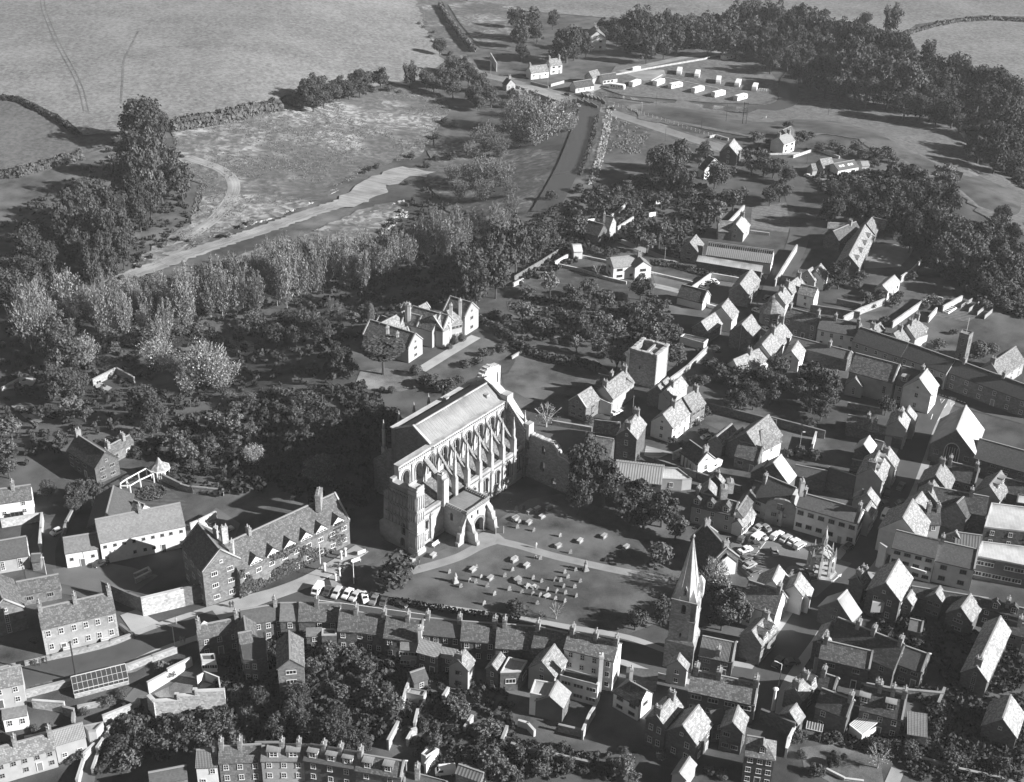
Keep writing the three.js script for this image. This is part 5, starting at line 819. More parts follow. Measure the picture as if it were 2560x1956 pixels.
begin('outbuilding','stone barn with lit roof beside the caravan site','barn');wing([640,600,712,582,672,645],3,{ w: 5,n: 1,g: 1,rt: 0.26,m: 'g' });
begin('outbuilding','long low white-fronted shed beside the caravan yard','outbuilding');wing([742,625,860,608,755,655],2.2,{ w: 4,n: 4,g: 0,r: 'd',m: 'r',wf: 'd',door: 0 });
begin('outbuilding','low dark-roofed bungalow at the caravan site entrance','house');wing([510,685,660,662,590,722],2.2,{ w: 4.5,n: 3,g: 0,r: 'd',m: 'r',wf: 'w',door: 1 });
begin('brick_house','brick house facing the gardens below the bridge road','house');wing([1810,1215,1850,1160,1870,1245],5,{ n: 1,g: 1,m: 'b',rt: 0.42,w: 6.5,wf: 'w' });
begin('gable_house','white-gabled house half hidden by a round tree','house');wing([1690,1325,1640,1300,1545,1425],4,{ w: 8,n: 0,g: 1,m: 'r',r: 'd',cp: 'A' });
tile(1900,0);
begin('cottage','white cottage with two chimneys above the dark garden triangle','cottage');wing([152,1142,246,1110,190,1206],4.8,{ w: 6,n: 2,m: 'r',wf: 'd',rt: 0.3,r: 's',c: [0.02,0.98],g: 0,door: 0 });
begin('shed','small gabled shed behind the two-chimney white cottage','shed');wing([190,1085,260,1055,230,1110],2.6,{ w: 3.5,n: 0,g: 1,r: 's',m: 'd' });
begin('workshop','long workshop with four bright rooflights and white doors','workshop');{ const w = wing([612,1366,784,1336,670,1424],3,{ w: 6,n: 2,m: 'r',r: 's',rt: 0.13,wt: 'wide',wf: 'd',g: 0,door: 0,k: 0.5 });const s = faces(add(w.f(0,0,w.hw),base),w.n) ? 1 : -1,sl = (w.h - w.e) / w.hw;for (const t of [0.2,0.34,0.62,0.76]) { const m = new MB(),a = w.a0 + (w.a1 - w.a0) * t,b0 = w.hw * 0.4,b1 = w.hw * 0.7;m.quad(...[[-0.5,b0],[0.5,b0],[0.5,b1],[-0.5,b1]].map(([x,b]) => w.f(a + x,w.h - sl * b + 0.27,s * b)));m.build('roof_light',M(0.75,null,0.3),cur);} }
begin('barn','old barn with patched lit roof beside the workshop','barn');wing([500,1330,596,1316,520,1384],3.4,{ w: 5,n: 1,m: 's',rt: 0.3,g: 1,wf: 'd' });
begin('shed','narrow open shed by the parked car and barn','shed');wing([425,1372,462,1368,450,1432],2.6,{ n: 0,m: 'g',rt: 0.24,g: 0,w: 3.4 });
begin('house_in_wood','house with pale walls half hidden in the right-hand woods','house');wing([1730,830,1830,845,1745,890],3.6,{ w: 5,n: 3,m: 's',r: 'd',wf: 'w',g: 1,c: [0.2] });
begin('hut','white hut at far end of the farm lane','caravan');tile(1280,0);wing([1760,455,1865,432,1760,478],2.2,{ n: 3,m: 'r',r: 'w',g: 0,w: 3,k: 0.3,wt: 'small',wf: 'd',door: 0 });
begin('shed','small dark shed right of the white hut','shed');wing([1880,455,1925,448,1950,470],2,{ n: 0,m: 'd',r: 'd',g: 1,w: 3 });
tile(640,0);
begin('house','small house with gable and chimney left of the bridge road','house');wing([2125,665,2090,648,2085,715],3.2,{ w: 4.5,n: 0,g: 2,m: 'g',r: 'd',wf: 'w',c: [0.3] });

// the manor
tile(890,720,6.872);
begin('manor_house','large gabled stone manor house with tall chimney stacks','manor');
{ const o = { cp: 1,wt: 'mull',wf: 's',m: 'g',rt: 0.16 };
wing([1018,792,238,555,905,1110],5,{ ...o,n: 0,g: 1,gs: 'A',w: 6.4 });
wing([1990,262,1620,150,1890,520],6.6,{ ...o,n: 0,g: 1,w: 6.6 });
wing([860,390,400,625,690,720],5.6,{ ...o,n: 0,g: 0,rt: 0.32,cp: 0 });
wing([826,490,670,450,732,740],5,{ ...o,n: 0,g: 1,w: 5.6 });
wing([1124,492,860,420,1060,615],6,{ ...o,n: 1,g: 0,w: 4.6 });
wing([1590,480,1440,445,1470,760],6,{ ...o,n: 0,g: 1,w: 6.6 });
wing([1328,500,1440,440,1190,650],6,{ ...o,n: 0,g: 1,w: 6.6,rt: 0.3 });
wing([1440,450,980,318,1180,640],6,{ ...o,n: 0,g: 0,cp: 0,w: 7.5 });
wing([1560,400,1730,360,1740,610],5.6,{ ...o,n: 3,g: 0,rt: 0.32,cp: 0 });
wing([970,320,822,260,930,420],5.6,{ ...o,n: 0,g: 0,rt: 0.3 });
wing([412,470,540,520,360,590],4.6,{ ...o,n: 0,g: 0,w: 5 });
wing([1210,262,1080,330,1300,395],4.6,{ ...o,n: 0,g: 0,rt: 0.3,w: 5 });
wing([880,680,800,700,960,790],4.2,{ ...o,n: 0,g: 0,rt: 0.3,w: 4 });
const st = (x,y,sz,up,k) => { const p = sub(Q(x,y,10),base);chimney((a,yy,b) => add(p,[a,yy - 10,b]),0,10 - up,0,sz,up + 0.4,k,M(0.5,'render'));};
st(870,300,1.2,3.2,2);st(910,310,1.2,3.2,2);st(1630,320,1.1,3.2,2);st(1790,240,1.1,4,2);st(540,700,1,2.4,1);st(712,800,0.9,2.2,1);}

// ---------------------------------------------------------------- the abbey church: a runs east, b south, from the foot of the south aisle wall
const arch = (x,r,y0,sp,hi) => { const p = new THREE.Path();p.moveTo(x - r,y0);p.lineTo(x + r,y0);p.lineTo(x + r,sp);for (let i = 1;i < 9;i++) { const t = i / 9 * Math.PI;p.lineTo(x + r * Math.cos(t),sp + (hi - sp) * Math.pow(Math.sin(t),0.85));} p.lineTo(x - r,sp);p.closePath();return p;};
const outline = (pts) => { const s = new THREE.Shape();pts.forEach(([x,y],i) => (i ? s.lineTo(x,y) : s.moveTo(x,y)));return s;};
function slab(name,pts,holes,f,b0,b1,mat,parent) { // a wall with real openings, outline in (a, y)
const s = outline(pts);s.holes = holes;const g = new THREE.ExtrudeGeometry(s,{ depth: b1 - b0,bevelEnabled: false,curveSegments: 8 }),p = g.attributes.position;
for (let i = 0;i < p.count;i++) p.setXYZ(i,...f(p.getX(i),p.getY(i),b0 + p.getZ(i)));
g.computeVertexNormals();const m = new THREE.Mesh(g,mat);m.name = parent === scene ? numbered(name) : name;parent.add(m);return m;
}
{
const ab = cur = thing('abbey_church','great ruined abbey church with flying buttresses, lead roof and south porch','church',[-4,0,-239.9]);
const u = [0.6,0,-0.8],n = [0.8,0,0.6],f = (a,y,b) => [u[0] * a + n[0] * b,y,u[2] * a + n[2] * b];
const fb = (b,y,a) => f(a,y,b);// walls that run across
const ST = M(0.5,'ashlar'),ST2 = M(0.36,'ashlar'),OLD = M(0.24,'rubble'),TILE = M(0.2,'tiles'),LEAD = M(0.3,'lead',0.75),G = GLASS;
const cw = [...Array(9).keys()].map((k) => -22.2 + 4.04 * k),bl = [...Array(10).keys()].map((k) => -24.2 + 4.04 * k);
// nave walls
slab('clerestory_wall',[[-24.3,0],[12,0],[12,18],[-24.3,18]],cw.map((x) => arch(x,k0(x),11.9,14.5,16)),f,-6.2,-5,ST,ab);
function k0() { return 0.98;}
cw.forEach((x,i) => {
const m = new MB(),F = (a,y,b) => f(x + a,y,b);
const ring = (r0,r1,z) => { const pt = (r,t) => t < 0 ? [-r,11.9] : t > 1 ? [r,11.9] : [-r * Math.cos(t * Math.PI),14.5 + (1.5 + (r - 0.98)) * Math.pow(Math.sin(t * Math.PI),0.85)];const T = [-1,0,0.12,0.25,0.38,0.5,0.62,0.75,0.88,1,2];for (let j = 0;j + 1 < T.length;j++) { const [a,b,c,d] = [pt(r0,T[j]),pt(r0,T[j + 1]),pt(r1,T[j + 1]),pt(r1,T[j])];m.quad(...[a,b,c,d].map((q) => F(q[0],q[1],-5 + z)));m.quad(F(...c,-5 + z),F(...d,-5 + z),F(...d,-5),F(...c,-5));m.quad(F(...b,-5 + z),F(...a,-5 + z),F(...a,-5),F(...b,-5));} };
ring(0.98,1.12,0.14);ring(1.22,1.36,0.2);
if (i > 1) { for (const a of [-0.36,0.36]) m.box(F,a - 0.06,a + 0.06,11.9,15.2,-5.62,-5.5);m.box(F,-0.95,0.95,13.6,13.7,-5.62,-5.5);m.beam(F(-0.36,14.9,-5.56),F(0,15.7,-5.56),0.1);m.beam(F(0.36,14.9,-5.56),F(0,15.7,-5.56),0.1);}
const w = m.build('clerestory_window',ST,ab);
if (i > 1) { const g = new MB();g.quad(F(-1,11.9,-5.68),F(1,11.9,-5.68),F(1,16,-5.68),F(-1,16,-5.68));g.build('pane',G,w);}
});
{ const m = new MB(),c = new MB();m.box(f,-24.4,12,16.75,16.95,-5,-4.85);m.box(f,-24.4,12,17.9,18.1,-6.3,-4.8);m.build('parapet_moulding',ST,ab);for (let a = -24;a < 11.8;a += 0.62) c.box(f,a,a + 0.26,17.2,17.5,-5,-4.82,'K');const o = c.build('corbel_table',ST2,ab);o.userData.kind = 'stuff';}
{ const m = new MB();bl.slice(0,9).forEach((x) => m.box(f,x - 0.28,x + 0.28,9.8,16.75,-5,-4.72));m.build('clerestory_pilaster',ST,ab);}
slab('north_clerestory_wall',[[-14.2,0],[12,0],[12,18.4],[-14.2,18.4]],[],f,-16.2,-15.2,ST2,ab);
{ const m = new MB();m.box(f,-14.4,12,18.4,18.55,-16.3,-15.1);m.build('north_parapet_cap',M(0.62,'render'),ab);}
slab('west_gable_wall',[[-16.2,0],[-5,0],[-5,18],[-5.6,18.2],[-10.1,20.9],[-15,18.2],[-16.2,18]],[],fb,-14.2,-13.4,M(0.2,'rubble'),ab);
{ const m = new MB();m.beam(f(-13.9,21.05,-10.1),f(-13.9,18.3,-5.4),0.5,0.28);m.beam(f(-13.9,21.05,-10.1),f(-13.9,18.5,-15.2),0.5,0.28);m.build('west_gable_coping',M(0.62,'render'),ab);}
{ const m = new MB(),E = (a,s,t) => [f(a,20.75,-10.1),f(a,18.05,s < 0 ? -15.3 : -5.9)][t];for (const s of [-1,1]) m.quad(E(-13.4,s,0),E(10.9,s,0),E(10.9,s,1),E(-13.4,s,1));const r = m.build('lead_roof',LEAD,ab);const k = new MB();for (let a = -12.6;a < 10.8;a += 0.8) for (const s of [-1,1]) k.beam(E(a,s,0),E(a,s,1),0.09,0.07);k.build('lead_roll',M(0.36,'lead',0.7),r).userData.kind = 'stuff';const q = new MB();q.beam(f(-13.6,20.85,-10.1),f(10.9,20.85,-10.1),0.3,0.22);q.build('ridge_roll',M(0.6,'lead',0.7),ab);}
for (const [a,b] of [[8,-8],[2,-14.6]]) { const m = new MB(),y = b > -10 ? 19.1 : 18.6;m.box(f,a - 0.5,a + 0.5,y,y + 0.8,b - 0.5,b + 0.5);m.build('roof_hatch',M(0.6,'lead'),ab);}
slab('east_wall',[[-16.2,0],[-5,0],[-5,18],[-6,18.9],[-8.6,20.4],[-11,21.3],[-13,20.2],[-14.6,19.2],[-16.2,18.6]],[],fb,11,12.6,ST,ab);
{ const m = new MB();const P2 = [[-4.8,18.2],[-6,19.05],[-8.6,20.55],[-11,21.45],[-13,20.35],[-16.2,18.7]];for (let i = 0;i + 1 < P2.length;i++) m.beam(f(11.8,P2[i][1],P2[i][0]),f(11.8,P2[i + 1][1],P2[i + 1][0]),1.9,0.3);m.build('east_wall_coping',M(0.66,'render'),ab);const t = new MB();t.box(f,10.9,13,16,19.4,-6.4,-4.4);t.build('east_turret',ST,ab);}
// the raking wall over the aisle end and the ruined transept
slab('raking_wall',[[-5,0],[0.6,0],[0.6,12.4],[-5,18.2]],[],fb,11.2,12.8,OLD,ab);
{ const m = new MB();m.beam(f(12,18.5,-5),f(12,12.7,0.6),1.9,0.3);const d = new MB();for (let i = 0;i < 16;i++) { const t = (i + 0.5) / 16;d.box((a,y,b) => f(11.1 + a,17.6 - 5.6 * t + y,-4.8 + 5.4 * t + b),-0.1,0.12,-0.2,0.12,-0.1,0.1);} m.build('raking_coping',M(0.5,'ashlar'),ab);d.build('raking_billet',M(0.6,'render'),ab).userData.kind = 'stuff';const q = new MB();q.box(f,11.4,13.2,10,13.9,0.2,1.4);q.build('corner_turret',ST,ab);}
slab('ruined_transept_wall',[[0.6,0],[11,0],[12.4,0],[12.3,8.2],[11,8.7],[10,8.5],[9.2,8.9],[8.9,10],[8.2,10.8],[7,11.3],[5,11.1],[3,11.3],[1.2,11.1],[0.6,11.2]],[arch(0.95,0.3,7.4,8.8,9.3),arch(5.2,0.5,7.6,9.1,9.7),arch(1,0.35,3,4.6,5.2),arch(5.1,0.6,3.2,5,5.6),arch(8.3,0.7,0.6,2,2.6)],fb,11.9,13.1,M(0.24,'rubble'),ab);
{ const m = new MB();const P2 = [[0.6,11.2],[3,11.35],[5,11.15],[7,11.35],[8.2,10.85],[8.9,10.05],[9.2,8.95],[11,8.7],[12.3,8.2]];for (let i = 0;i + 1 < P2.length;i++) for (let k = 0;k < 5;k++) { const q = mid([P2[i][0],P2[i][1],0],[P2[i + 1][0],P2[i + 1][1],0],(k + 0.5) / 5);m.box((a,y,b) => f(12.5 + a,q[1] + y,q[0] + b),-0.62,0.62,-0.2,rr(0.02,0.3),-0.26,0.26);} m.build('ragged_wall_top',M(0.6,'rubble'),ab);}
slab('crossing_arch_ruin',[[13,0],[22,0],[22,18.4],[20.5,19.4],[18.5,19.8],[17,19.4],[15,18.2],[14,17],[13,15.4]],[arch(21,0.3,13.4,17,17.8),arch(17.2,0.22,15.4,15.8,16.1)],f,-16.8,-15,M(0.66,'ashlar'),ab);
{ const m = new MB();const P2 = [[13,15.4],[14,17],[15,18.2],[17,19.4],[18.5,19.8],[20.5,19.4],[22,18.4]];for (let i = 0;i + 1 < P2.length;i++) for (let k = 0;k < 4;k++) { const q = mid([...P2[i],0],[...P2[i + 1],0],(k + 0.5) / 4);m.box((x,y,b) => f(q[0] + x,q[1] + y,-15.9 + b),-0.3,0.3,-0.3,rr(0.05,0.5),-0.9 + rr(0,0.3),0.9 - rr(0,0.3));} m.build('ragged_wall_top',M(0.6,'rubble'),ab);}
// south aisle
const aw = cw.filter((x) => x < -17.6 || x > -7);
slab('aisle_wall',[[-24.3,0],[-16,0],[-16,7.3],[-24.3,7.3]],[arch(-21.6,0.62,3.1,4.8,5.5)],f,-0.9,0,ST,ab);
const E2 = cw.filter((x) => x > -7);
slab('aisle_wall',[[-8.8,0],[11.2,0],[11.2,7.3],[-8.8,7.3]],E2.map((x,i) => arch(x,i === 0 ? 0.6 : 0.95,i === 0 ? 3 : 2.2,4.9,6.1)),f,-0.9,0,ST,ab);
[-21.6,...E2].forEach((x,i) => { const m = new MB(),F = (a,y,b) => f(x + a,y,b),r = i < 2 ? 0.65 : 1.0;for (let j = 0;j < 9;j++) { const t0 = j / 9 * Math.PI,t1 = (j + 1) / 9 * Math.PI,q = (R,t,z) => F(-R * Math.cos(t),4.9 + 1.25 * R * Math.sin(t),z);m.quad(q(r,t0,0.13),q(r,t1,0.13),q(r + 0.24,t1,0.13),q(r + 0.24,t0,0.13)).quad(q(r + 0.24,t0,0),q(r + 0.24,t1,0),q(r + 0.24,t1,0.13),q(r + 0.24,t0,0.13));} for (const a of i < 2 ? [0] : [-0.32,0.32]) m.box(F,a - 0.06,a + 0.06,2,6,-0.5,-0.38);m.box(F,-r,r,2.0,2.2,-0.2,0.12);const w = m.build('aisle_window',ST,ab),g = new MB();g.quad(F(-1,2,-0.6),F(1,2,-0.6),F(1,6.2,-0.6),F(-1,6.2,-0.6));g.build('pane',G,w);});
{ const m = new MB(),c = new MB();for (const [a0,a1] of [[-24.3,-16.1],[-8.7,11.2]]) { m.box(f,a0,a1,6.85,7.0,-0.1,0.16).box(f,a0,a1,7.3,8.0,-0.5,0.1).box(f,a0,a1,8.0,8.12,-0.58,0.18);m.box(f,a0,a1,0,0.7,-0.1,0.25);for (let a = a0 + 0.3;a < a1;a += 0.55) c.box(f,a,a + 0.25,7.05,7.3,0,0.15,'K');} m.build('aisle_parapet',ST,ab);c.build('corbel_table',ST2,ab).userData.kind = 'stuff';bl.forEach((x) => { if ((x < -16.5 || x > -8.6) && x > -23) new MB().box(f,x - 0.45,x + 0.45,0,6.4,0,0.42).box(f,x - 0.38,x + 0.38,6.4,7,0,0.25).build('aisle_buttress',ST,ab);});}
{ const m = new MB();for (const [a0,a1] of [[-24.2,11.2]]) m.quad(f(a0,10.6,-5),f(a1,10.6,-5),f(a1,7.4,-0.4),f(a0,7.4,-0.4));m.build('aisle_roof',TILE,ab);}
{ const m = new MB();for (let i = 0;i < 9;i++) { const x = -22.2 + 4.04 * i - 0.0;if (x > -7) for (const s of [-1,1]) m.box(f,x + s * 1.5 - 0.16,x + s * 1.5 + 0.16,2.2,5,0,0.08);} for (let k = 0;k < 4;k++) m.box(f,-23.3 + k * 1.1,-23.15 + k * 1.1,0.7,2.6,0,0.14);m.build('blind_arcade',ST2,ab);}
// flying buttresses and pinnacles
bl.slice(2).forEach((x,i) => {
const heavy = i === 0,m = new MB(),hw = heavy ? 0.6 : 0.27,top = heavy ? 13.2 : 11.2,C = [];
for (let k = 0;k <= 8;k++) { const t = k / 8;C.push([-5 + 4.5 * t,16.2 - (16.2 - top + 0.6) * t,15 - (15 - top + 2.9) * t + 1.3 * Math.sin(t * Math.PI)]);}
for (let k = 0;k < 8;k++) { const [b0,t0,l0] = C[k],[b1,t1,l1] = C[k + 1],q = (s,y,b) => f(x + s * hw,y,b);m.quad(q(-1,t0,b0),q(1,t0,b0),q(1,t1,b1),q(-1,t1,b1)).quad(q(-1,l0,b0),q(1,l0,b0),q(1,l1,b1),q(-1,l1,b1));for (const s of [-1,1]) m.quad(q(s,l0,b0),q(s,l1,b1),q(s,t1,b1),q(s,t0,b0));}
m.build('flying_buttress',ST2,ab);
const p = new MB(),F = (a,y,b) => f(x + a,y,b - 0.35);
const w = heavy ? 0.75 : 0.42;p.box(F,-w,w,6.6,top,-0.55,heavy ? 1.1 : 0.6);if (heavy) { p.box(F,-w,w,6.5,top + 0.9,-0.8,0.5);}
for (const s of [-1,1]) p.quad(F(-w,top,s * 0.6),F(w,top,s * 0.6),F(w * 0.2,top + 1.3,s * 0.1),F(-w * 0.2,top + 1.3,s * 0.1));for (const s of [-1,1]) p.quad(F(s * w,top,-0.6),F(s * w,top,0.6),F(s * w * 0.2,top + 1.3,0.1),F(s * w * 0.2,top + 1.3,-0.1));
if (!heavy) { const tp = x > 6 ? 16.6 : 18.2;p.box(F,-0.27,0.27,top,tp - 2.6,-0.27,0.27);p.cone(F,0,0,tp - 2.6,tp,0.36,0.03,4,Math.PI / 4);p.box(F,-0.1,0.1,tp - 0.1,tp + 0.14,-0.1,0.1);}
p.build('pinnacle',ST,ab);
});
for (let i = 0;i < 5;i++) { const x = -11 + i * 5,m = new MB(),F = (a,y,b) => f(x + a,y,b - 21.4);m.box(F,-0.4,0.4,0,10,-0.5,0.5).box(F,-0.27,0.27,10,14.6,-0.27,0.27).cone(F,0,0,14.6,17,0.36,0.03,4,Math.PI / 4);m.build('north_pinnacle',ST,ab);}
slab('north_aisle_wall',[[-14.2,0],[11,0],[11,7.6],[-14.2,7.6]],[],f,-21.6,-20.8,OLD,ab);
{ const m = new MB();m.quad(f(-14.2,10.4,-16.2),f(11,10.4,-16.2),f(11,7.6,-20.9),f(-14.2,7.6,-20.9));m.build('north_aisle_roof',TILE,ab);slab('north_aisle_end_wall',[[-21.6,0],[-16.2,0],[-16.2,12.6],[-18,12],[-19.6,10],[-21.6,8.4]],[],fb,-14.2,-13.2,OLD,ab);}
// west front and stair turret
const WT = M(0.27,'ashlar'),win2 = [arch(-2.15,0.55,3.6,5.8,6.6),arch(-2.4,0.6,0.4,2,2.8)];
slab('west_front',[[-7.6,0],[-0.4,0],[-0.4,15.3],[-5.3,15.5],[-5.4,13.4],[-6.6,12.8],[-7.3,12.2],[-7.6,5.2]],win2,fb,-26.4,-25.2,WT,ab);
slab('west_front',[[-9.2,0],[-7.6,0],[-7.6,5],[-8.4,4.6],[-9.2,3.9]],[],fb,-26,-24.6,WT,ab);
slab('west_front',[[-24.4,0],[-24.3,0],[-24.3,14],[-25.2,14],[-25.2,0]],[],f,-5.4,-4.4,ST,ab);
{ const m = new MB();for (const y of [5.5,7.8,10.6,13.9]) m.box(fb,-7,-0.4,y,y + 0.16,-26.52,-26.4);for (let t = 0;t < 3;t++) { const y0 = [8,10.9,5.75][t],y1 = [10,13,7.4][t];for (let k = 0;k < 6;k++) { const b = -6 + k * 0.95;m.box(fb,b - 0.09,b + 0.09,y0,y1,-26.56,-26.4);m.beam(f(-26.5,y1,b),f(-26.5,y1 + 0.4,b + 0.47),0.12);m.beam(f(-26.5,y1 + 0.4,b + 0.47),f(-26.5,y1,b + 0.95),0.12);} } m.build('west_arcade',WT,ab);const c = new MB();c.box(fb,-5.4,-0.4,15.3,15.6,-26.6,-25.1);c.box(fb,-5.4,-4.6,15.5,16.3,-26.6,-25.2);c.build('west_parapet',M(0.42,'ashlar'),ab);const d = new MB();d.box(fb,-3,-1.8,0.4,2.8,-26,-25.9);d.box(fb,-2.7,-1.6,3.6,6.6,-25.9,-25.85);d.build('west_openings',DARK,ab);}
{ const m = new MB(),g = new MB();const a0 = -26.5,a1 = -24.2,b0 = -0.6,b1 = 1.75;m.box(f,a0,a1,0,16,b0,b1).box(f,a0 - 0.15,a1 + 0.15,0,1,b0 - 0.1,b1 + 0.2).box(f,a0 - 0.1,a1 + 0.1,15.3,15.5,b0,b1 + 0.1);for (const y of [5.6,7.9,10.6]) m.box(f,a0 - 0.08,a1 + 0.08,y,y + 0.14,b0,b1 + 0.1);m.build('stair_turret',ST,ab);
for (const [y0,y1] of [[1.6,5],[8.2,10.2],[11,14.2]]) for (let k = 0;k < 4;k++) { const a = a0 + 0.3 + k * 0.56;g.box(f,a - 0.07,a + 0.07,y0,y1,b1,b1 + 0.16,'K');const b = b0 + 0.35 + k * 0.55;g.box(f,a0 - 0.16,a0,y0,y1,b - 0.07,b + 0.07);} for (const [y0,y1] of [[4.9,5.1],[10.2,10.4],[14.2,14.4]]) g.box(f,a0,a1,y0,y1,b1,b1 + 0.14,'K').box(f,a0 - 0.14,a0,y0,y1,b0,b1);g.build('turret_arcade',ST,ab);
const p = new MB();p.box(f,a0,a1,16,16.7,b0,b0 + 0.25).box(f,a0,a0 + 0.25,16,16.4,b0,b1).box(f,a0,a1,16,16.4,b1 - 0.25,b1);p.build('turret_parapet',ST,ab);}
// south porch
slab('porch_front',[[-16.2,0],[-8.7,0],[-8.7,6.6],[-16.2,6.6]],[arch(-12.2,1.55,0,2.3,4),arch(-12.6,0.3,5,6,6.2)],f,5.3,6.3,ST,ab);
slab('porch_side_wall',[[0,0],[5.3,0],[5.3,6.6],[0,6.6]],[arch(2.2,0.35,3.6,5,5.5)],fb,-16.2,-15.3,M(0.34,'ashlar'),ab);
slab('porch_side_wall',[[0,0],[5.3,0],[5.3,6.6],[0,6.6]],[],fb,-9.6,-8.7,ST,ab);
{ const m = new MB();for (let q = 0;q < 4;q++) { const r0 = 1.55 + q * 0.16,z = 6.3 + 0.05 + q * 0.03;for (let j = 0;j < 12;j++) { const t0 = j / 12 * Math.PI,t1 = (j + 1) / 12 * Math.PI,P3 = (R,t,b) => f(-12.2 - R * Math.cos(t),2.3 + 1.08 * R * Math.sin(t),b);m.quad(P3(r0,t0,z),P3(r0,t1,z),P3(r0 + 0.12,t1,z),P3(r0 + 0.12,t0,z));} for (const s of [-1,1]) m.box(f,-12.2 + s * (r0 + 0.06) - 0.06,-12.2 + s * (r0 + 0.06) + 0.06,0,2.3,6.3,z);} m.build('porch_arch',ST,ab);
const r = new MB();r.quad(f(-16,6.75,0),f(-12.4,6.95,0),f(-12.4,6.95,6),f(-16,6.75,6)).quad(f(-12.4,6.95,0),f(-8.9,6.75,0),f(-8.9,6.75,6),f(-12.4,6.95,6));r.build('porch_roof',M(0.26,'lead',0.8),ab);
const p = new MB(),edge = (F,x0,x1,z0,z1) => { p.box(F,x0,x1,6.6,6.75,z0 - 0.06,z1 + 0.06);p.box(F,x0,x1,7.35,7.5,z0,z1);const k = Math.round((x1 - x0) / 0.6);for (let i = 0;i < k;i++) { const a = x0 + (x1 - x0) * i / k,b = x0 + (x1 - x0) * (i + 1) / k,zm = (z0 + z1) / 2;p.beam(F(a,6.75,zm),F((a + b) / 2,7.35,zm),0.14,0.2);p.beam(F((a + b) / 2,7.35,zm),F(b,6.75,zm),0.14,0.2);} };
edge(f,-16.2,-8.7,6.05,6.3);edge(fb,0,6.05,-16.2,-15.95);edge(fb,0.2,6.05,-8.95,-8.7);p.build('pierced_parapet',ST,ab);
const bt = (F) => { const b = new MB(),Y = [[0,2.7],[0.9,2.7],[1,2.3],[2.8,2.1],[3,1.6],[4.4,1.3],[6.2,0]];for (let i = 0;i + 1 < Y.length;i++) { const [y0,d0] = Y[i],[y1,d1] = Y[i + 1];for (const s of [-0.45,0.45]) b.quad(F(s,y0,0),F(s,y0,d0),F(s,y1,d1),F(s,y1,0));b.quad(F(-0.45,y0,d0),F(0.45,y0,d0),F(0.45,y1,d1),F(-0.45,y1,d1));} b.build('porch_buttress',ST,ab);};
bt((s,y,d) => f(-15.7 + s,y,6.3 + d));bt((s,y,d) => f(-9.2 + s,y,6.3 + d));bt((s,y,d) => f(-16.2 - d,y,5.8 + s));bt((s,y,d) => f(-8.7 + d,y,5.8 + s));
const nch = new MB();for (const a of [-14.6,-9.9]) nch.box(f,a - 0.25,a + 0.25,5.2,5.9,6.3,6.36);nch.build('niche',DARK,ab);const dk = new MB();dk.box(f,-15.3,-9.6,0,6.4,-0.05,0.02);dk.build('inner_doorway',DARK,ab);}
}
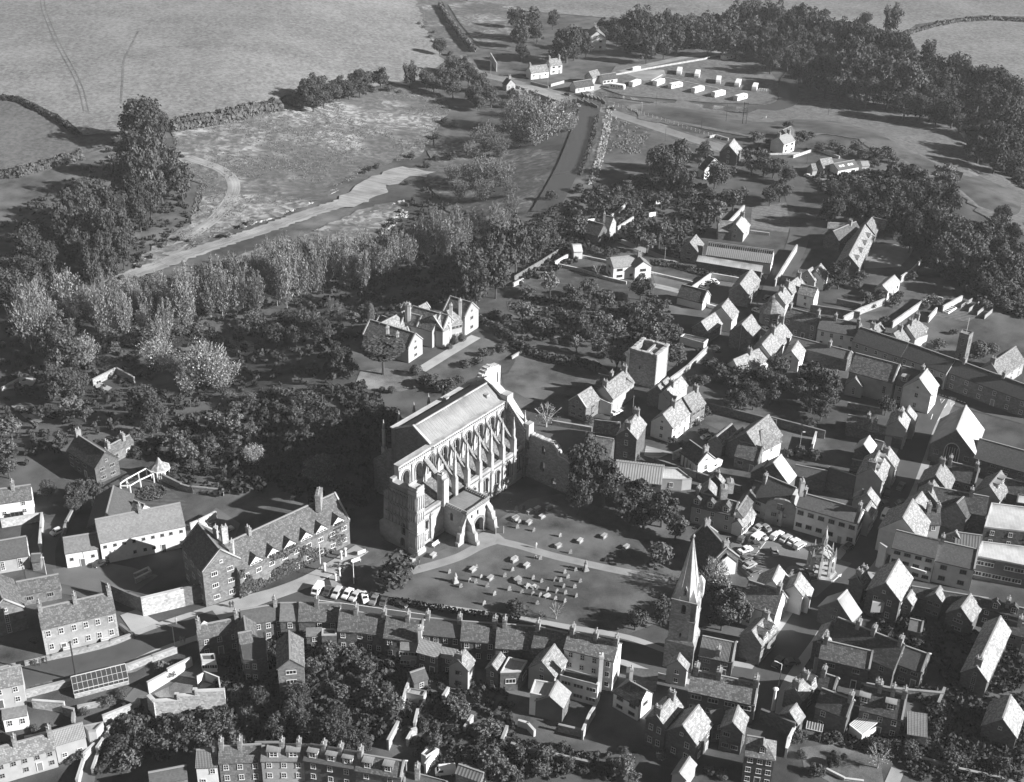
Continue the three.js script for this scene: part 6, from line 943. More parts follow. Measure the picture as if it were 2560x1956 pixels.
// ---------------------------------------------------------------- the parish tower with its spire
{
const tw = cur = thing('church_tower','tall stone church tower with a pointed spire','church tower',[32.3,0,-187.2]);
const u = unit([0.945,0,0.33]),n = [-u[2],0,u[0]],f = (a,y,b) => [u[0] * a + n[0] * b,y,u[2] * a + n[2] * b],S = 2.28;
const WL = M(0.36,'rubble'),SP = M(0.62,'ashlar'),fb = (b,y,a) => f(a,y,b);
const mk = (F) => [arch(0,0.42,12.8,14.2,14.8),arch(-0.1,0.18,7.6,8.2,8.5)];
slab('tower_wall',[[-2.6,0],[2.6,0],[2.6,6.2],[S,7],[S,15.6],[-S,15.6],[-S,7],[-2.6,6.2]],[...mk(),arch(-0.3,0.75,0,2.3,3.2)],f,S - 0.9,S,WL,tw);
slab('tower_wall',[[-2.6,0],[2.6,0],[2.6,6.2],[S,7],[S,15.6],[-S,15.6],[-S,7],[-2.6,6.2]],mk(),fb,S - 0.9,S - 0.004,SP,tw);
slab('tower_wall',[[-S,0],[S,0],[S,15.6],[-S,15.6]],[],f,-S,-S + 0.9,WL,tw);slab('tower_wall',[[-S + 0.01,0],[S - 0.01,0],[S - 0.01,15.6],[-S + 0.01,15.6]],[],fb,-S + 0.01,-S + 0.9,WL,tw);
{ const m = new MB();m.box(f,-S - 0.12,S + 0.12,11.2,11.42,-S - 0.12,S + 0.12);new MB().box(f,-S - 0.16,S + 0.16,15.4,15.7,-S - 0.16,S + 0.16).build('cornice',M(0.42,'ashlar'),tw);m.build('string_course',M(0.42,'ashlar'),tw);
const p = new MB();p.quad(f(-2.7,6.3,S + 0.35),f(2.7,6.3,S + 0.35),f(2.3,7.1,S),f(-2.3,7.1,S));p.box(f,-2.7,2.7,-0.5,6.3,S,S + 0.35);p.box(f,S,S + 0.4,-0.5,6.2,-2.5,2.5);p.quad(f(S + 0.4,6.2,-2.5),f(S + 0.4,6.2,2.5),f(S,7,2.3),f(S,7,-2.3));p.build('tower_plinth',M(0.34,'rubble'),tw);
const d = new MB();d.box(f,-1.1,0.5,0,3.2,S - 0.4,S - 0.3);for (const y of [[12.8,14.8],[7.6,8.5]]) { d.box(f,-0.5,0.5,y[0],y[1],S - 0.75,S - 0.7);d.box(f,S - 0.75,S - 0.7,y[0],y[1],-0.5,0.5);} d.box(f,-1.08,0.48,0,3.1,S + 0.35,S + 0.37);d.build('tower_openings',DARK,tw);
const t = new MB();t.box(f,S - 1.3,S + 0.25,14.5,17.6,-S - 0.35,-S + 1.1).cone(f,S - 0.5,-S + 0.35,17.6,19,1.0,0.05,4,Math.PI / 4);t.build('stair_turret',SP,tw);}
{ const m = new MB(),y0 = 15.6,y1 = 28,R = 2.25;for (let i = 0;i < 8;i++) { const t = (k) => (k + 0.5) / 8 * 2 * Math.PI,g = (k) => f(R * Math.cos(t(k)) * 1.04,y0,R * Math.sin(t(k)) * 1.04);m.tri(g(i),g(i + 1),f(0,y1,0));} for (const [sx,sz] of [[1,1],[1,-1],[-1,1],[-1,-1]]) { const c = f(sx * S,y0,sz * S),a = f(sx * 0.88,y0,sz * S),b = f(sx * S,y0,sz * 0.88),q = f(sx * 1.15,y0 + 2.6,sz * 1.15);m.tri(c,a,q).tri(c,b,q).tri(a,b,q);} m.build('spire',SP,tw);
const r = new MB();for (let i = 0;i < 8;i++) { const t = (i + 0.5) / 8 * 2 * Math.PI;r.beam(f(R * Math.cos(t) * 1.05,y0,R * Math.sin(t) * 1.05),f(0,y1,0),0.14);} r.build('spire_rib',SP,tw);const fi = new MB();fi.cone(f,0,0,27.8,28.3,0.1,0.32,8).cone(f,0,0,28.3,28.7,0.32,0.06,8);fi.build('finial',SP,tw);const v = new MB();v.beam(f(0,28.6,0),f(0,30.4,0),0.06).box(f,-0.5,0.4,29.7,30,-0.03,0.03);v.build('weathervane',M(0.08),tw);
for (const [a,b,w] of [[0,1,f],[1,0,fb]]) { const l = new MB(),F = a ? fb : f;l.prism(F,[[-0.35,16.6],[0.35,16.6],[0.35,17.8],[0,18.6],[-0.35,17.8]],1.3,2.05);const o = l.build('spire_lucarne',a ? SP : WL,tw),q = new MB();q.box(F,-0.16,0.16,16.9,17.8,2.05,2.08);q.build('opening',DARK,o);} }
}
// ---------------------------------------------------------------- the roofless square tower
{
tile(1280,480);const t1 = Q(1195,1362,9.6),t2 = Q(1322,1280,9.6),t3 = Q(972,1300,9.6),c = mid(t2,t3);c[1] = 0;
const rt = cur = thing('ruined_tower','roofless square stone tower with bright south wall','tower',c),S = Math.hypot(t1[0] - t3[0],t1[2] - t3[2]) / 2,u = unit([t1[0] - t3[0],0,t1[2] - t3[2]]),n = [-u[2],0,u[0]],f = (a,y,b) => [u[0] * a + n[0] * b,y,u[2] * a + n[2] * b],fb = (b,y,a) => f(a,y,b),D = Math.hypot(t2[0] - t1[0],t2[2] - t1[2]) / 2;
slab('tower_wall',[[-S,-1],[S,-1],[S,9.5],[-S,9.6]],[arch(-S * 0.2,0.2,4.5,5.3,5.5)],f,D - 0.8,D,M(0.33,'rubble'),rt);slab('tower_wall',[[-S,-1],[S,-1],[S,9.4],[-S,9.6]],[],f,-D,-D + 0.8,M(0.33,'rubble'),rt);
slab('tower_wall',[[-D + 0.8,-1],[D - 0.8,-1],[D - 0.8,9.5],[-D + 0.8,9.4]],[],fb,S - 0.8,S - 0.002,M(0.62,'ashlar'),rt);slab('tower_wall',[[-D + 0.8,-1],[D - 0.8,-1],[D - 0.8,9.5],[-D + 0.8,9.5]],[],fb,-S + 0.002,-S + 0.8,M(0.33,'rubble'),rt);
const m = new MB(),r = new MB();for (let i = 0;i < 60;i++) { const t = (i % 15) / 15 * 2 - 1,s = Math.floor(i / 15),[a,b] = [[t * S,D - 0.4],[t * S,-D + 0.4],[S - 0.4,t * D],[-S + 0.4,t * D]][s];m.box((x,y,z) => f(a + x,9.3 + y,b + z),-0.42,0.42,0,rr(0.2,0.5),-0.42,0.42);} m.build('ragged_wall_top',M(0.5,'rubble'),rt);
r.box(f,-S + 0.8,S - 0.8,6.6,6.8,-D + 0.8,D - 0.8);r.build('floor',M(0.22,'rough'),rt);const q = new MB();q.box(f,0.1,0.6,6.8,9.4,-D + 0.8,D - 0.8).box(f,0.6,S - 0.8,7.6,8.9,-D + 1.6,D - 1.2);q.build('inner_wall',M(0.36,'rubble'),rt);
}
// ---------------------------------------------------------------- market cross
{
tile(1900,960);const c = Q(500,1560,0);const mc = cur = thing('market_cross','ornate octagonal stone market cross with pinnacles and open arches','market cross',c),f = own,ST = M(0.62,'ashlar'),R = 2.5;
const pt = (k,r,y) => [r * Math.cos((k + 0.35) / 8 * 2 * Math.PI),y,r * Math.sin((k + 0.35) / 8 * 2 * Math.PI)];
const b = new MB();b.cone(f,0,0,0,0.18,R + 0.9,R + 0.9,8,0.27).cone(f,0,0,0.18,0.36,R + 0.5,R + 0.5,8,0.27);b.build('step',M(0.5,'ashlar'),mc);
for (let k = 0;k < 8;k++) { const m = new MB(),p = pt(k,R,0),F = (a,y,z) => [p[0] + a,y,p[2] + z];m.box(F,-0.28,0.28,0.3,4.2,-0.28,0.28).box(F,-0.2,0.2,4.2,5,-0.2,0.2).cone(F,0,0,5,6.4,0.24,0.02,4,0.78);m.build('pier',ST,mc);
const a = pt(k,R,0),d = pt(k + 1,R,0),w = new MB(),uu = unit(sub(d,a)),L = len(sub(d,a)),nn = [-uu[2],0,uu[0]],G2 = (x,y,z) => [a[0] + uu[0] * x + nn[0] * z,y,a[2] + uu[2] * x + nn[2] * z];slab('arch_panel',[[0.25,1.9],[L - 0.25,1.9],[L - 0.25,4.1],[0.25,4.1]],[arch(L / 2,L / 2 - 0.34,1.9,2.6,3.5)],G2,-0.14,0.14,ST,mc);for (let i = 0;i < 4;i++) w.box(G2,0.3 + i * L / 4.6,0.5 + i * L / 4.6,4.1,4.6,-0.1,0.1);w.build('battlement',ST,mc);
const rb = new MB(),C = [];for (let i = 0;i <= 5;i++) { const t = i / 5;C.push(pt(k,R * (1 - t) + 0.25 * t,4.2 + 2.3 * Math.sin(t * Math.PI / 2)));} for (let i = 0;i < 5;i++) rb.beam(C[i],C[i + 1],0.2);rb.build('flying_rib',ST,mc);}
{ const m = new MB();m.cone(f,0,0,4.0,4.7,R - 0.1,1.6,8,0.27).cone(f,0,0,4.7,5.2,1.6,0.5,8,0.27);m.build('vault_roof',M(0.5,'ashlar'),mc);const l = new MB();l.cone(f,0,0,0.36,6.6,0.3,0.3,8).cone(f,0,0,6.4,6.7,0.62,0.62,8);for (let k = 0;k < 8;k++) { const p = pt(k,0.48,0);l.box((a,y,z) => [p[0] + a,y,p[2] + z],-0.08,0.08,6.6,8.6,-0.08,0.08);} l.cone(f,0,0,8.4,8.7,0.62,0.55,8).cone(f,0,0,8.7,10.6,0.45,0.06,8);l.box(f,-0.3,0.3,10.5,10.65,-0.06,0.06).box(f,-0.06,0.06,10.5,11.2,-0.06,0.06);l.build('lantern',ST,mc);}
}

// ---------------------------------------------------------------- trees, hedges and undergrowth
tile(0,0);
tree('oak',1150,960,200,{ tone: 0.05,asp: 1.15 },'biggest dark tree standing out against the pale stubble field');
tree('elm',1330,1020,90,{ tone: 0.055,asp: 1.5 },'slimmer dark tree touching the right side of the biggest field tree');
trees('elm',[1070,1260,120,1290,1250,130,1180,1400,140,1010,1420,110,1400,1330,100,1330,1490,120,1130,1530,120,1500,1470,100],'dark tree in the dense belt below the biggest field tree','dark trees of the left belt');
trees('oak',[700,1640,150,930,1680,130],'rounded dark tree at the lower left end of the belt','rounded trees of the left belt');
tile(0,480);
trees('elm',[660,120,130,860,90,130,1000,160,110,560,280,130,760,260,140,930,300,130,1050,350,110,640,420,120,860,470,130,1010,450,90,760,590,110,900,600,100,1150,150,90,1240,60,90],'dark crowded tree in the wood on the left','dark crowded trees of the left wood',{ tone: 0.055 });
trees('oak',[400,350,120,240,400,110,330,520,130,160,620,110,260,680,120,430,640,90,60,760,120,30,620,100],'dark round tree on the left edge of the wood','dark round trees at the left edge',{ tone: 0.05 });
// riverside wood of pale, half-bare poplars
trees('poplar',[290,880,130,520,790,130,200,960,120,390,980,100,600,900,90,820,900,105,950,860,105,1020,960,90,1100,850,100,1200,900,105,1290,800,100,1370,870,105,1440,780,90,1520,860,105,1600,800,95,1680,730,95,1740,830,100,1830,780,100,1900,700,95,1980,640,100,1960,800,95,2060,720,95,2140,640,95,2130,800,90,930,1010,85,1180,1030,80,1380,1010,80,1560,950,80,1330,1130,80,1740,930,80,350,820,120,440,850,110,700,850,100,760,940,90,890,820,100,1060,800,95,1160,790,95,1250,880,95,1330,750,90,1420,900,90,1480,720,90,1560,760,90,1640,880,90,1790,700,90,1870,860,85,1920,620,90,2010,760,85,2090,600,85],
'pale feathery half-bare tree in the riverside wood on the left','pale half-bare trees of the riverside wood, left part');
tile(640,480);
trees('poplar',[30,560,95,120,500,90,60,680,85,190,600,95,270,520,95,240,690,90,340,620,95,420,530,95,400,690,90,500,600,95,560,480,95,580,680,85,640,560,95,730,470,95,700,640,85,800,560,95,890,440,95,900,600,85,990,500,95,1080,400,95,1060,570,85,1150,480,90,1240,360,95,1280,450,85,1370,320,90,1430,400,85,1500,260,90,1590,330,85,1660,230,90,1750,300,80,1700,380,75,1840,210,85,1900,280,75,1990,160,80,2060,230,75,2120,120,80,80,600,90,160,690,85,230,460,85,300,600,85,380,470,85,450,620,85,520,520,85,610,620,85,690,500,85,760,620,80,840,480,85,950,560,85,1030,460,85,1110,560,80,1200,420,85,1310,380,80,1460,330,80,1620,280,80,1560,400,75],
'pale feathery half-bare tree in the riverside wood behind the manor','pale half-bare trees of the riverside wood, right part');
trees('elm',[1760,620,140,1880,560,140,1660,700,120,1980,520,140,1830,740,120,2080,440,140,2000,660,110,2170,400,130],'tall dark tree in the row between manor and modern house','dark tree row behind the manor',{ tone: 0.07 });
trees('oak',[430,1060,120,520,1130,100,270,1060,90,160,1180,110,60,1130,90,590,1160,70,330,1180,80],'round tree in the shaded garden wood left of the manor','round trees of the shaded garden wood');
trees('poplar',[620,920,55,690,980,60],'slender pale tree rising from the shaded garden wood','slender pale trees of the garden wood',{ asp: 2 });
tree('orchard',800,1060,80,{ tone: 0.1 },'open-crowned tree with visible stems in front of the dark bank');
tree('conifer',950,1000,62,{ tone: 0.07,asp: 1.5 },'pointed tree standing beside left gable of the manor');
tree('oak',700,1370,120,{ tone: 0.05 },'dense round dark tree left of the lone cedar');
tree('bush',790,1470,100,{ tone: 0.05 },'dark bush growing below the dense round tree');
tree('cedar',1055,1310,175,{ tone: 0.06,asp: 1.0 },'lone flat-topped cedar on the lawn before the manor');
tree('clipped',1330,1480,55,{ tone: 0.07 },'clipped round yew at the corner of the manor',null,'yew','clipped_yew');
trees('clipped',[1660,1240,28,1610,1285,35,1715,1215,35],'small round shrub against the sunlit manor front','shrubs along the manor front',{},'shrub','round_shrub');
trees('clipped',[1050,1640,30,1130,1645,40],'round clipped bush at the edge of the cedar lawn','clipped bushes below the cedar',{},'shrub','round_shrub');
trees('bush',[1450,1560,110,1580,1600,110,1680,1560,70],'dark bush behind the abbey roof beside the manor lawn','dark bushes between abbey and manor',{ tone: 0.06 },'bush');
trees('bush',[1750,1420,60,1840,1400,60,1900,1330,60,2050,1290,70,1960,1330,55],'low garden shrub on the manor lawn','shrubs of the manor lawn',{ tone: 0.09 },'shrub');
trees('bush',[2080,1060,80,1980,1010,60,2120,1120,70,2040,1130,60],'dark shrub behind the hedge right of the manor','shrubs right of the manor',{ tone: 0.06 },'shrub');
tile(0,480);
trees('oak',[480,1120,130,560,1320,140,420,1260,110],'dark tree in front of the pale left poplars','dark trees before the left poplars',{ tone: 0.075 });
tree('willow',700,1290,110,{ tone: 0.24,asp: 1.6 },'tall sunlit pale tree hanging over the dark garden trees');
trees('bush',[880,1170,90,1100,1200,120,1230,1150,80,940,1290,70,1000,1230,80,1500,1150,90,1650,1130,80,2100,1050,110,2000,1130,70],'dark bush under the riverside poplars','dark bushes under the poplars',{ tone: 0.075 },'bush');
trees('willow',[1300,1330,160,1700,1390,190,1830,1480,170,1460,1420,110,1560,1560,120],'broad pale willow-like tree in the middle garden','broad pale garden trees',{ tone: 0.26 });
tree('orchard',1660,1430,110,{ tone: 0.5,asp: 1.6 },'brightest white-leaved tree of the middle garden');
trees('oak',[520,1590,130,640,1560,90,380,1500,100],'dark tree by the curved wall at left','dark trees by the curved wall',{ tone: 0.05 });
tile(0,960);
trees('orchard',[600,190,110,700,250,80,500,460,90,80,360,100,60,520,90,60,690,90,330,250,60],'grey garden tree around the dark-roofed left house','grey garden trees at left');
trees('oak',[1180,120,110,1300,200,110,1250,330,90,380,870,70,640,900,100,760,860,80,600,1000,70],'dark bushy tree above the white inn','dark trees above the white inn',{ tone: 0.06 });
trees('orchard',[1780,310,110,1950,330,110,1450,470,110,1560,560,100,1750,520,90,1960,480,90,2080,380,80],'soft grey tree around the curved garden lawn','soft grey trees round the curved lawn');
tree('willow',2110,580,100,{ tone: 0.34,asp: 1 },'bright pale tree overhanging the curved lawn');
trees('bush',[1600,670,80,1700,640,70,1450,690,60,1950,200,90,2080,120,90,1900,90,80,1120,430,90,1000,470,80,920,480,70],'dark shrub in the gardens below the riverside wood','dark shrubs of the middle gardens',{ tone: 0.075 },'shrub');
tile(640,960);
trees('bush',[150,60,90,250,90,100,350,120,100,200,200,90,330,220,90,450,110,90,80,230,70,560,200,70,700,110,60,800,80,60,950,160,70,1040,230,80],'dark bush on the shaded bank north of abbey','bushes on the shaded bank',{ tone: 0.06 },'bush');
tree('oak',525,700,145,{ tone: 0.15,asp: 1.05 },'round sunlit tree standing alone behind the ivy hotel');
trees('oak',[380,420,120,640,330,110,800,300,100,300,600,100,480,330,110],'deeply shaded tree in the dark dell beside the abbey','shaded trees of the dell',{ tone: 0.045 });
tree('bush',1160,1545,200,{ tone: 0.06,asp: 0.8 },'large spreading bush at the churchyard corner by parked cars',null,'bush');
tile(1280,960);
tree('elm',620,640,190,{ tone: 0.06,asp: 1.75 },'towering dark tree on the churchyard edge by the ruined wall');
trees('elm',[780,800,140,560,860,140],'tall dark tree behind the churchyard tombs','tall dark trees at the churchyard edge',{ tone: 0.05 });
trees('oak',[1060,880,120,1000,1000,120,1110,1090,100,1260,1010,130],'dark full tree between the churchyard and shops','dark trees between churchyard and shops',{ tone: 0.06 });
tree('orchard',1370,1200,130,{ tone: 0.09 },'lighter rounded tree beside the dormered shop house');
tree('bush',1250,1400,150,{ tone: 0.1,asp: 0.85 },'low spreading pale bush left of the spire tip',null,'bush');
tree('willow',1690,1580,150,{ tone: 0.22,asp: 1.2 },'pale fine-twigged tree just right of the spire');
tree('bare',290,250,130,{ asp: 0.8,tone: 0.2 },'small bare-branched tree on the lawn edge right of abbey');
trees('oak',[1870,130,100,2020,110,90,1980,30,80],'dark garden tree left of the chapel','dark garden trees by the chapel',{ tone: 0.06 });
trees('bush',[640,290,60,1340,460,50,1420,490,45,1600,390,55,1540,320,50,1570,250,70,1620,220,60,1030,600,45],'small garden bush among the stone houses','small bushes among the stone houses',{ tone: 0.07 },'bush');
tile(1280,1456);
tree('oak',1035,290,110,{ tone: 0.07,asp: 1.1 },'round-headed tree with lit right side, left of the tower');
tree('elm',1250,220,100,{ tone: 0.07,asp: 1.6 },'tall tree touching the left side of the spired tower');
trees('oak',[1830,180,150,1760,270,110,1900,200,110,1720,60,100],'leafy tree between spired tower and street','leafy trees right of the tower',{ tone: 0.1 });
tree('bush',40,200,110,{ tone: 0.06 },'dark round bush at the foot of the churchyard',null,'bush');
trees('bare',[370,230,85,250,270,40],'faint leafless sapling at the foot of the churchyard','leafless churchyard saplings',{ tone: 0.1 });
trees('orchard',[940,1530,100,1010,1620,60],'sunlit bushy tree in front of the double gable','sunlit bushy trees at the bottom',{ tone: 0.14 });
trees('bush',[280,1420,90,60,1400,80,250,1560,90,480,1500,70,600,1560,60,1240,1440,70,1650,1560,70,1750,1600,60,930,1390,60,40,1600,80,420,1360,60],'scrubby bush in the lower gardens near bottom','scrubby bushes of the lower gardens',{ tone: 0.08 },'bush');
tile(640,1456);
trees('orchard',[800,600,110,620,590,110,480,700,100,920,720,110,900,830,80,1080,960,115,1160,1030,110,980,1000,90,700,900,80],'tangled garden tree behind the street row','tangled trees behind the row',{ tone: 0.09 });
trees('oak',[300,1050,100,440,1180,110,600,1230,110,760,1290,110,680,1110,90,160,1180,100,880,1330,80,350,930,90,40,940,80,720,450,60],'dark overgrown tree on the slope above the bottom terrace','overgrown trees on the slope',{ tone: 0.055 });
trees('orchard',[1490,1320,80,1700,1060,100,1620,990,80,1960,1480,130,2050,1560,110,1940,1220,110,2030,1200,60],'grey garden tree in the lower middle gardens','grey trees of the lower middle gardens',{ tone: 0.11 });
trees('bush',[1130,740,50,1220,850,60,1400,1200,70,1500,1200,60,1290,1220,50,1640,1220,70,1860,1260,60,1450,1500,60,1600,1480,60,1750,1450,60,1330,1420,50],'low weedy bush along the garden walls','low weedy bushes along the garden walls',{ tone: 0.07 },'bush');
tile(0,1456);
trees('bush',[1420,730,90,1340,690,60],'pale shrub against the sunlit yard wall','pale shrubs at the yard wall',{ tone: 0.14 },'shrub');
trees('bush',[1090,1180,120,1000,1330,130,1200,1300,130,1380,1180,120,1540,1160,120,1350,1370,130,1500,1300,120,1660,1240,110,1780,1150,110,920,1450,100,1080,1470,110,1900,1150,100,1960,1280,110,2100,1180,110,2060,1040,90,1720,1330,90,1860,1270,90,1980,950,80],'tangled scrub bush on the rough slope at bottom left','scrub bushes of the rough slope',{},'bush');
trees('bush',[280,1220,50,400,1190,40,900,980,60,1000,930,60,700,1080,50,620,500,30,640,1430,70,570,1480,50,280,480,45],'small garden bush between the lower left walls','small bushes of the lower left gardens',{ tone: 0.07 },'bush');
tile(1900,1456);
tree('bare',1000,1450,110,{ tone: 0.3,asp: 1.1 },'white leafless tree on the garden lawn at bottom right');
trees('clipped',[615,1420,25,580,1470,28,640,1490,45,700,1455,28,590,1510,30],'little dark conifer casting a stripe across the lawn','little dark conifers on the lawn',{ asp: 1.4,tone: 0.04 },'shrub','dwarf_conifer');
trees('bush',[320,1280,80,350,1430,60,480,1560,90,640,1270,70,560,1260,50,1040,1340,90,950,1350,80,1130,1360,70,1330,1290,90,1340,1180,60,1600,1450,100,1700,1480,60,2010,1500,100,1260,1400,90,1490,1060,80,1560,1120,70,1500,1000,60,1330,500,50,1080,400,70,1500,1180,80],'garden bush among the bottom right houses','garden bushes at bottom right',{ tone: 0.07 },'bush');
tile(1900,960);
trees('oak',[440,120,100,560,90,120,520,200,80,100,60,70,1060,160,70],'dark leafy garden tree below the chapel','leafy garden trees below the chapel',{ tone: 0.07 });
trees('bush',[430,320,80,340,560,70,450,580,80,250,570,50],'bush in the dark yards behind the square','bushes in the yards behind the square',{ tone: 0.07 },'bush');
tile(1900,480);
trees('oak',[670,670,110,1500,350,140,1640,330,140,1760,440,130,1560,500,130,1700,560,130,1850,560,120,1900,700,110,1980,460,110,1840,330,120,1960,300,110,2100,330,90,2030,180,70,1450,200,120,1560,60,120,1400,90,110,2060,600,110,2150,500,100],'big autumn tree in the wood right of the school','big autumn trees right of the school');
trees('oak',[600,130,110,760,130,110,900,120,110,1040,160,100,1180,150,110,1280,230,100,700,60,90,1130,280,80,1260,390,80],'dark tree behind the school roofs','dark trees behind the school',{ tone: 0.045 });
trees('bush',[1380,560,80,1480,610,80,1250,690,70,1560,680,70,1000,850,70,900,860,70,850,690,80,800,760,60,1130,900,60,1450,900,90,1370,930,60,2000,700,90,2080,780,90,1950,820,100,2120,900,100,1800,800,70,1700,730,70,2040,930,90,1880,930,80,1500,1260,70,1460,1340,50,1620,1160,50,1040,1060,50,920,930,60,560,780,50,1160,850,50,1010,900,50],'garden shrub in the walled gardens behind the terrace','shrubs of the walled gardens',{ tone: 0.08 },'shrub');
trees('clipped',[1825,1310,75,1940,1300,60],'rounded dark bush beside the square flag tower','rounded bushes by the flag tower',{ tone: 0.08 },'bush','round_bush');
trees('oak',[150,1430,90,60,1530,90,420,1500,110,560,1560,100,180,1580,110,330,1620,90,620,1620,70],'tree in the enclosed garden left of the chapel','trees of the enclosed garden',{ tone: 0.07 });
tile(1280,480);
tree('oak',510,230,150,{ tone: 0.08,asp: 1.1 },'tall round tree left of the dark-roofed cottage');
trees('oak',[200,380,110,320,350,110,60,430,110],'dark tree at the right end of the tree row','dark trees at the row end',{ tone: 0.07 });
trees('orchard',[770,80,110,1010,110,110,1050,340,130,1230,340,130,1390,300,110,1130,420,90,1700,150,110,1850,60,110,1250,60,90],'orchard tree in the gardens round the dark-roofed cottage','orchard trees round the cottage');
tree('oak',1080,770,115,{ tone: 0.06,asp: 1.0 },'dark round tree in front of the modern white house');
tree('bare',710,650,55,{ tone: 0.12 },'thin bare tree left of the modern white house');
tree('orchard',320,750,90,{ tone: 0.18,asp: 1.4 },'slender bright tree in the orchard behind the abbey');
trees('orchard',[500,850,110,430,1050,120,560,1090,120,260,1100,90,90,980,110,130,830,70,650,800,90,780,880,90,1180,950,130,1090,1010,110,1030,1080,90,1220,1060,110,860,1130,100,760,1060,100,1290,1180,110,1200,1200,110,680,1190,110,720,1290,90,1370,1160,80,540,1260,80,1330,1320,90,880,1380,110,1380,1380,80,60,1130,60,940,960,80,600,930,80],'orchard tree in the grass between abbey and modern house','orchard trees behind the abbey');
trees('bush',[780,1340,70,700,480,60,800,500,60,870,490,50,1450,870,70,1540,880,60,1900,1490,130,1760,1480,120,1650,1420,90,1700,1300,60,1840,1580,110,1600,1560,90,2030,1530,100,1950,1600,90,1500,1560,60,1560,1320,50],'dark bush around the ruined tower gardens','dark bushes of the tower gardens',{ tone: 0.06 },'bush');
tile(1280,0);
trees('willow',[120,870,150,300,960,180,60,1060,130,440,900,110,200,1080,130,480,1000,90],'pale spreading willow beside the bridge car park','pale willows by the bridge');
trees('oak',[1250,1330,140,1380,1260,110,1330,1400,110,1420,1230,60,1610,1250,60,1700,1440,105,1450,1480,90],'dark garden tree beside the white-gabled house','dark trees by the white-gabled house',{ tone: 0.07 });
trees('orchard',[1960,1300,80,2080,1290,80,2000,1390,70,2130,1380,70,1850,1420,50,1560,1350,50],'lit round garden tree right of the brick house','lit garden trees right of the brick house',{ tone: 0.11 });
trees('bush',[720,1560,70,850,1600,90,960,1540,80,1100,1500,90,1230,1550,70,1500,1600,70,1650,1600,60,1800,1620,70,1900,1600,70,560,1560,60,640,1620,70,330,1620,60,2050,1130,80,2150,1180,70],'scrub bush at the edge of the long gardens','scrub bushes by the long gardens',{ tone: 0.07 },'bush');
// far woods
trees('elm',[130,170,130,60,260,110,210,260,80,30,130,80,340,150,60],'tall hazy tree left of the white farmhouse','tall hazy trees left of the farmhouse',{ asp: 1.25,sz: 0.95,tone: 0.07 });
trees('oak',[460,330,110,560,300,80,620,380,60,400,400,80,90,420,70,520,420,60],'dark bushy tree close round the white farmhouse','dark trees round the farmhouse',{ tone: 0.055 });
trees('elm',[1060,160,150,1180,260,150,1330,190,110,1380,300,110,960,200,90,1130,370,100,1270,380,90],'big dark tree of the wood above caravan park','big dark trees above the caravan park',{ asp: 1.25,sz: 0.95,tone: 0.06 });
trees('oak',[760,190,60,850,190,55,920,210,60,810,240,55,740,260,45,880,270,60,1000,300,60],'dark tree in the line right of the farmhouse','dark trees right of the farmhouse',{ tone: 0.05 });
trees('elm',[1560,250,110,1640,180,100,1720,260,110,1820,190,110,1900,110,110,1980,240,120,1850,330,110,2000,60,100,2080,130,110,2100,280,110,1760,370,90,1640,350,90,1950,360,90,2080,380,100,1480,200,80],'autumn tree in the hazy wood at upper right','autumn trees of the upper right wood',{ asp: 1.25,sz: 0.95,tone: 0.085 });
tile(1900,0);
trees('elm',[120,120,110,240,200,120,60,300,110,340,110,110,460,200,120,180,350,110,300,330,110,420,330,110,540,130,60,100,480,120,240,470,110,380,460,120,530,400,110,660,250,110,780,270,110,520,560,120,320,580,100,430,610,110],'autumn tree in the big wood right of the caravans','autumn trees of the big wood',{ asp: 1.25,sz: 0.95 });
tree('oak',875,150,65,{ tone: 0.06 },'small round tree against the sky field at top right');
tree('elm',1110,140,90,{ tone: 0.09 },'tall tree rising above the wood at top right');
tree('elm',1415,430,80,{ tone: 0.05,asp: 1.7 },'pointed dark tree on the far side of the wood');
trees('oak',[790,400,130,900,460,110,1110,550,150,1220,660,130,1000,620,130,860,600,130,1330,760,110,720,560,120,680,680,110,1080,760,110,1220,850,100,1420,660,90,1450,800,90,900,740,100,1350,880,80,560,680,90,1030,330,110,1180,380,110,920,300,100],'large round-headed tree along the meadow edge wood','round-headed trees of the meadow wood');
trees('oak',[1480,560,110,1560,660,110,1680,560,110,1700,720,90,1820,640,110,1940,660,110,2020,720,110,2140,760,120,1900,800,110,2050,860,120,2000,980,110,2120,1010,120,1540,900,80,1620,920,90,1480,950,70,1960,1120,120,2100,1170,120,1840,1220,100,1980,1260,110,2120,1330,110,1560,760,90],'dark tree around the house in the right-hand wood','dark trees of the right-hand wood',{ tone: 0.05 });
trees('orchard',[1890,1170,80,1540,1440,110,1480,1480,80,1590,1500,80,1160,1420,90,1100,1380,60],'pale open tree at the edge of the dark right wood','pale open trees at the right wood edge',{ tone: 0.14 });
trees('oak',[1250,1470,90,1340,1500,90,1180,1560,100,1440,1590,100,1280,1600,100,1080,1560,80,980,1600,90,840,1590,80,700,1560,60,620,1560,60,230,1440,70,180,1560,90,120,1380,80,40,1360,70,90,1620,80,1130,1640,90],'garden tree below the workshop','garden trees below the workshop',{ tone: 0.075 });
trees('bush',[360,1130,80,430,1120,60,240,1030,50,500,1220,60,620,1200,60,700,1250,70,800,1220,70,860,1280,70,970,1270,80,1060,1260,70,1120,1320,60,960,1350,50,300,1180,50,200,1350,50],'bush in the hedge line behind the workshop','bushes behind the workshop',{ tone: 0.07 },'bush');
tile(640,0);
trees('oak',[420,720,90,510,700,90,470,790,100,640,750,70,690,690,60,560,800,80,770,730,70,830,640,75,890,640,65,860,720,70,380,800,70],'dark tree in the hedgerow line above the rough ground','dark hedgerow trees above the rough ground',{ tone: 0.06 });
tree('oak',1035,630,95,{ tone: 0.06 },'round dark tree at the right part of the hedgerow line');
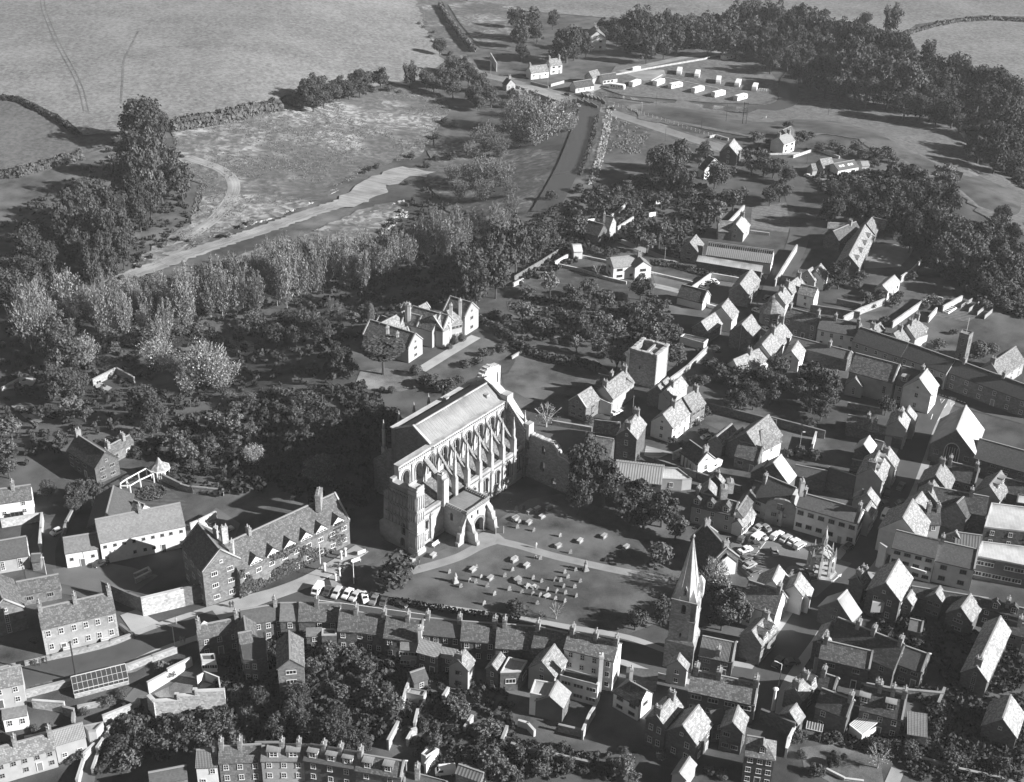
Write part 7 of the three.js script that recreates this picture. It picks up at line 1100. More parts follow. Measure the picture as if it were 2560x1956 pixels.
tree('elm',1285,600,75,{ tone: 0.06,asp: 1.7 },'tall narrow dark tree at the end of the hedgerow line');
trees('bush',[1110,730,55,300,850,60,230,840,50,980,740,40,1190,760,30,660,790,40],'rounded thorn bush at the foot of the hedgerow line','thorn bushes of the hedgerow',{ tone: 0.09 },'bush');
tree('oak',1530,370,65,{ tone: 0.07,asp: 1.2 },'lone tree throwing a long shadow on the stubble field');
trees('oak',[1420,640,70,1480,690,70,1560,620,80,1660,600,90,1720,540,80,1640,700,80,1770,600,70,1620,520,60,1860,660,75,1900,740,80,1820,770,70,1960,790,70,1850,840,60],'tree in the thicket left of the small bridge house','trees of the bridge thicket',{ tone: 0.075 });
trees('bush',[1450,300,30,1480,260,25,1510,330,35,1620,440,35,1660,480,40,1360,190,20,1400,220,25],'small roadside bush along the top road','roadside bushes of the top road',{ tone: 0.09 },'bush');
trees('willow',[1930,1120,150,1800,1230,100,2030,1200,110,1900,1400,130,1760,1450,120,2050,1420,130,1900,1560,110,1700,1560,90,2120,1560,90,2110,980,110,2180,880,90,1640,1420,90],'pale rounded willow on the rough river ground','pale willows on the river ground');
trees('bush',[1620,1290,60,1500,1310,50,1290,1290,40,1420,1370,40,940,1400,40,1000,1380,35,900,1430,35,1500,1130,40,1640,1030,50,1560,1000,40,1260,1520,30,2140,770,60,2060,860,60],'dark low bush on the rough ground','dark low bushes on the rough ground',{ tone: 0.05 },'bush');
tile(0,480);
trees('bush',[1360,440,40,1500,380,40,1580,400,30,1900,350,50,2010,280,40,2080,250,40,1180,560,30],'weed clump on the rubble strip beside the track','weed clumps beside the track',{ tone: 0.16 },'bush');
// hedges
tile(0,0,1);
hedge([-40,240,50,250,110,279,150,302,200,340],2,2,'curved dark hedge between the left fields',{ tone: 0.045,s: 0.35,dens: 4 });
hedge([-40,436,40,434,90,418,150,402,205,388],3,4,'ragged hedge across the left pastures',{ tone: 0.07,s: 0.4,dens: 3.5 });
hedge([425,316,480,306,540,296,600,284,640,272,700,262],4.2,5,'thick hedgerow along the top of rough ground',{ tone: 0.08,s: 0.45,dens: 3 });
hedge([2250,88,2330,64,2400,50,2480,46,2600,52],2.2,2.5,'curved hedge between the two top right fields',{ tone: 0.09,s: 0.4,dens: 3.5 });
hedge([1100,10,1120,45,1150,85,1185,125],2.4,3,'hedge on the right side of the top road',{ tone: 0.12,s: 0.4,dens: 3.5 });
hedge([1246,826,1290,860,1330,880,1400,900,1450,905,1500,920],2.2,2.2,'dark garden hedge between orchard and abbey lawn',{ tone: 0.045,s: 0.25,dens: 7 });
hedge([1195,795,1235,815,1285,840],2,1.6,'clipped hedge right of the manor front',{ tone: 0.07,s: 0.2,dens: 9 });
hedge([1625,655,1700,665,1770,685,1850,695],1.5,1.5,'hedge between white drive and modern house garden',{ tone: 0.06,s: 0.22,dens: 7 });
hedge([870,1486,930,1492,1010,1505,1060,1515,1180,1533,1300,1552],1.2,0.9,'low hedge along the churchyard street edge',{ tone: 0.06,s: 0.18,dens: 9 });
hedge([1492,290,1483,335,1468,385,1448,435],1.2,1.2,'dark riverbank growth beside the long gardens',{ tone: 0.06,s: 0.35,dens: 4 });
for (const [i,[a,b]] of [[[1525,240,1518,300,1500,360,1478,460],0.3],[[1538,290,1528,350,1518,380],0.2],[[1558,295,1550,350],0.19],[[1580,305,1570,345],0.2],[[1600,315,1596,335],0.18],[[1616,335,1610,370],0.18]].entries()) { const W = [];for (let k = 0;k < a.length;k += 2) W.push(Q(a[k],a[k + 1]));const m = stripW('garden_bed',W,i ? 3 : 4.5,M(b,'rough',1),0.05,{ sub: 14,rag: 0.7,label: ['broad pale strip of white growth down the long gardens','first thin pale garden strip','second thin pale garden strip','third thin pale garden strip','short fourth pale garden strip','last short pale garden strip lower right'][i],category: 'garden strip' });}
// growth nobody could count
scatter('tussocks','countless pale tussocks over the rough ground','grass tussocks',[430,312,640,277,760,250,1000,222,1090,226,1130,270,1085,335,1040,400,985,402,945,420,850,462,700,520,560,580,420,650,330,690,470,560,500,450,440,400],16000,TUFT,M(0.2,null,1),0.3,0.9,{ clump: 0.09,tall: 0.8 });
scatter('rubble','countless tipped stones and rubbish beside the gravel track','rubble',[330,664,560,584,700,540,780,508,860,470,800,480,640,540,420,620],1500,ROCK,M(0.4,null,1),0.3,1.3,{ clump: 0.2 });
scatter('rubble','countless tipped stones below the gravel track','rubble',[430,695,600,634,740,598,900,530,1010,500,1020,540,930,600,700,660,480,720],1800,ROCK,M(0.33,null,1),0.3,1.5,{ clump: 0.2 });
scatter('undergrowth','countless low shrubs under the left woods','undergrowth',[0,1180,0,560,300,360,450,380,480,560,330,690,480,720,700,660,930,600,1060,470,1250,560,1190,740,930,800,860,960,640,1080,300,1100],2600,SHRUB,M(0.045,null,1),0.8,2.2);
scatter('undergrowth','countless weeds and shrubs over the bottom slope','undergrowth',[560,1640,700,1600,980,1650,1000,1820,900,1880,640,1860,380,1890,240,1950,250,1830,330,1760,400,1800,540,1740],1300,SHRUB,M(0.045,null,1),0.7,2.2);
scatter('undergrowth','countless garden plants in the middle gardens','undergrowth',[980,1650,1270,1720,1290,1850,1560,1900,1560,1956,1150,1956,1000,1850],900,SHRUB,M(0.05,null,1),0.4,1.4);
scatter('undergrowth','countless shrubs under the upper right woods','undergrowth',[1560,60,1950,30,2260,90,2330,180,2560,280,2560,480,2420,330,2300,270,2000,210,1900,120,1560,130],4200,SHRUB,M(0.055,null,1),1.4,3.6);
scatter('undergrowth','countless shrubs among the gardens right of the lane','undergrowth',[2030,440,2250,430,2400,560,2560,620,2560,800,2420,740,2330,640,2280,560,2100,540],2200,SHRUB,M(0.06,null,1),0.9,2.6);
scatter('undergrowth','countless plants in the orchard gardens behind the abbey','undergrowth',[1300,560,1640,420,1850,500,1700,640,1560,600,1300,720],1700,SHRUB,M(0.05,null,1),0.6,1.8);
scatter('undergrowth','countless orchard weeds between lawn and modern house','undergrowth',[1300,740,1500,740,1680,780,1660,860,1520,880,1300,850],900,SHRUB,M(0.05,null,1),0.4,1.3);
scatter('undergrowth','countless shrubs on the dark bank beside the abbey','undergrowth',[300,1130,640,1000,900,960,1010,1050,940,1240,860,1300,700,1230,520,1240,420,1200],1000,SHRUB,M(0.03,null,1),0.8,2.4);
scatter('undergrowth','countless weeds in the bottom right gardens','undergrowth',[2020,1850,2280,1800,2560,1860,2560,1956,2290,1956,2240,1900],900,SHRUB,M(0.05,null,1),0.4,1.3);
scatter('undergrowth','countless plants in the shaded yards at lower right','undergrowth',[2180,1520,2330,1560,2560,1600,2560,1720,2400,1760,2310,1640,2190,1600],420,SHRUB,M(0.04,null,1),0.5,1.8);
scatter('undergrowth','countless plants in the dark gardens by the right edge','undergrowth',[2290,1720,2440,1760,2560,1740,2560,1860,2320,1850],420,SHRUB,M(0.04,null,1),0.5,1.8);
scatter('white_growth','countless pale flowering plants in the broad garden strip','plants',[1520,262,1533,264,1525,330,1508,400,1488,465,1470,462,1490,390,1508,320],700,TUFT,M(0.42,null,1),0.4,1);
scatter('white_growth','countless pale plants in the thin garden rows','plants',[1536,292,1625,335,1600,385,1515,385],420,TUFT,M(0.26,null,1),0.3,0.9,{ clump: 0.35 });

// ---------------------------------------------------------------- small things: cars, caravans, tombs, walls, poles, people
const ex = (pts,w,bev) => { const g = new THREE.ExtrudeGeometry(outline(pts),{ depth: w - 2 * bev,bevelEnabled: true,bevelThickness: bev,bevelSize: bev * 0.7,bevelSegments: 2,steps: 1 });g.translate(0,0,-w / 2 + bev);return g;};
const CARBODY = {
saloon: [[[-2,0.35],[2,0.35],[2.02,0.62],[1.85,0.8],[0.85,0.86],[0.25,1.3],[-0.95,1.32],[-1.45,0.9],[-2,0.84]],[[0.78,0.88],[0.24,1.26],[-0.9,1.27],[-1.35,0.92]]],
estate: [[[-2,0.35],[2,0.35],[2.02,0.62],[1.85,0.8],[0.85,0.86],[0.3,1.34],[-1.85,1.34],[-2,0.9]],[[0.78,0.9],[0.28,1.28],[-1.75,1.28],[-1.85,0.92]]],
van: [[[-2.1,0.35],[2,0.35],[2.05,0.8],[1.7,1.1],[1.3,1.85],[-2.05,1.88]],[[1.62,1.12],[1.28,1.72],[0.5,1.74],[0.5,1.12]]],
small: [[[-1.55,0.32],[1.5,0.32],[1.55,0.58],[1.4,0.78],[0.75,0.86],[0.35,1.3],[-1.0,1.32],[-1.5,0.86]],[[0.7,0.9],[0.33,1.25],[-0.95,1.26],[-1.3,0.9]]],
};
const CARGEO = {};for (const k in CARBODY) { const [b,g] = CARBODY[k];CARGEO[k] = [ex(b,k === 'van' ? 1.75 : 1.6,0.12),ex(g,k === 'van' ? 1.8 : 1.65,0.03),(() => { const g2 = ex(g.map(([x,y]) => [x * 0.985 + (k === 'van' ? 0.02 : 0),y]),1.2,0.02);return g2;})()];}
const WHEEL = new THREE.CylinderGeometry(0.3,0.3,0.2,12).rotateX(Math.PI / 2),HUB = new THREE.CylinderGeometry(0.16,0.16,0.22,10).rotateX(Math.PI / 2),LAMPG = new THREE.SphereGeometry(0.1,8,6),BUMP = new THREE.BoxGeometry(0.12,0.12,1.5);
const LIGHTG = M(0.5,null,0.2),TYRE = M(0.02),CHROME = M(0.5,null,0.25);
const carProto = new Map();
function car(kind,tone,x0,y0,x1,y1,label,group) { // from the rear bumper to the front one, in pixels
const a = Q(x0,y0),b = Q(x1,y1),pos = [(a[0] + b[0]) / 2,(a[1] + b[1]) / 2 + 0.13,(a[2] + b[2]) / 2],turn = heading(a,b),key = kind + tone;
const cat = kind === 'van' ? 'van' : 'car',nm = kind === 'van' ? 'parked_van' : 'parked_car';
if (carProto.has(key)) return copy(carProto.get(key),nm,pos,turn,label,group);
const t = thing(nm,label,cat,pos,turn,group);t.scale.setScalar(0.8);carProto.set(key,t);
const add1 = (n,g,m,p = [0,0,0]) => { const o = new THREE.Mesh(g,m);o.name = n;o.position.set(...p);t.add(o);return o;};
const [B,G] = CARGEO[kind];add1('body',B,M(tone,null,0.3,{ metalness: 0 }));
const sg = add1('side_window',G,GLASS);sg.scale.z = 1;
const [,g] = CARBODY[kind],ws = new MB(),w2 = new MB(),q = 0.62;const F0 = g[0],F1 = g[1];ws.quad([F0[0] + 0.2,F0[1] + 0.05,-q],[F0[0] + 0.2,F0[1] + 0.05,q],[F1[0] + 0.17,F1[1] + 0.04,q * 0.92],[F1[0] + 0.17,F1[1] + 0.04,-q * 0.92]);const o1 = new THREE.Mesh(ws.geo(),GLASS);o1.name = 'windscreen';t.add(o1);
if (kind !== 'van') { const R0 = g[g.length - 1],R1 = g[g.length - 2];w2.quad([R0[0] - 0.2,R0[1] + 0.05,q],[R0[0] - 0.2,R0[1] + 0.05,-q],[R1[0] - 0.17,R1[1] + 0.04,-q * 0.92],[R1[0] - 0.17,R1[1] + 0.04,q * 0.92]);const o2 = new THREE.Mesh(w2.geo(),GLASS);o2.name = 'rear_window';t.add(o2);}
const wb = kind === 'small' ? 0.95 : 1.25;for (const x of [-wb,wb]) for (const z of [-0.72,0.72]) { const w = add1('wheel',WHEEL,TYRE,[x,0.15,z]);const h = new THREE.Mesh(HUB,CHROME);h.name = 'hub_cap';w.add(h);}
const fx = kind === 'small' ? 1.58 : 2.06;for (const z of [-0.55,0.55]) add1('headlight',LAMPG,LIGHTG,[fx - 0.05,0.62,z]);add1('bumper',BUMP,CHROME,[fx + 0.02,0.4,0]);add1('bumper',BUMP,CHROME,[kind === 'small' ? -1.6 : -2.08,0.4,0]);
return t;
}
tile(640,1456);
car('van',0.8,545,40,480,130,'white van at the left end of the parked row');car('small',0.05,625,62,575,128,'dark car second in the parked row');car('estate',0.5,700,70,645,150,'pale grey estate car third in the parked row');car('saloon',0.75,795,75,730,155,'white car fourth in the parked row');car('saloon',0.5,865,95,790,172,'silver car fifth in the parked row');car('saloon',0.75,935,105,875,188,'bright white car sixth in the parked row');car('saloon',0.2,1015,120,960,205,'mid-grey car seventh in the parked row');car('small',0.08,1085,140,1045,215,'dark small car eighth in the parked row');car('saloon',0.03,1120,168,1275,225,'long black car parked alongside at the right end');car('van',0.7,1620,1590,1535,1605,'small white van parked at the bottom by the shed');
tile(0,960);
car('small',0.65,505,1235,440,1265,'white-roofed car in the dark lane by the inn');car('saloon',0.04,905,1495,775,1530,'black car in front of the white inn');car('saloon',0.6,1835,1260,1935,1215,'pale saloon in the hotel yard');car('small',0.04,1780,1180,1720,1200,'black rounded car in the hotel yard');car('saloon',0.6,1670,1180,1730,1240,'pale car half hidden by the dark hotel gable');
tile(1280,960);
car('saloon',0.7,840,265,905,240,'white car parked in the yard of the many-gabled house');car('small',0.4,1650,450,1580,470,'grey car in front of the triple-gabled range');car('van',0.7,1655,680,1730,715,'white van beside the half-timbered cottage');
car('saloon',0.3,2010,1240,2110,1190,'grey car at top corner of the market square');car('small',0.3,2050,1270,2115,1310,'grey car behind the pale van on the square');car('van',0.7,1990,1290,2065,1330,'pale van among the square cars');car('saloon',0.75,1870,1380,2010,1425,'long white saloon at the lower edge of the square');car('small',0.12,1895,1330,1930,1290,'dark car beside the low shop front');car('small',0.08,1990,1350,2045,1360,'dark car in front of the pale van');car('saloon',0.12,1895,1500,2000,1455,'dark car first below the white saloon');car('saloon',0.35,1920,1560,2035,1500,'grey car second below the white saloon');car('saloon',0.1,1950,1610,2080,1560,'dark car third below the white saloon');car('small',0.6,2160,1310,2210,1270,'pale car near the middle of the square');
tile(1900,960);
car('saloon',0.7,100,1305,190,1245,'white car first in the line facing the cream house');car('saloon',0.4,170,1335,255,1275,'grey car second in the line facing the cream house');car('saloon',0.7,230,1365,330,1305,'white car third in the line facing the cream house');car('estate',0.55,290,1390,370,1340,'pale-roofed car last in the line facing the cream house');car('small',0.2,105,1390,130,1445,'grey car alone in the middle of the square');car('saloon',0.2,10,1230,55,1190,'light car at the left top of the square line');car('small',0.15,245,1580,300,1560,'car between the two white gables by the square');
car('van',0.75,1060,1085,1020,1150,'white van driving down the shaded high street');car('saloon',0.1,1195,840,1150,905,'dark car in the shaded high street');car('saloon',0.06,1170,1010,1210,1005,'dark car parked at the right kerb of high street');car('small',0.06,1050,960,1060,905,'dark car parked by the left kerb of high street');car('small',0.05,1025,1040,1035,985,'second dark car parked by the left kerb');car('small',0.08,700,1365,760,1390,'dark car below the cream house corner');car('saloon',0.05,400,1580,440,1640,'dark car left of the market cross');
tile(1900,1456);
car('saloon',0.05,180,650,120,720,'dark car in the shaded street by the lamp');car('saloon',0.05,230,690,290,680,'second dark car in the shaded street');
tile(1280,480);
car('small',0.06,1400,550,1325,545,'dark car on the white drive by the warehouse');car('saloon',0.75,1610,755,1665,790,'white car first in the car yard');car('saloon',0.7,1655,745,1715,775,'white car second in the car yard');car('saloon',0.6,1565,790,1630,815,'pale car at the front of the car yard');car('saloon',0.6,1580,775,1610,795,'pale car squeezed into the car yard');car('small',0.7,2015,995,2055,1010,'white car on the dark lane by the steep-roofed house');car('saloon',0.65,2080,1140,2145,1180,'white car below the steep-roofed house');car('small',0.1,2110,900,2140,890,'dark car on the lane by the conical roof');
tile(1280,0);
car('small',0.1,35,735,70,745,'dark car at the left of the gravel park');car('small',0.7,100,765,145,780,'white car on the gravel park');car('saloon',0.05,420,785,505,805,'black car driving on the bridge road');car('saloon',0.04,485,845,545,860,'black car parked beside the bridge');car('saloon',0.3,520,880,580,900,'grey car under the trees by the bridge');car('small',0.05,860,910,820,925,'dark car on the road past the bridge');
tile(1900,0);car('saloon',0.7,370,1470,440,1485,'white car parked in front of the barn');

// caravans
const CARAV = (() => { const pts = [[-3.5,0.5],[3.5,0.5],[3.6,1.3],[3.45,2.2],[3.2,2.5],[-3.2,2.5],[-3.45,2.2],[-3.6,1.3]];return [ex(pts,2.3,0.12),(() => { const m = new MB();for (const z of [1.16,-1.16]) for (const x of [-2.4,-1.2,1.2,2.3]) m.quad([x - 0.35,1.35,z],[x + 0.35,1.35,z],[x + 0.35,1.95,z],[x - 0.35,1.95,z]);for (const x of [3.56,-3.56]) m.quad([x,1.4,-0.8],[x,1.4,0.8],[x * 0.985,2,0.8],[x * 0.985,2,-0.8]);return m.geo();})(),new THREE.BoxGeometry(0.65,1.75,0.06),new THREE.BoxGeometry(5.5,0.12,1.7)];})();
let vanProto = null;
function caravan(x0,y0,x1,y1,label,group,sc = 1) {
const a = Q(x0,y0),b = Q(x1,y1),pos = mid(a,b);pos[1] -= 0.1;const turn = heading(a,b);
if (!vanProto) { const t = vanProto = thing('caravan',label,'caravan',pos,turn,group);const A = (n,g,m,p = [0,0,0]) => { const o = new THREE.Mesh(g,m);o.name = n;o.position.set(...p);t.add(o);return o;};A('body',CARAV[0],M(0.72,null,0.5));A('window',CARAV[1],GLASS);A('door',CARAV[2],M(0.5),[0.1,1.4,1.16]);A('roof_panel',CARAV[3],M(0.8),[0,2.54,0]);for (const z of [-1.05,1.05]) A('wheel',WHEEL,TYRE,[0,0.35,z]);const m = new MB();m.beam([3.5,0.55,0.6],[4.7,0.5,0],0.1).beam([3.5,0.55,-0.6],[4.7,0.5,0],0.1);m.build('tow_bar',M(0.1),t);t.scale.setScalar(sc);return t;}
const c = copy(vanProto,'caravan',pos,turn,label,group);c.scale.setScalar(sc);return c;
}
tile(1280,0);
const CV = [[820,735,930,750,'caravan with dark window stripe nearest the road bungalow'],[985,730,1060,700,'caravan with gabled end second from the road'],[1180,725,1265,690,'third caravan of the front row'],[1300,745,1420,720,'fourth caravan of the front row, long side lit'],[1490,785,1600,750,'fifth caravan of the front row, with two dark windows'],[1650,820,1785,785,'sixth caravan of the front row, near river'],[1840,850,1965,815,'last caravan of the front row at the river bend'],[1385,640,1400,590,'first caravan of the back row behind the path'],[1535,660,1550,615,'second caravan of the back row'],[1715,710,1722,668,'third caravan of the back row'],[1865,745,1895,685,'fourth caravan of the back row, narrow lit side'],[2010,775,2035,720,'last caravan of the back row']];
CV.forEach((v) => caravan(v[0],v[1],v[2],v[3],v[4],'caravans of the riverside park'));
caravan(1010,590,1050,582,'small white caravan alone in the gravel yard',null,0.7);
{ const p = Q(2095,770),t = thing('clothes_stand','white washing and frame at river end of the caravan park','washing',p),m = new MB();m.beam([-2,0,0],[-2,2,0],0.1).beam([2,0,1],[2,2,1],0.1).beam([-2,2,0],[2,2,1],0.08);m.build('frame',M(0.4),t);for (let i = 0;i < 4;i++) { const c = new MB(),x = -1.6 + i;c.box((a,y,b) => [x + a,y,(x + 2) / 4 + b],-0.4,0.4,0.8,1.95,-0.02,0.02);c.build('cloth',M(0.8),t);} }
for (const [x,y,label] of [[2010,1010,'white sheet hanging high in the garden right of orchard'],[1228,82,'white sheet hanging above the cottage orchard'],[1172,190,'small white cloth hanging in the cottage orchard'],[660,245,'bright white washing by the dark-roofed cottage']].slice(1)) { tile(1280,480);const p = Q(x,y,1.2),t = thing('washing',label,'washing',[p[0],p[1] - 1.2,p[2]],0.4),m = new MB(),c = new MB();m.beam([-1.6,0,0],[-1.6,2.2,0],0.1).beam([1.6,0,0],[1.6,2.2,0],0.1).beam([-1.6,2.1,0],[1.6,2.1,0],0.05);m.build('line_posts',M(0.2),t);for (let i = 0;i < 6;i++) c.quad([-1.2 + i * 0.4,0.5,Math.sin(i) * 0.15],[-0.8 + i * 0.4,0.5,Math.sin(i + 1) * 0.15],[-0.8 + i * 0.4,2.05,0],[-1.2 + i * 0.4,2.05,0]);c.build('cloth',M(0.85),t);}

// tombs and headstones
const STN = M(0.42,'rubble'),CT = [(() => { const m = new MB();m.box(own,-1.1,1.1,0,0.18,-0.62,0.62).box(own,-0.88,0.88,0.18,0.82,-0.42,0.42);for (const x of [-0.88,0.88]) for (const z of [-0.42,0.42]) m.box(own,x - 0.08,x + 0.08,0.18,0.82,z - 0.08,z + 0.08);return m.geo();})(),(() => { const m = new MB();m.box(own,-1.02,1.02,0.82,0.98,-0.55,0.55);return m.geo();})()];
const HS1 = ['round','shoulder','pointed'].map((k) => { const p = [[-0.38,0],[0.38,0]];if (k === 'pointed') p.push([0.38,0.9],[0,1.35],[-0.38,0.9]);else if (k === 'round') { p.push([0.38,0.9]);for (let i = 1;i < 8;i++) p.push([0.38 * Math.cos(i / 8 * Math.PI),0.9 + 0.38 * Math.sin(i / 8 * Math.PI)]);p.push([-0.38,0.9]);} else { p.push([0.38,0.85],[0.28,0.88]);for (let i = 1;i < 8;i++) p.push([0.28 * Math.cos(i / 8 * Math.PI),0.92 + 0.24 * Math.sin(i / 8 * Math.PI)]);p.push([-0.28,0.88],[-0.38,0.85]);} return new THREE.ExtrudeGeometry(outline(p),{ depth: 0.14,bevelEnabled: false }).translate(0,0,-0.07);});
const KERB = (() => { const m = new MB();m.box(own,-0.5,0.5,0,0.1,-0.12,0.12);return m.geo();})();
let tombP = null,tombW = null;const AX = Math.atan2(0.8,0.6);
function tomb(x,y,label,group,bright) { const p = Q(x,y),t0 = bright ? tombW : tombP;if (t0) return copy(t0,'chest_tomb',p,AX + rr(-0.25,0.1),label,group);const t = thing('chest_tomb',label,'tomb',p,AX,group);const a = new THREE.Mesh(CT[0],bright ? M(0.46,'render') : STN);a.name = 'chest';const b = new THREE.Mesh(CT[1],M(bright ? 0.55 : 0.4,'render'));b.name = 'lid';t.add(a,b);t.scale.setScalar(0.74);if (bright) tombW = t;else tombP = t;return t;}
const hsP = [];let hk = 0;
function stone(x,y,label,group,sc = 1) { const p = Q(x,y),k = hk++ % 3;let t;if (hsP[k]) t = copy(hsP[k],'headstone',p,rr(-0.25,0.35) + 0.5,label,group);else { t = hsP[k] = thing('headstone',label,'headstone',p,0.5,group);const a = new THREE.Mesh(HS1[k],M([0.3,0.24,0.36][k],'rubble'));a.name = 'slab';const b = new THREE.Mesh(KERB,STN);b.name = 'base_stone';t.add(a,b);} t.scale.setScalar(sc * 0.78);t.rotation.z = rr(-0.07,0.07);return t;}
tile(640,960);
tomb(1310,1470,'pale chest tomb at the foot of abbey turret',null,1);tomb(1475,1440,'chest tomb on the grass before abbey turret',null,1);tomb(2160,1130,'bright chest tomb nearest the porch buttress',null,1);tomb(1805,1560,'chest tomb beside a round headstone below the path',null,1);tomb(2150,1480,'white-topped chest tomb near the middle path',null,1);tomb(1950,1630,'flat low chest tomb in the lower graves');tomb(2180,1650,'large chest tomb in the lower middle graves');
tile(1280,960);
[[30,1135,'long chest tomb at the left of the tomb cluster'],[145,1075,'upright chest tomb at top of the tomb cluster'],[140,1165,'big chest tomb at front of the tomb cluster'],[250,1115,'low flat chest tomb right of the cluster'],[310,1040,'shaded chest tomb under the dark tree'],[210,1050,'shaded chest tomb behind the cluster'],[385,1360,'tall chest tomb just above the path'],[565,1320,'chest tomb right of the small upright stone'],[765,1280,'chest tomb at the right side of the upper lawn'],[20,1470,'pale chest tomb just under the path'],[950,1370,'leaning tomb slab left of the low bush'],[120,1525,'pair of low tombs below the path'],[45,1640,'square pale tomb at the lower left']].forEach(([x,y,l],i) => tomb(x,y,l,null,i % 2));
const GS = 'headstones of the churchyard',GL = 'small upright headstone on the dark churchyard grass';
for (const [x,y] of [[35,1055],[95,1040],[205,1080],[45,1205],[180,1230],[400,1275],[485,1415],[195,1455],[235,1465],[440,1580],[530,1560],[465,1620],[175,1630],[245,1655],[360,1645],[405,1650],[568,1655],[5,1560]]) stone(x,y,GL,GS,1.1);
tile(640,960);for (const [x,y] of [[1610,1580],[1835,1535],[1875,1620],[2070,1610],[2130,1560],[2195,1160],[2170,1050],[2110,985],[1780,1650],[1830,1660]]) stone(x,y,GL,GS,1.1);
tile(1280,1456);for (const [x,y] of [[80,90],[175,110],[235,120],[215,60],[295,75],[375,90],[430,45],[522,50],[445,100],[535,125],[360,150],[440,170],[210,185],[125,40],[60,20]]) stone(x,y,GL,GS,1.1);
for (const [x,y,l] of [[130,40,'first of two slanting ledger slabs in the lower graves'],[180,45,'second of two slanting ledger slabs in the lower graves'],[290,120,'slanting ledger slab near the foot of the churchyard']]) tomb(x,y,l,null,1).scale.set(0.7,0.4,0.7);
tile(640,1456);for (const [x,y] of [[1705,45],[1985,110],[2110,70],[1925,40],[1900,190]]) stone(x,y,GL,GS,1.2);
function monument(x,y,h,label,tone) { const p = Q(x,y),t = thing('monument',label,'monument',p,0.4),m = new MB(),s = new MB();m.box(own,-0.55,0.55,0,0.3,-0.55,0.55).box(own,-0.42,0.42,0.3,0.6,-0.42,0.42);m.build('plinth',M(tone,'render'),t);s.box(own,-0.27,0.27,0.6,h * 0.6,-0.27,0.27).box(own,-0.33,0.33,h * 0.6,h * 0.64,-0.33,0.33).cone(own,0,0,h * 0.64,h * 0.82,0.24,0.3,8).cone(own,0,0,h * 0.82,h,0.18,0.06,8);s.build('shaft',M(tone,'render'),t);}
tile(640,960);monument(1662,1655,2.4,'white urn-topped monument left of the lower graves',0.7);
tile(1280,960);monument(614,1555,2.6,'tall stone monument just below the long path',0.45);
tile(640,960);{ const p = Q(880,1430),t = thing('notice_sign','tilted white board on legs beside hotel walk','sign',p,0.6),m = new MB(),l = new MB();m.box(own,-0.9,0.9,0.5,1.3,-0.05,0.05);l.box(own,-0.8,-0.7,0,0.6,-0.05,0.05).box(own,0.7,0.8,0,0.6,-0.05,0.05);m.build('board',M(0.6),t);l.build('leg',M(0.2),t);const q = Q(835,1490),s = thing('bench','pale bench on the churchyard corner by the tall post','bench',q,0.6),b = new MB(),bb = new MB(),lg = new MB();b.box(own,-1,1,0.42,0.5,-0.25,0.25);bb.box(own,-1,1,0.5,0.95,-0.3,-0.24);for (const x of [-0.85,0.85]) lg.box(own,x - 0.05,x + 0.05,0,0.42,-0.22,0.22);b.build('seat',M(0.6),s);bb.build('backrest',M(0.55),s);lg.build('leg',M(0.3),s);copy(s,'bench',Q(1500,1350),AX,'white bench against the wall between turret and porch');}
{ const p = Q(2030,1250),t = thing('notice_board','notice board leaning by the porch buttress','sign',p,0.3),m = new MB();m.box(own,-0.8,0.8,0.3,1.6,-0.06,0.06);m.build('board',M(0.06),t);const l = new MB();l.box(own,-0.9,-0.8,0,1.8,-0.06,0.06).box(own,0.8,0.9,0,1.8,-0.06,0.06);l.build('post',M(0.4),t);}

// poles, lamps, gate piers
function pole(x,y,h,label,tone = 0.3,r = 0.09,name = 'pole',category = 'pole',arm = 0,turn = 0) { const p = Q(x,y),t = thing(name,label,category,p,turn),m = new MB();m.cone(own,0,0,-0.2,h,r,r * 0.7,8);m.build('post',M(tone),t);if (arm) { const a = new MB();a.beam([0,h,0],[arm,h + 0.25,0],0.09);a.build('arm',M(tone),t);const l = new MB();l.box(own,arm - 0.1,arm + 0.5,h + 0.12,h + 0.28,-0.12,0.12);l.build('lamp_head',M(0.6),t);} else { const c = new MB();c.cone(own,0,0,h,h + 0.18,r * 1.6,r * 0.8,8);c.build('cap',M(tone),t);} return t;}
tile(0,1456);pole(640,830,9,'tall dark telegraph pole leaning over the street bank',0.03,0.2,'telegraph_pole');pole(1455,530,4.4,'slim white street lamp at the bend',0.7,0.08,'street_lamp','street lamp',0.5,2.8);
tile(0,960);pole(385,1590,4,'street lamp beside the small slate shed',0.5,0.07,'street_lamp','street lamp',-0.4);pole(865,1475,5.5,'grey post in front of the inn cart opening',0.3);pole(707,1515,3.4,'thin lamp bracket post before the white cottage',0.2);
tile(640,960);pole(538,1555,6.2,'tall pale post in front of the ivy hotel',0.7,0.1);pole(815,1665,5.6,'white post beside the parked car row',0.7,0.08);pole(745,1440,2,'left pale gate pier near hotel walk',0.6,0.25,'gate_pier','gate pier');pole(710,1465,2,'second pale gate pier near hotel walk',0.6,0.25,'gate_pier','gate pier');pole(572,1560,1.8,'low pale gate pier before the ivy hotel',0.6,0.25,'gate_pier','gate pier');pole(697,1600,1.8,'gate pier at the corner of the churchyard',0.6,0.22,'gate_pier','gate pier');pole(664,1640,1.5,'short gate pier nearest the parked van',0.6,0.2,'gate_pier','gate pier');
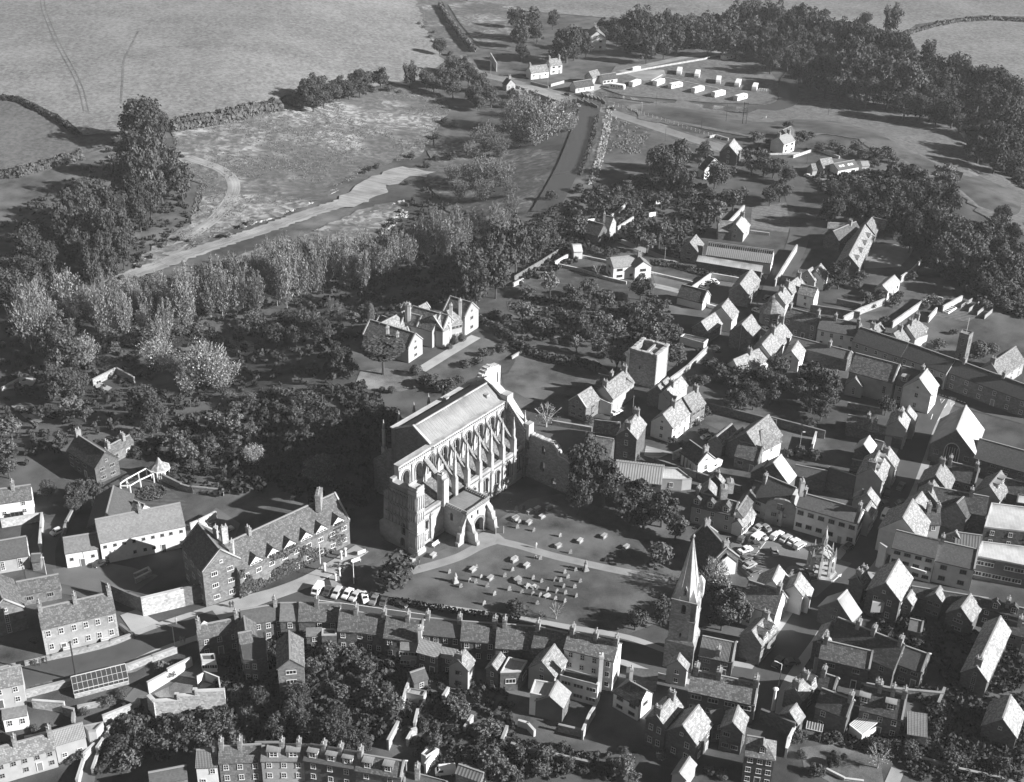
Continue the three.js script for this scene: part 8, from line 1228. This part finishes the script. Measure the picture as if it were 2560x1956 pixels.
tile(1280,0);pole(1783,1010,7,'dark power pole in the river meadow',0.05,0.1,'power_pole');pole(1575,1105,6,'thin power pole nearer the road',0.05,0.1,'power_pole');pole(1200,890,6,'wire pole in front of the caravans',0.05,0.09,'power_pole');pole(1080,945,4.5,'road lamp at the bridge end',0.4,0.08,'street_lamp','street lamp',-0.4);pole(298,720,5,'pole in front of the farm cottages',0.3,0.08);pole(1275,1180,5,'pole beside the lower road verge',0.06,0.08);
{ const a = Q(1920,1030),b = Q(1950,1035),t = thing('double_power_pole','twin-legged power pole with cross bars in the meadow','power pole',a),d = sub(b,a),m = new MB(),c = new MB();m.cone(own,0,0,-0.2,9,0.14,0.1,7);m.cone((x,y,z) => [d[0] + x,y,d[2] + z],0,0,-0.2,9,0.14,0.1,7);for (const y of [5.5,6.5,8.5]) c.beam([-0.4,y,-0.05],[d[0] + 0.4,y,d[2] + 0.05],0.14);m.build('leg',M(0.04),t);c.build('cross_bar',M(0.04),t);}
tile(1900,0);pole(568,965,6,'power pole standing in the open meadow',0.05,0.1,'power_pole');pole(390,1365,4,'pole behind the barn yard',0.05,0.08);pole(484,1570,7,'pole at the roadside below the workshop',0.05,0.1,'telegraph_pole');
tile(640,0);pole(1955,640,7,'telegraph pole left of the small bridge house',0.25,0.1,'telegraph_pole');pole(1400,170,7,'telegraph pole at the top road bend',0.2,0.1,'telegraph_pole');pole(1572,330,7,'telegraph pole beside the top road hedge',0.15,0.1,'telegraph_pole');
{ const a = Q(1840,905),b = Q(1770,875),t = thing('goal_frame','white goal-like frame at the field corner','frame',a),d = sub(b,a),m = new MB();m.beam([0,0,0],[0,2.2,0],0.16).beam([0,2.2,0],[d[0],2.2,d[2]],0.16);m.build('bar',M(0.75),t);}
tile(1280,480);pole(1890,1320,7.5,'aerial pole with short cross bars before the curved house',0.4,0.08,'aerial_pole');pole(1272,565,4,'lamp post by the white drive',0.3,0.08);pole(1892,935,4,'lamp post at the lane corner',0.3,0.08);
tile(1900,1456);{ const t = pole(155,870,5.2,'street lamp with bright arm in the dark street',0.7,0.09,'street_lamp','street lamp',-1.3,-0.4);} pole(105,1070,5,'white chimney-like post below the street lamp',0.6,0.35,'gate_pier','post');
tile(1900,960);pole(322,590,6,'lamp post in the dark yard behind the square',0.3,0.08,'street_lamp','street lamp',0.3);
tile(1280,960);pole(1005,240,4.6,'post in the yard right of many-gabled house',0.2,0.09);pole(820,310,5,'tall white post at the many-gabled house gate',0.6,0.12);
// fence posts along the bridge road
tile(1280,0);{ let P0 = null;for (let i = 0;i < 26;i++) { const t = i / 25,x = 850 + 890 * t,y = 878 + 285 * t,p = Q(x,y);const g = P0 ? copy(P0,'fence_post',p,-0.35) : (() => { const r = thing('fence_post','white fence post beside the road past the bridge','fence post',p,-0.35,'white fence posts along the bridge road'),m = new MB();m.box(own,-0.09,0.09,0,1.2,-0.09,0.09);m.build('post',M(0.55),r);const q = new MB();q.box(own,-0.7,0.7,0.85,0.95,-0.04,0.04);q.build('rail',M(0.3),r);return r;})();P0 = P0 || g;} }
// bridge
wall([545,830,715,880],1.1,'dark stone parapet of the bridge beside the car park',{ deep: 2.5,name: 'bridge_parapet',tone: 0.16,category: 'bridge' });
wall([580,770,780,845],1.1,'stone parapet on the far side of the bridge',{ deep: 1,name: 'bridge_parapet',tone: 0.2,category: 'bridge' });
// walls
tile(0,1456);
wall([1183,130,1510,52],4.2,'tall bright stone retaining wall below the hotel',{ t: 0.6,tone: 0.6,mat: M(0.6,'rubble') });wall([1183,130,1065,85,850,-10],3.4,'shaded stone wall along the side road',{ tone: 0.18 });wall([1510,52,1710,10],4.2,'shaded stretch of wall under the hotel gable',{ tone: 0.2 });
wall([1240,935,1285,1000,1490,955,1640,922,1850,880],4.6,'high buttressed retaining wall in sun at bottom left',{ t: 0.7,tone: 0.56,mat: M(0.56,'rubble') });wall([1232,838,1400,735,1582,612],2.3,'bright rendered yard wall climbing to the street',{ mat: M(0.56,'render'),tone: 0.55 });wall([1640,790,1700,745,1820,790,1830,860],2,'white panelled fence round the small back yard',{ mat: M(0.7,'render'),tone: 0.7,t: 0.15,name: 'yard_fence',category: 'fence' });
{ const o = thing('buttress','first sloping buttress against the high retaining wall','buttress',Q(1490,1075)),m = new MB();m.prism((a,y,b) => [b,y,a],[[-0.2,-1],[1.4,-1],[0.5,4],[-0.2,4.2]],-0.4,0.4);m.build('buttress_body',M(0.56,'rubble'),o);copy(o,'buttress',Q(1640,1035),0,'second sloping buttress against the high retaining wall');}
wall([210,660,420,612,730,535,910,490,1105,425],1,'low front wall with railing before the pair of stone houses',{ tone: 0.35 });wall([1000,350,1105,428],1.1,'short garden wall at right of the pair of houses',{ tone: 0.2 });wall([215,910,640,795,850,745,1060,690,1465,540],1.3,'pale stone bank wall below the street',{ tone: 0.4,t: 0.5,rag: 1 });
wall([860,1120,1140,985,1150,970],2.2,'stone wall along the upper side of sunken lane',{ tone: 0.5 });wall([640,1650,690,1440,780,1330],1.6,'curved lane wall by the cottage terrace',{ tone: 0.5 });wall([770,1560,810,1400,900,1220,1000,1130],1.2,'rough stone wall edging the scrubby slope',{ tone: 0.5,rag: 1 });
wall([270,970,525,1010],2,'pale garden wall behind the dormer house',{ tone: 0.6 });wall([525,1030,605,1060,605,1165],2,'stone garden wall corner in lower left gardens',{ tone: 0.3 });wall([650,1030,850,990],1,'low terrace wall in the lower left gardens',{ tone: 0.4 });wall([210,1290,380,1250],0.8,'low white wall behind the cottage terrace',{ tone: 0.6 });
tile(0,960);
wall([345,1075,335,1200,325,1330],2.2,'pale wall on the left side of the dark lane',{ tone: 0.55 });wall([10,1130,345,1075],2,'sunlit stone wall below the garage house',{ tone: 0.6 });wall([600,1050,545,1150,515,1250],1.6,'rough stone wall on the right side of the dark lane',{ tone: 0.3,rag: 1 });
wall([1355,760,1500,830,1600,860,1720,870,1850,880],1.6,'curved ivy-topped garden wall below the lawn',{ tone: 0.26,rag: 1 });wall([1660,1130,1790,1065],1.8,'white wall of the hotel yard',{ mat: M(0.65,'render'),tone: 0.65 });wall([1590,1160,1640,1140],2,'end wall joining inn and hotel yard',{ mat: M(0.6,'render'),tone: 0.6 });
wall([765,970,850,1045],1.4,'small pale wall in the dark yard behind inn',{ tone: 0.5 });wall([1120,1580,1230,1530,1250,1560,1130,1620],1.2,'broken pale walls in the yard below the inn',{ tone: 0.5 });
tile(0,480);wall([770,1560,965,1462,1110,1540],2,'angled stone garden wall in the shaded woods',{ tone: 0.4 });wall([10,1630,150,1560],1,'pale bridge wall at the left edge',{ tone: 0.5 });{ const m = sheet('path',[0,1660,60,1600,160,1550,310,1560,270,1620,60,1650],M(0.6,'asphalt',1),0.2,{ slope: 1,step: 3,label: 'bright patch of path at the left edge',category: 'path' });} { const m = sheet('path',[780,1590,850,1600,935,1640,900,1665,800,1640],M(0.55,'asphalt',1),0.3,{ slope: 1,step: 3,label: 'bright patch of path in the woods',category: 'path' });}
tile(0,960);strip('path',[130,180,190,230,260,290,330,330],2.4,M(0.45,'asphalt',1),0.3,{ label: 'pale curved footpath and footbridge at left',category: 'path' });
tile(1280,480);
wall([360,580,470,515],1.4,'white garden wall below the garage',{ mat: M(0.7,'render'),tone: 0.7 });wall([395,600,560,635,800,710,950,745],1,'low white wall along modern house garden',{ tone: 0.6 });wall([580,525,790,570],0.9,'pale wall behind the garage lawn',{ tone: 0.55 });wall([1160,665,1500,745],0.7,'white kerb wall along the small lawn',{ tone: 0.7 });wall([1500,790,1660,675,1895,715],1.8,'bright wall round the car yard',{ mat: M(0.65,'render'),tone: 0.65 });wall([1590,920,1730,960],1,'white wall in front of the cart shed',{ tone: 0.65 });
wall([880,290,1010,205],1.4,'pale stone wall behind the dark-roofed cottage',{ tone: 0.5 });wall([830,190,960,90],1.4,'pale wall climbing beyond the cottage',{ tone: 0.45 });wall([1810,240,1935,110],1.6,'sunlit wall left of the vegetable plot',{ tone: 0.5 });wall([1310,1560,1470,1440,1625,1290],1.8,'long stone wall running up from the ruined tower',{ tone: 0.45 });wall([1990,320,2140,340],1,'low wall below the vegetable plot',{ tone: 0.5 });
wall([10,760,90,720],1.2,'short bright wall in the orchard grass',{ tone: 0.6 });wall([0,1370,100,1310],0.8,'low pale wall on the abbey lawn edge',{ tone: 0.45 });
wall([20,700,250,565,400,470],1.6,'fence along the foot of dark tree row',{ tone: 0.2,t: 0.2,name: 'fence',category: 'fence' });
tile(1900,480);
wall([130,730,215,590,310,440],2.4,'sunlit stone wall beside the curving lane',{ tone: 0.5 });wall([700,1040,860,960,1040,890],2,'long ivy-topped garden wall behind the terrace',{ tone: 0.45,rag: 1 });wall([1110,1080,1250,980,1420,860],2,'sunlit garden wall running to the frames',{ tone: 0.5 });wall([1180,700,1270,640,1365,545],2.2,'sunlit playground wall beyond the garden house',{ tone: 0.5 });wall([1410,1040,1475,965],1.8,'short white garden wall in kitchen gardens',{ tone: 0.6 });wall([1530,950,1685,865],1.8,'sunlit wall of the upper kitchen garden',{ tone: 0.55 });wall([430,940,830,1000],2.2,'shaded back wall of the terrace garden',{ tone: 0.2 });wall([570,255,800,260],2,'pale wall top behind the school',{ tone: 0.4 });wall([650,890,840,930],1.8,'dark garden wall beside the rambling house',{ tone: 0.2 });wall([1430,860,1520,880],1,'low white kerb wall in kitchen gardens',{ tone: 0.5 });
{ const p = Q(1580,990),t = thing('cold_frame','white garden frame with four dark panes','cold frame',p,heading(Q(1545,1010),Q(1615,965))),m = new MB();m.box(own,-2.6,2.6,0,0.5,-0.9,0.9);m.build('frame',M(0.75),t);for (let i = 0;i < 4;i++) { const g = new MB(),x = -1.95 + i * 1.3;g.box(own,x - 0.45,x + 0.45,0.5,0.53,-0.65,0.65);g.build('pane',GLASS,t);} }
for (const [i,[a,b,c,d]] of [[1680,940,1770,885],[1745,970,1830,910],[1815,1000,1870,955],[1875,1030,1940,975]].entries()) wall([a,b,c,d],1.2,['first row of bean canes in the kitchen garden','second row of bean canes in the kitchen garden','third row of bean canes in the kitchen garden','last row of bean canes in the kitchen garden'][i],{ t: 0.12,tone: 0.35,name: 'cane_row',category: 'canes' });
tile(1900,960);
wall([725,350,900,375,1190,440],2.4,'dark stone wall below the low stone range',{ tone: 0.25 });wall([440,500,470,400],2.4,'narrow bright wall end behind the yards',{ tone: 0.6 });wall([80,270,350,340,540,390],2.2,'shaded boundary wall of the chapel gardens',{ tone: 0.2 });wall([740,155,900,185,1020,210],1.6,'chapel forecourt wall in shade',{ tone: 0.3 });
wall([1010,1325,1055,1355],6,'white side screen wall at the shop range corner',{ mat: M(0.66,'render'),tone: 0.66 });
tile(1900,1456);wall([880,840,1100,880,1530,920],1.8,'long low yard wall behind the slate end house',{ tone: 0.3 });wall([1490,1000,1540,880],1.6,'ivy-covered wall end by the barn hall',{ tone: 0.3 });wall([300,1185,240,1300,225,1380],2.2,'bright white garden wall at left of lawn',{ mat: M(0.7,'render'),tone: 0.7 });wall([20,1060,150,1110,290,1170],3.2,'dark stone wall below the cottage with dormer',{ tone: 0.14 });wall([1250,1430,1500,1500,1640,1545,2030,1630],0.8,'low wall along the bottom right track',{ tone: 0.35 });wall([560,1560,700,1630,860,1650],0.5,'white edging stones of the bottom lawn',{ tone: 0.6,rag: 1,t: 0.3 });
tile(1280,1456);wall([60,1150,130,1170,185,1230],1.4,'curved white garden wall below the white block',{ mat: M(0.6,'render'),tone: 0.6 });wall([395,1185,590,1230],1.6,'yard wall below the lean slate house',{ tone: 0.3 });wall([590,1230,650,1090,690,1030],2.2,'sunlit sloping yard wall right of lean house',{ tone: 0.55 });wall([0,1340,150,1390,330,1430,640,1500],0.8,'low pale path wall through lower gardens',{ tone: 0.35,rag: 1 });
tile(640,1456);wall([1215,1010,1250,880,1290,780],2,'sunlit wall beside the small pale shed',{ tone: 0.55 });wall([1560,940,1600,880],2,'pale garden wall by the narrow rear house',{ tone: 0.5 });wall([1100,1330,1180,1150],1.8,'sunlit diagonal garden wall in the lower gardens',{ tone: 0.45 });wall([1740,1200,1800,1110],1.6,'short bright wall in the lower gardens',{ tone: 0.5 });wall([2050,1300,2090,1200],1.5,'garden wall near the grey trees',{ tone: 0.35 });wall([1320,1170,1345,1060],1.8,'thin wall between two dark gardens',{ tone: 0.5 });wall([1415,1530,1510,1375],2.2,'brilliant white garden wall above the shed',{ mat: M(0.75,'render'),tone: 0.75 });wall([1260,1310,1300,1225,1330,1215],1.4,'white wall end by the lower path',{ tone: 0.6 });
wall([0,1345,230,1320],1.8,'stone wall behind the bottom terrace',{ tone: 0.24 });
tile(1280,960);wall([1190,620,1500,720,1900,850],1.8,'long shaded boundary wall behind the shops',{ tone: 0.2 });wall([870,325,900,315],2,'gate wall right of the low stone wing',{ tone: 0.5 });wall([340,305,660,360],1.2,'pale wall on the grass right of abbey ruin',{ tone: 0.4 });wall([1350,570,1410,540],2,'white yard wall at end of timbered cottage',{ tone: 0.65 });wall([1640,160,2200,300],2.2,'dark wall bounding the chapel garden',{ tone: 0.15 });
tile(1900,0);wall([280,1295,470,1232,660,1300],1,'white-topped wall round the dark garden triangle',{ tone: 0.6 });wall([60,1280,330,1270],0.6,'short white wall by the two-chimney cottage',{ tone: 0.6 });wall([450,1490,660,1495,860,1470],1,'pale yard wall in front of the workshop',{ tone: 0.5 });{ tile(1900,0);house('shed','small pale sheds right of the workshop','shed',[840,1350,900,1345,860,1390],2.2,{ n: 0,g: 0,r: 's',rt: 0.3,m: 'g',w: 3 });}
tile(1280,0);wall([160,680,300,715],1.2,'garden wall in front of farm cottages',{ tone: 0.3 });wall([325,700,430,672],1.2,'pale wall right of farm cottages',{ tone: 0.55 });wall([840,620,1100,570,1300,535,1600,485,1740,445],1,'pale lane wall above the caravan park',{ tone: 0.5 });wall([1160,670,1250,620],0.5,'white path edge beside the caravans',{ tone: 0.65,t: 0.5 });wall([1260,640,1500,690,1720,735],0.4,'thin pale path edge between the caravan rows',{ tone: 0.5,t: 0.4 });wall([1650,1130,1700,1120,1800,1150],1,'small walled garden plot by the brick house',{ tone: 0.5 });
tile(640,0);wall([1955,440,2005,525],4,'bright gable fragment beside the top road',{ mat: M(0.6,'render'),tone: 0.6,t: 0.3 });

// gazebo, pergola, greenhouse, conservatory, porch
tile(0,960);
{ const p = Q(1335,770),t = cur = thing('gazebo','octagonal tiled garden gazebo with white posts','gazebo',p),f = own,b = new MB(),r = new MB(),w = new MB();b.cone(f,0,0,-0.5,2.2,1.3,1.3,8);b.build('wall',M(0.6,'render'),t);r.cone(f,0,0,2.3,3.7,2.4,0.7,8).cone(f,0,0,3.7,5,0.75,0.06,8);r.build('roof',M(0.4,'tiles'),t);w.cone(f,0,0,2.2,2.4,2.45,2.45,8);w.build('eave_board',M(0.75),t);for (let i = 0;i < 8;i++) { const a = i / 8 * 6.283,q = new MB();q.beam([2.1 * Math.cos(a),-0.8,2.1 * Math.sin(a)],[2.1 * Math.cos(a),2.2,2.1 * Math.sin(a)],0.16);q.build('post',M(0.75),t);} base = p;for (const a of [0.2,0.98,-0.6]) win('sash',[1.24 * Math.sin(a),1.2,1.24 * Math.cos(a)],a,'w',0.8,0.8);}
{ const pts = [[1000,850],[1080,850],[1165,800],[1275,750],[1000,830],[1050,795],[1150,740],[1215,705]].map(([x,y]) => Q(x,y,2.3)),t = thing('pergola','curved white pergola leading to the gazebo','pergola',[pts[0][0],ground(pts[0][0],pts[0][2]),pts[0][2]]),L2 = (p) => sub(p,[pts[0][0],ground(pts[0][0],pts[0][2]),pts[0][2]]);for (const s of [0,4]) for (let i = 0;i < 4;i++) { const p = L2(pts[s + i]);const m = new MB();m.beam(add(p,[0,-2.6,0]),p,0.22);m.build('post',M(0.75),t);if (i < 3) { const b = new MB();b.beam(p,L2(pts[s + i + 1]),0.2);b.build('beam',M(0.75),t);} } for (let i = 0;i < 4;i++) { const b = new MB();b.beam(L2(pts[i]),L2(pts[4 + i]),0.12);b.build('cross_bar',M(0.6),t);} }
{ const c = Q(1265,915),t = thing('round_bed','round hedged flower bed behind the inn','flower bed',c),l = new Leaves();for (let i = 0;i < 900;i++) { const a = rr(0,6.28),q = rnd() < 0.4 ? rr(2.7,3.1) : Math.sqrt(rnd()) * 2.1;l.leaf([q * Math.cos(a),rr(0,0.5),q * Math.sin(a)],unit(add([0,1,0],sph(),0.8)),0.15);} const m = new THREE.Mesh(l.geo(),leafMat(0.08));m.name = 'planting';t.add(m);}
tile(0,1456);
{ const a = Q(622,972),b = Q(1075,850),L = Math.hypot(b[0] - a[0],b[2] - a[2]),t = thing('greenhouse','long lean-to greenhouse with white glazing bars','greenhouse',a,heading(a,b)),m = new MB(),W = 2.6;m.box(own,0,L,-0.5,0.9,-0.15,0).box(own,0,L,-0.5,2.9,-W - 0.2,-W);m.build('base_wall',M(0.4,'rubble'),t);const N = Math.round(L / 0.85),fr = new MB();for (let i = 0;i <= N;i++) { const x = L * i / N;fr.beam([x,0.9,-0.06],[x,1.7,-0.06],0.05).beam([x,1.7,-0.06],[x,2.9,-W],0.05);} fr.beam([0,0.95,-0.06],[L,0.95,-0.06],0.1).beam([0,1.7,-0.06],[L,1.7,-0.06],0.1).beam([0,2.9,-W],[L,2.9,-W],0.12).beam([0,2.3,-W / 2],[L,2.3,-W / 2],0.05);fr.build('glazing_bars',M(0.5),t);for (let i = 0;i < N;i++) { const x0 = L * i / N + 0.04,x1 = L * (i + 1) / N - 0.04,g = new MB();g.quad([x0,1.72,-0.1],[x1,1.72,-0.1],[x1,2.86,-W + 0.05],[x0,2.86,-W + 0.05]).quad([x0,1,-0.08],[x1,1,-0.08],[x1,1.66,-0.08],[x0,1.66,-0.08]);g.build('pane',rnd() < 0.08 ? M(0.4) : M(0.05,null,0.15),t);} }
tile(1900,1456);
{ const a = Q(735,1262),b = Q(838,1345),L = Math.hypot(b[0] - a[0],b[2] - a[2]),t = thing('conservatory','glass conservatory with dazzling white-barred roof','conservatory',a,heading(a,b)),m = new MB(),fr = new MB(),W = 4;m.box(own,0,L,-0.5,2,-0.12,0).box(own,L - 0.12,L,-0.5,2,-W,0);m.build('wall',M(0.66,'render'),t);for (let i = 0;i <= 9;i++) { const x = L * i / 9;fr.beam([x,2.05,0.05],[x,3.2,-W],0.2,0.14);} fr.beam([0,2.05,0.05],[L,2.05,0.05],0.2).beam([0,3.2,-W],[L,3.2,-W],0.2);fr.build('roof_bars',M(0.8),t);for (let i = 0;i < 9;i++) { const x0 = L * i / 9 + 0.1,x1 = L * (i + 1) / 9 - 0.1,g = new MB();g.quad([x0,2.05,0],[x1,2.05,0],[x1,3.18,-W],[x0,3.18,-W]);g.build('pane',i > 4 ? M(0.7,null,0.4) : M(0.12,null,0.2),t);} }
{ const a = Q(390,1190,2.4),t = thing('porch_canopy','striped glazed porch canopy on the stone house','canopy',[a[0],0,a[2]],-0.3),m = new MB();for (let i = 0;i < 7;i++) m.beam([i * 0.45,2.4,0.9],[i * 0.45,3.1,-0.3],0.1);m.beam([0,2.4,0.9],[2.7,2.4,0.9],0.1);m.beam([0.1,0,0.85],[0.1,2.4,0.85],0.1).beam([2.6,0,0.85],[2.6,2.4,0.85],0.1);m.build('frame',M(0.6),t);const g = new MB();g.quad([0,2.38,0.9],[2.7,2.38,0.9],[2.7,3.08,-0.3],[0,3.08,-0.3]);g.build('pane',M(0.15,null,0.2),t);}

// people: one continuous body, meshed from joined limbs
function bodyGeo(pose) {
const B = { stand: [[[0,0.92,0],[0,1.4,0],0.15,0.17],[[0,1.42,0],[0,1.56,0],0.06,0.055],[[0,1.64,0.01],[0,1.7,0],0.1,0.095],[[0.09,0.9,0],[0.1,0.48,0.03],0.095,0.065],[[0.1,0.48,0.03],[0.1,0.08,-0.02],0.062,0.045],[[-0.09,0.9,0],[-0.1,0.48,0.04],0.095,0.065],[[-0.1,0.48,0.04],[-0.11,0.08,0.05],0.062,0.045],[[0.1,0.05,-0.02],[0.1,0.04,0.16],0.045,0.04],[[-0.11,0.05,0.04],[-0.11,0.04,0.22],0.045,0.04],[[0.2,1.4,0],[0.26,1.12,-0.03],0.065,0.05],[[0.26,1.12,-0.03],[0.25,0.86,0.06],0.05,0.035],[[-0.2,1.4,0],[-0.26,1.12,0],0.065,0.05],[[-0.26,1.12,0],[-0.25,0.87,0.1],0.05,0.035]] }[pose];
const N = 56,mc = new MarchingCubes(N,new THREE.MeshBasicMaterial(),false,false,60000),S = 1.9,at2 = (i) => (i - N / 2) / (N / 2) * (S / 2);
for (let z = 0;z < N;z++) for (let y = 0;y < N;y++) for (let x = 0;x < N;x++) {
const p = [at2(x),at2(y) + 0.9,at2(z)];let d = 1;for (const [a,b,r0,r1] of B) { const ab2 = sub(b,a),t = Math.max(0,Math.min(1,dot(sub(p,a),ab2) / dot(ab2,ab2))),q = len(sub(p,mid(a,b,t))) - (r0 + (r1 - r0) * t),k = 0.05,h = Math.max(0,Math.min(1,0.5 + 0.5 * (d - q) / k));d = d + (q - d) * h - k * h * (1 - h);}
mc.field[x + y * N + z * N * N] = -d;
}
mc.isolation = 0;mc.update();const n = mc.count ?? mc.geometry.drawRange.count,g = new THREE.BufferGeometry(),P2 = Array.from(mc.positionArray.slice(0,n * 3)),N2 = Array.from(mc.normalArray.slice(0,n * 3));
for (let i = 0;i < P2.length;i += 3) { P2[i] *= S / 2;P2[i + 1] = P2[i + 1] * S / 2 + 0.9;P2[i + 2] *= S / 2;}
g.setAttribute('position',new THREE.Float32BufferAttribute(P2,3));g.setAttribute('normal',new THREE.Float32BufferAttribute(N2,3));return g;
}
const BODY = bodyGeo('stand'),HAIR = new THREE.SphereGeometry(0.112,10,7,0,6.3,0,1.6);
function person(x,y,tone,turn,label,group) { const p = Q(x,y);p[1] += 0.12;const t = thing('person',label,'person',p,turn,group),b = new THREE.Mesh(BODY,M(tone)),h = new THREE.Mesh(HAIR,M(0.03));b.name = 'body';h.name = 'hair';h.position.set(0,1.69,-0.02);t.add(b,h);t.scale.setScalar(0.85);return t;}
tile(0,1456);person(295,700,0.05,1,'person in dark clothes, left of three on the pavement');person(335,695,0.07,1.2,'person in dark clothes, middle of three on pavement');person(390,678,0.05,1.1,'person in dark clothes, right of three on pavement');person(1505,505,0.35,0.6,'person in a pale coat at the shaded bend, left');person(1538,508,0.3,0.6,'person in a pale coat at the shaded bend, right');person(1918,215,0.05,0.3,'person in dark clothes by the hotel wall, left');person(1942,212,0.06,0.5,'person in dark clothes by the hotel wall, right');person(1468,350,0.3,0.8,'person in light top standing on the kerb corner');
tile(1280,960);person(200,1372,0.5,0.4,'person in light clothes walking on the churchyard path');
tile(1280,0);person(2115,995,0.5,0.4,'person in a light shirt standing in the meadow');
{ const p = Q(2068,1000),t = thing('cow','dark animal lying in the meadow beside the person','animal',p,0.5),B = [[[-0.8,0.45,0],[0.7,0.5,0],0.42,0.36],[[0.7,0.6,0],[1.1,0.85,0.1],0.22,0.17],[[1.1,0.85,0.1],[1.45,0.7,0.1],0.17,0.1],[[-0.6,0.2,0.3],[-0.1,0.1,0.5],0.16,0.08],[[0.5,0.2,0.3],[0.9,0.1,0.35],0.13,0.07],[[-1.15,0.5,0],[-1.3,0.1,0.15],0.05,0.04]];const gs = B.map(([a,b,r0,r1]) => { const d = sub(b,a),L = len(d),g = new THREE.CapsuleGeometry(1,1,4,10);const q = g.attributes.position;for (let i = 0;i < q.count;i++) { const y = q.getY(i),up = y > 0,r = up ? r1 : r0;q.setXYZ(i,q.getX(i) * r,(up ? L : 0) + (y - (up ? 0.5 : -0.5)) * r,q.getZ(i) * r);} g.applyQuaternion(new THREE.Quaternion().setFromUnitVectors(new THREE.Vector3(0,1,0),new THREE.Vector3(...d).normalize()));g.translate(...a);return g;});const g = mergeGeometries(gs);g.computeVertexNormals();const m = new THREE.Mesh(g,M(0.04));m.name = 'body';t.add(m);}

// ---------------------------------------------------------------- draw
scene.traverse((o) => { if (o.isMesh) { o.castShadow = true;o.receiveShadow = true;} });
renderer.render(scene,camera);
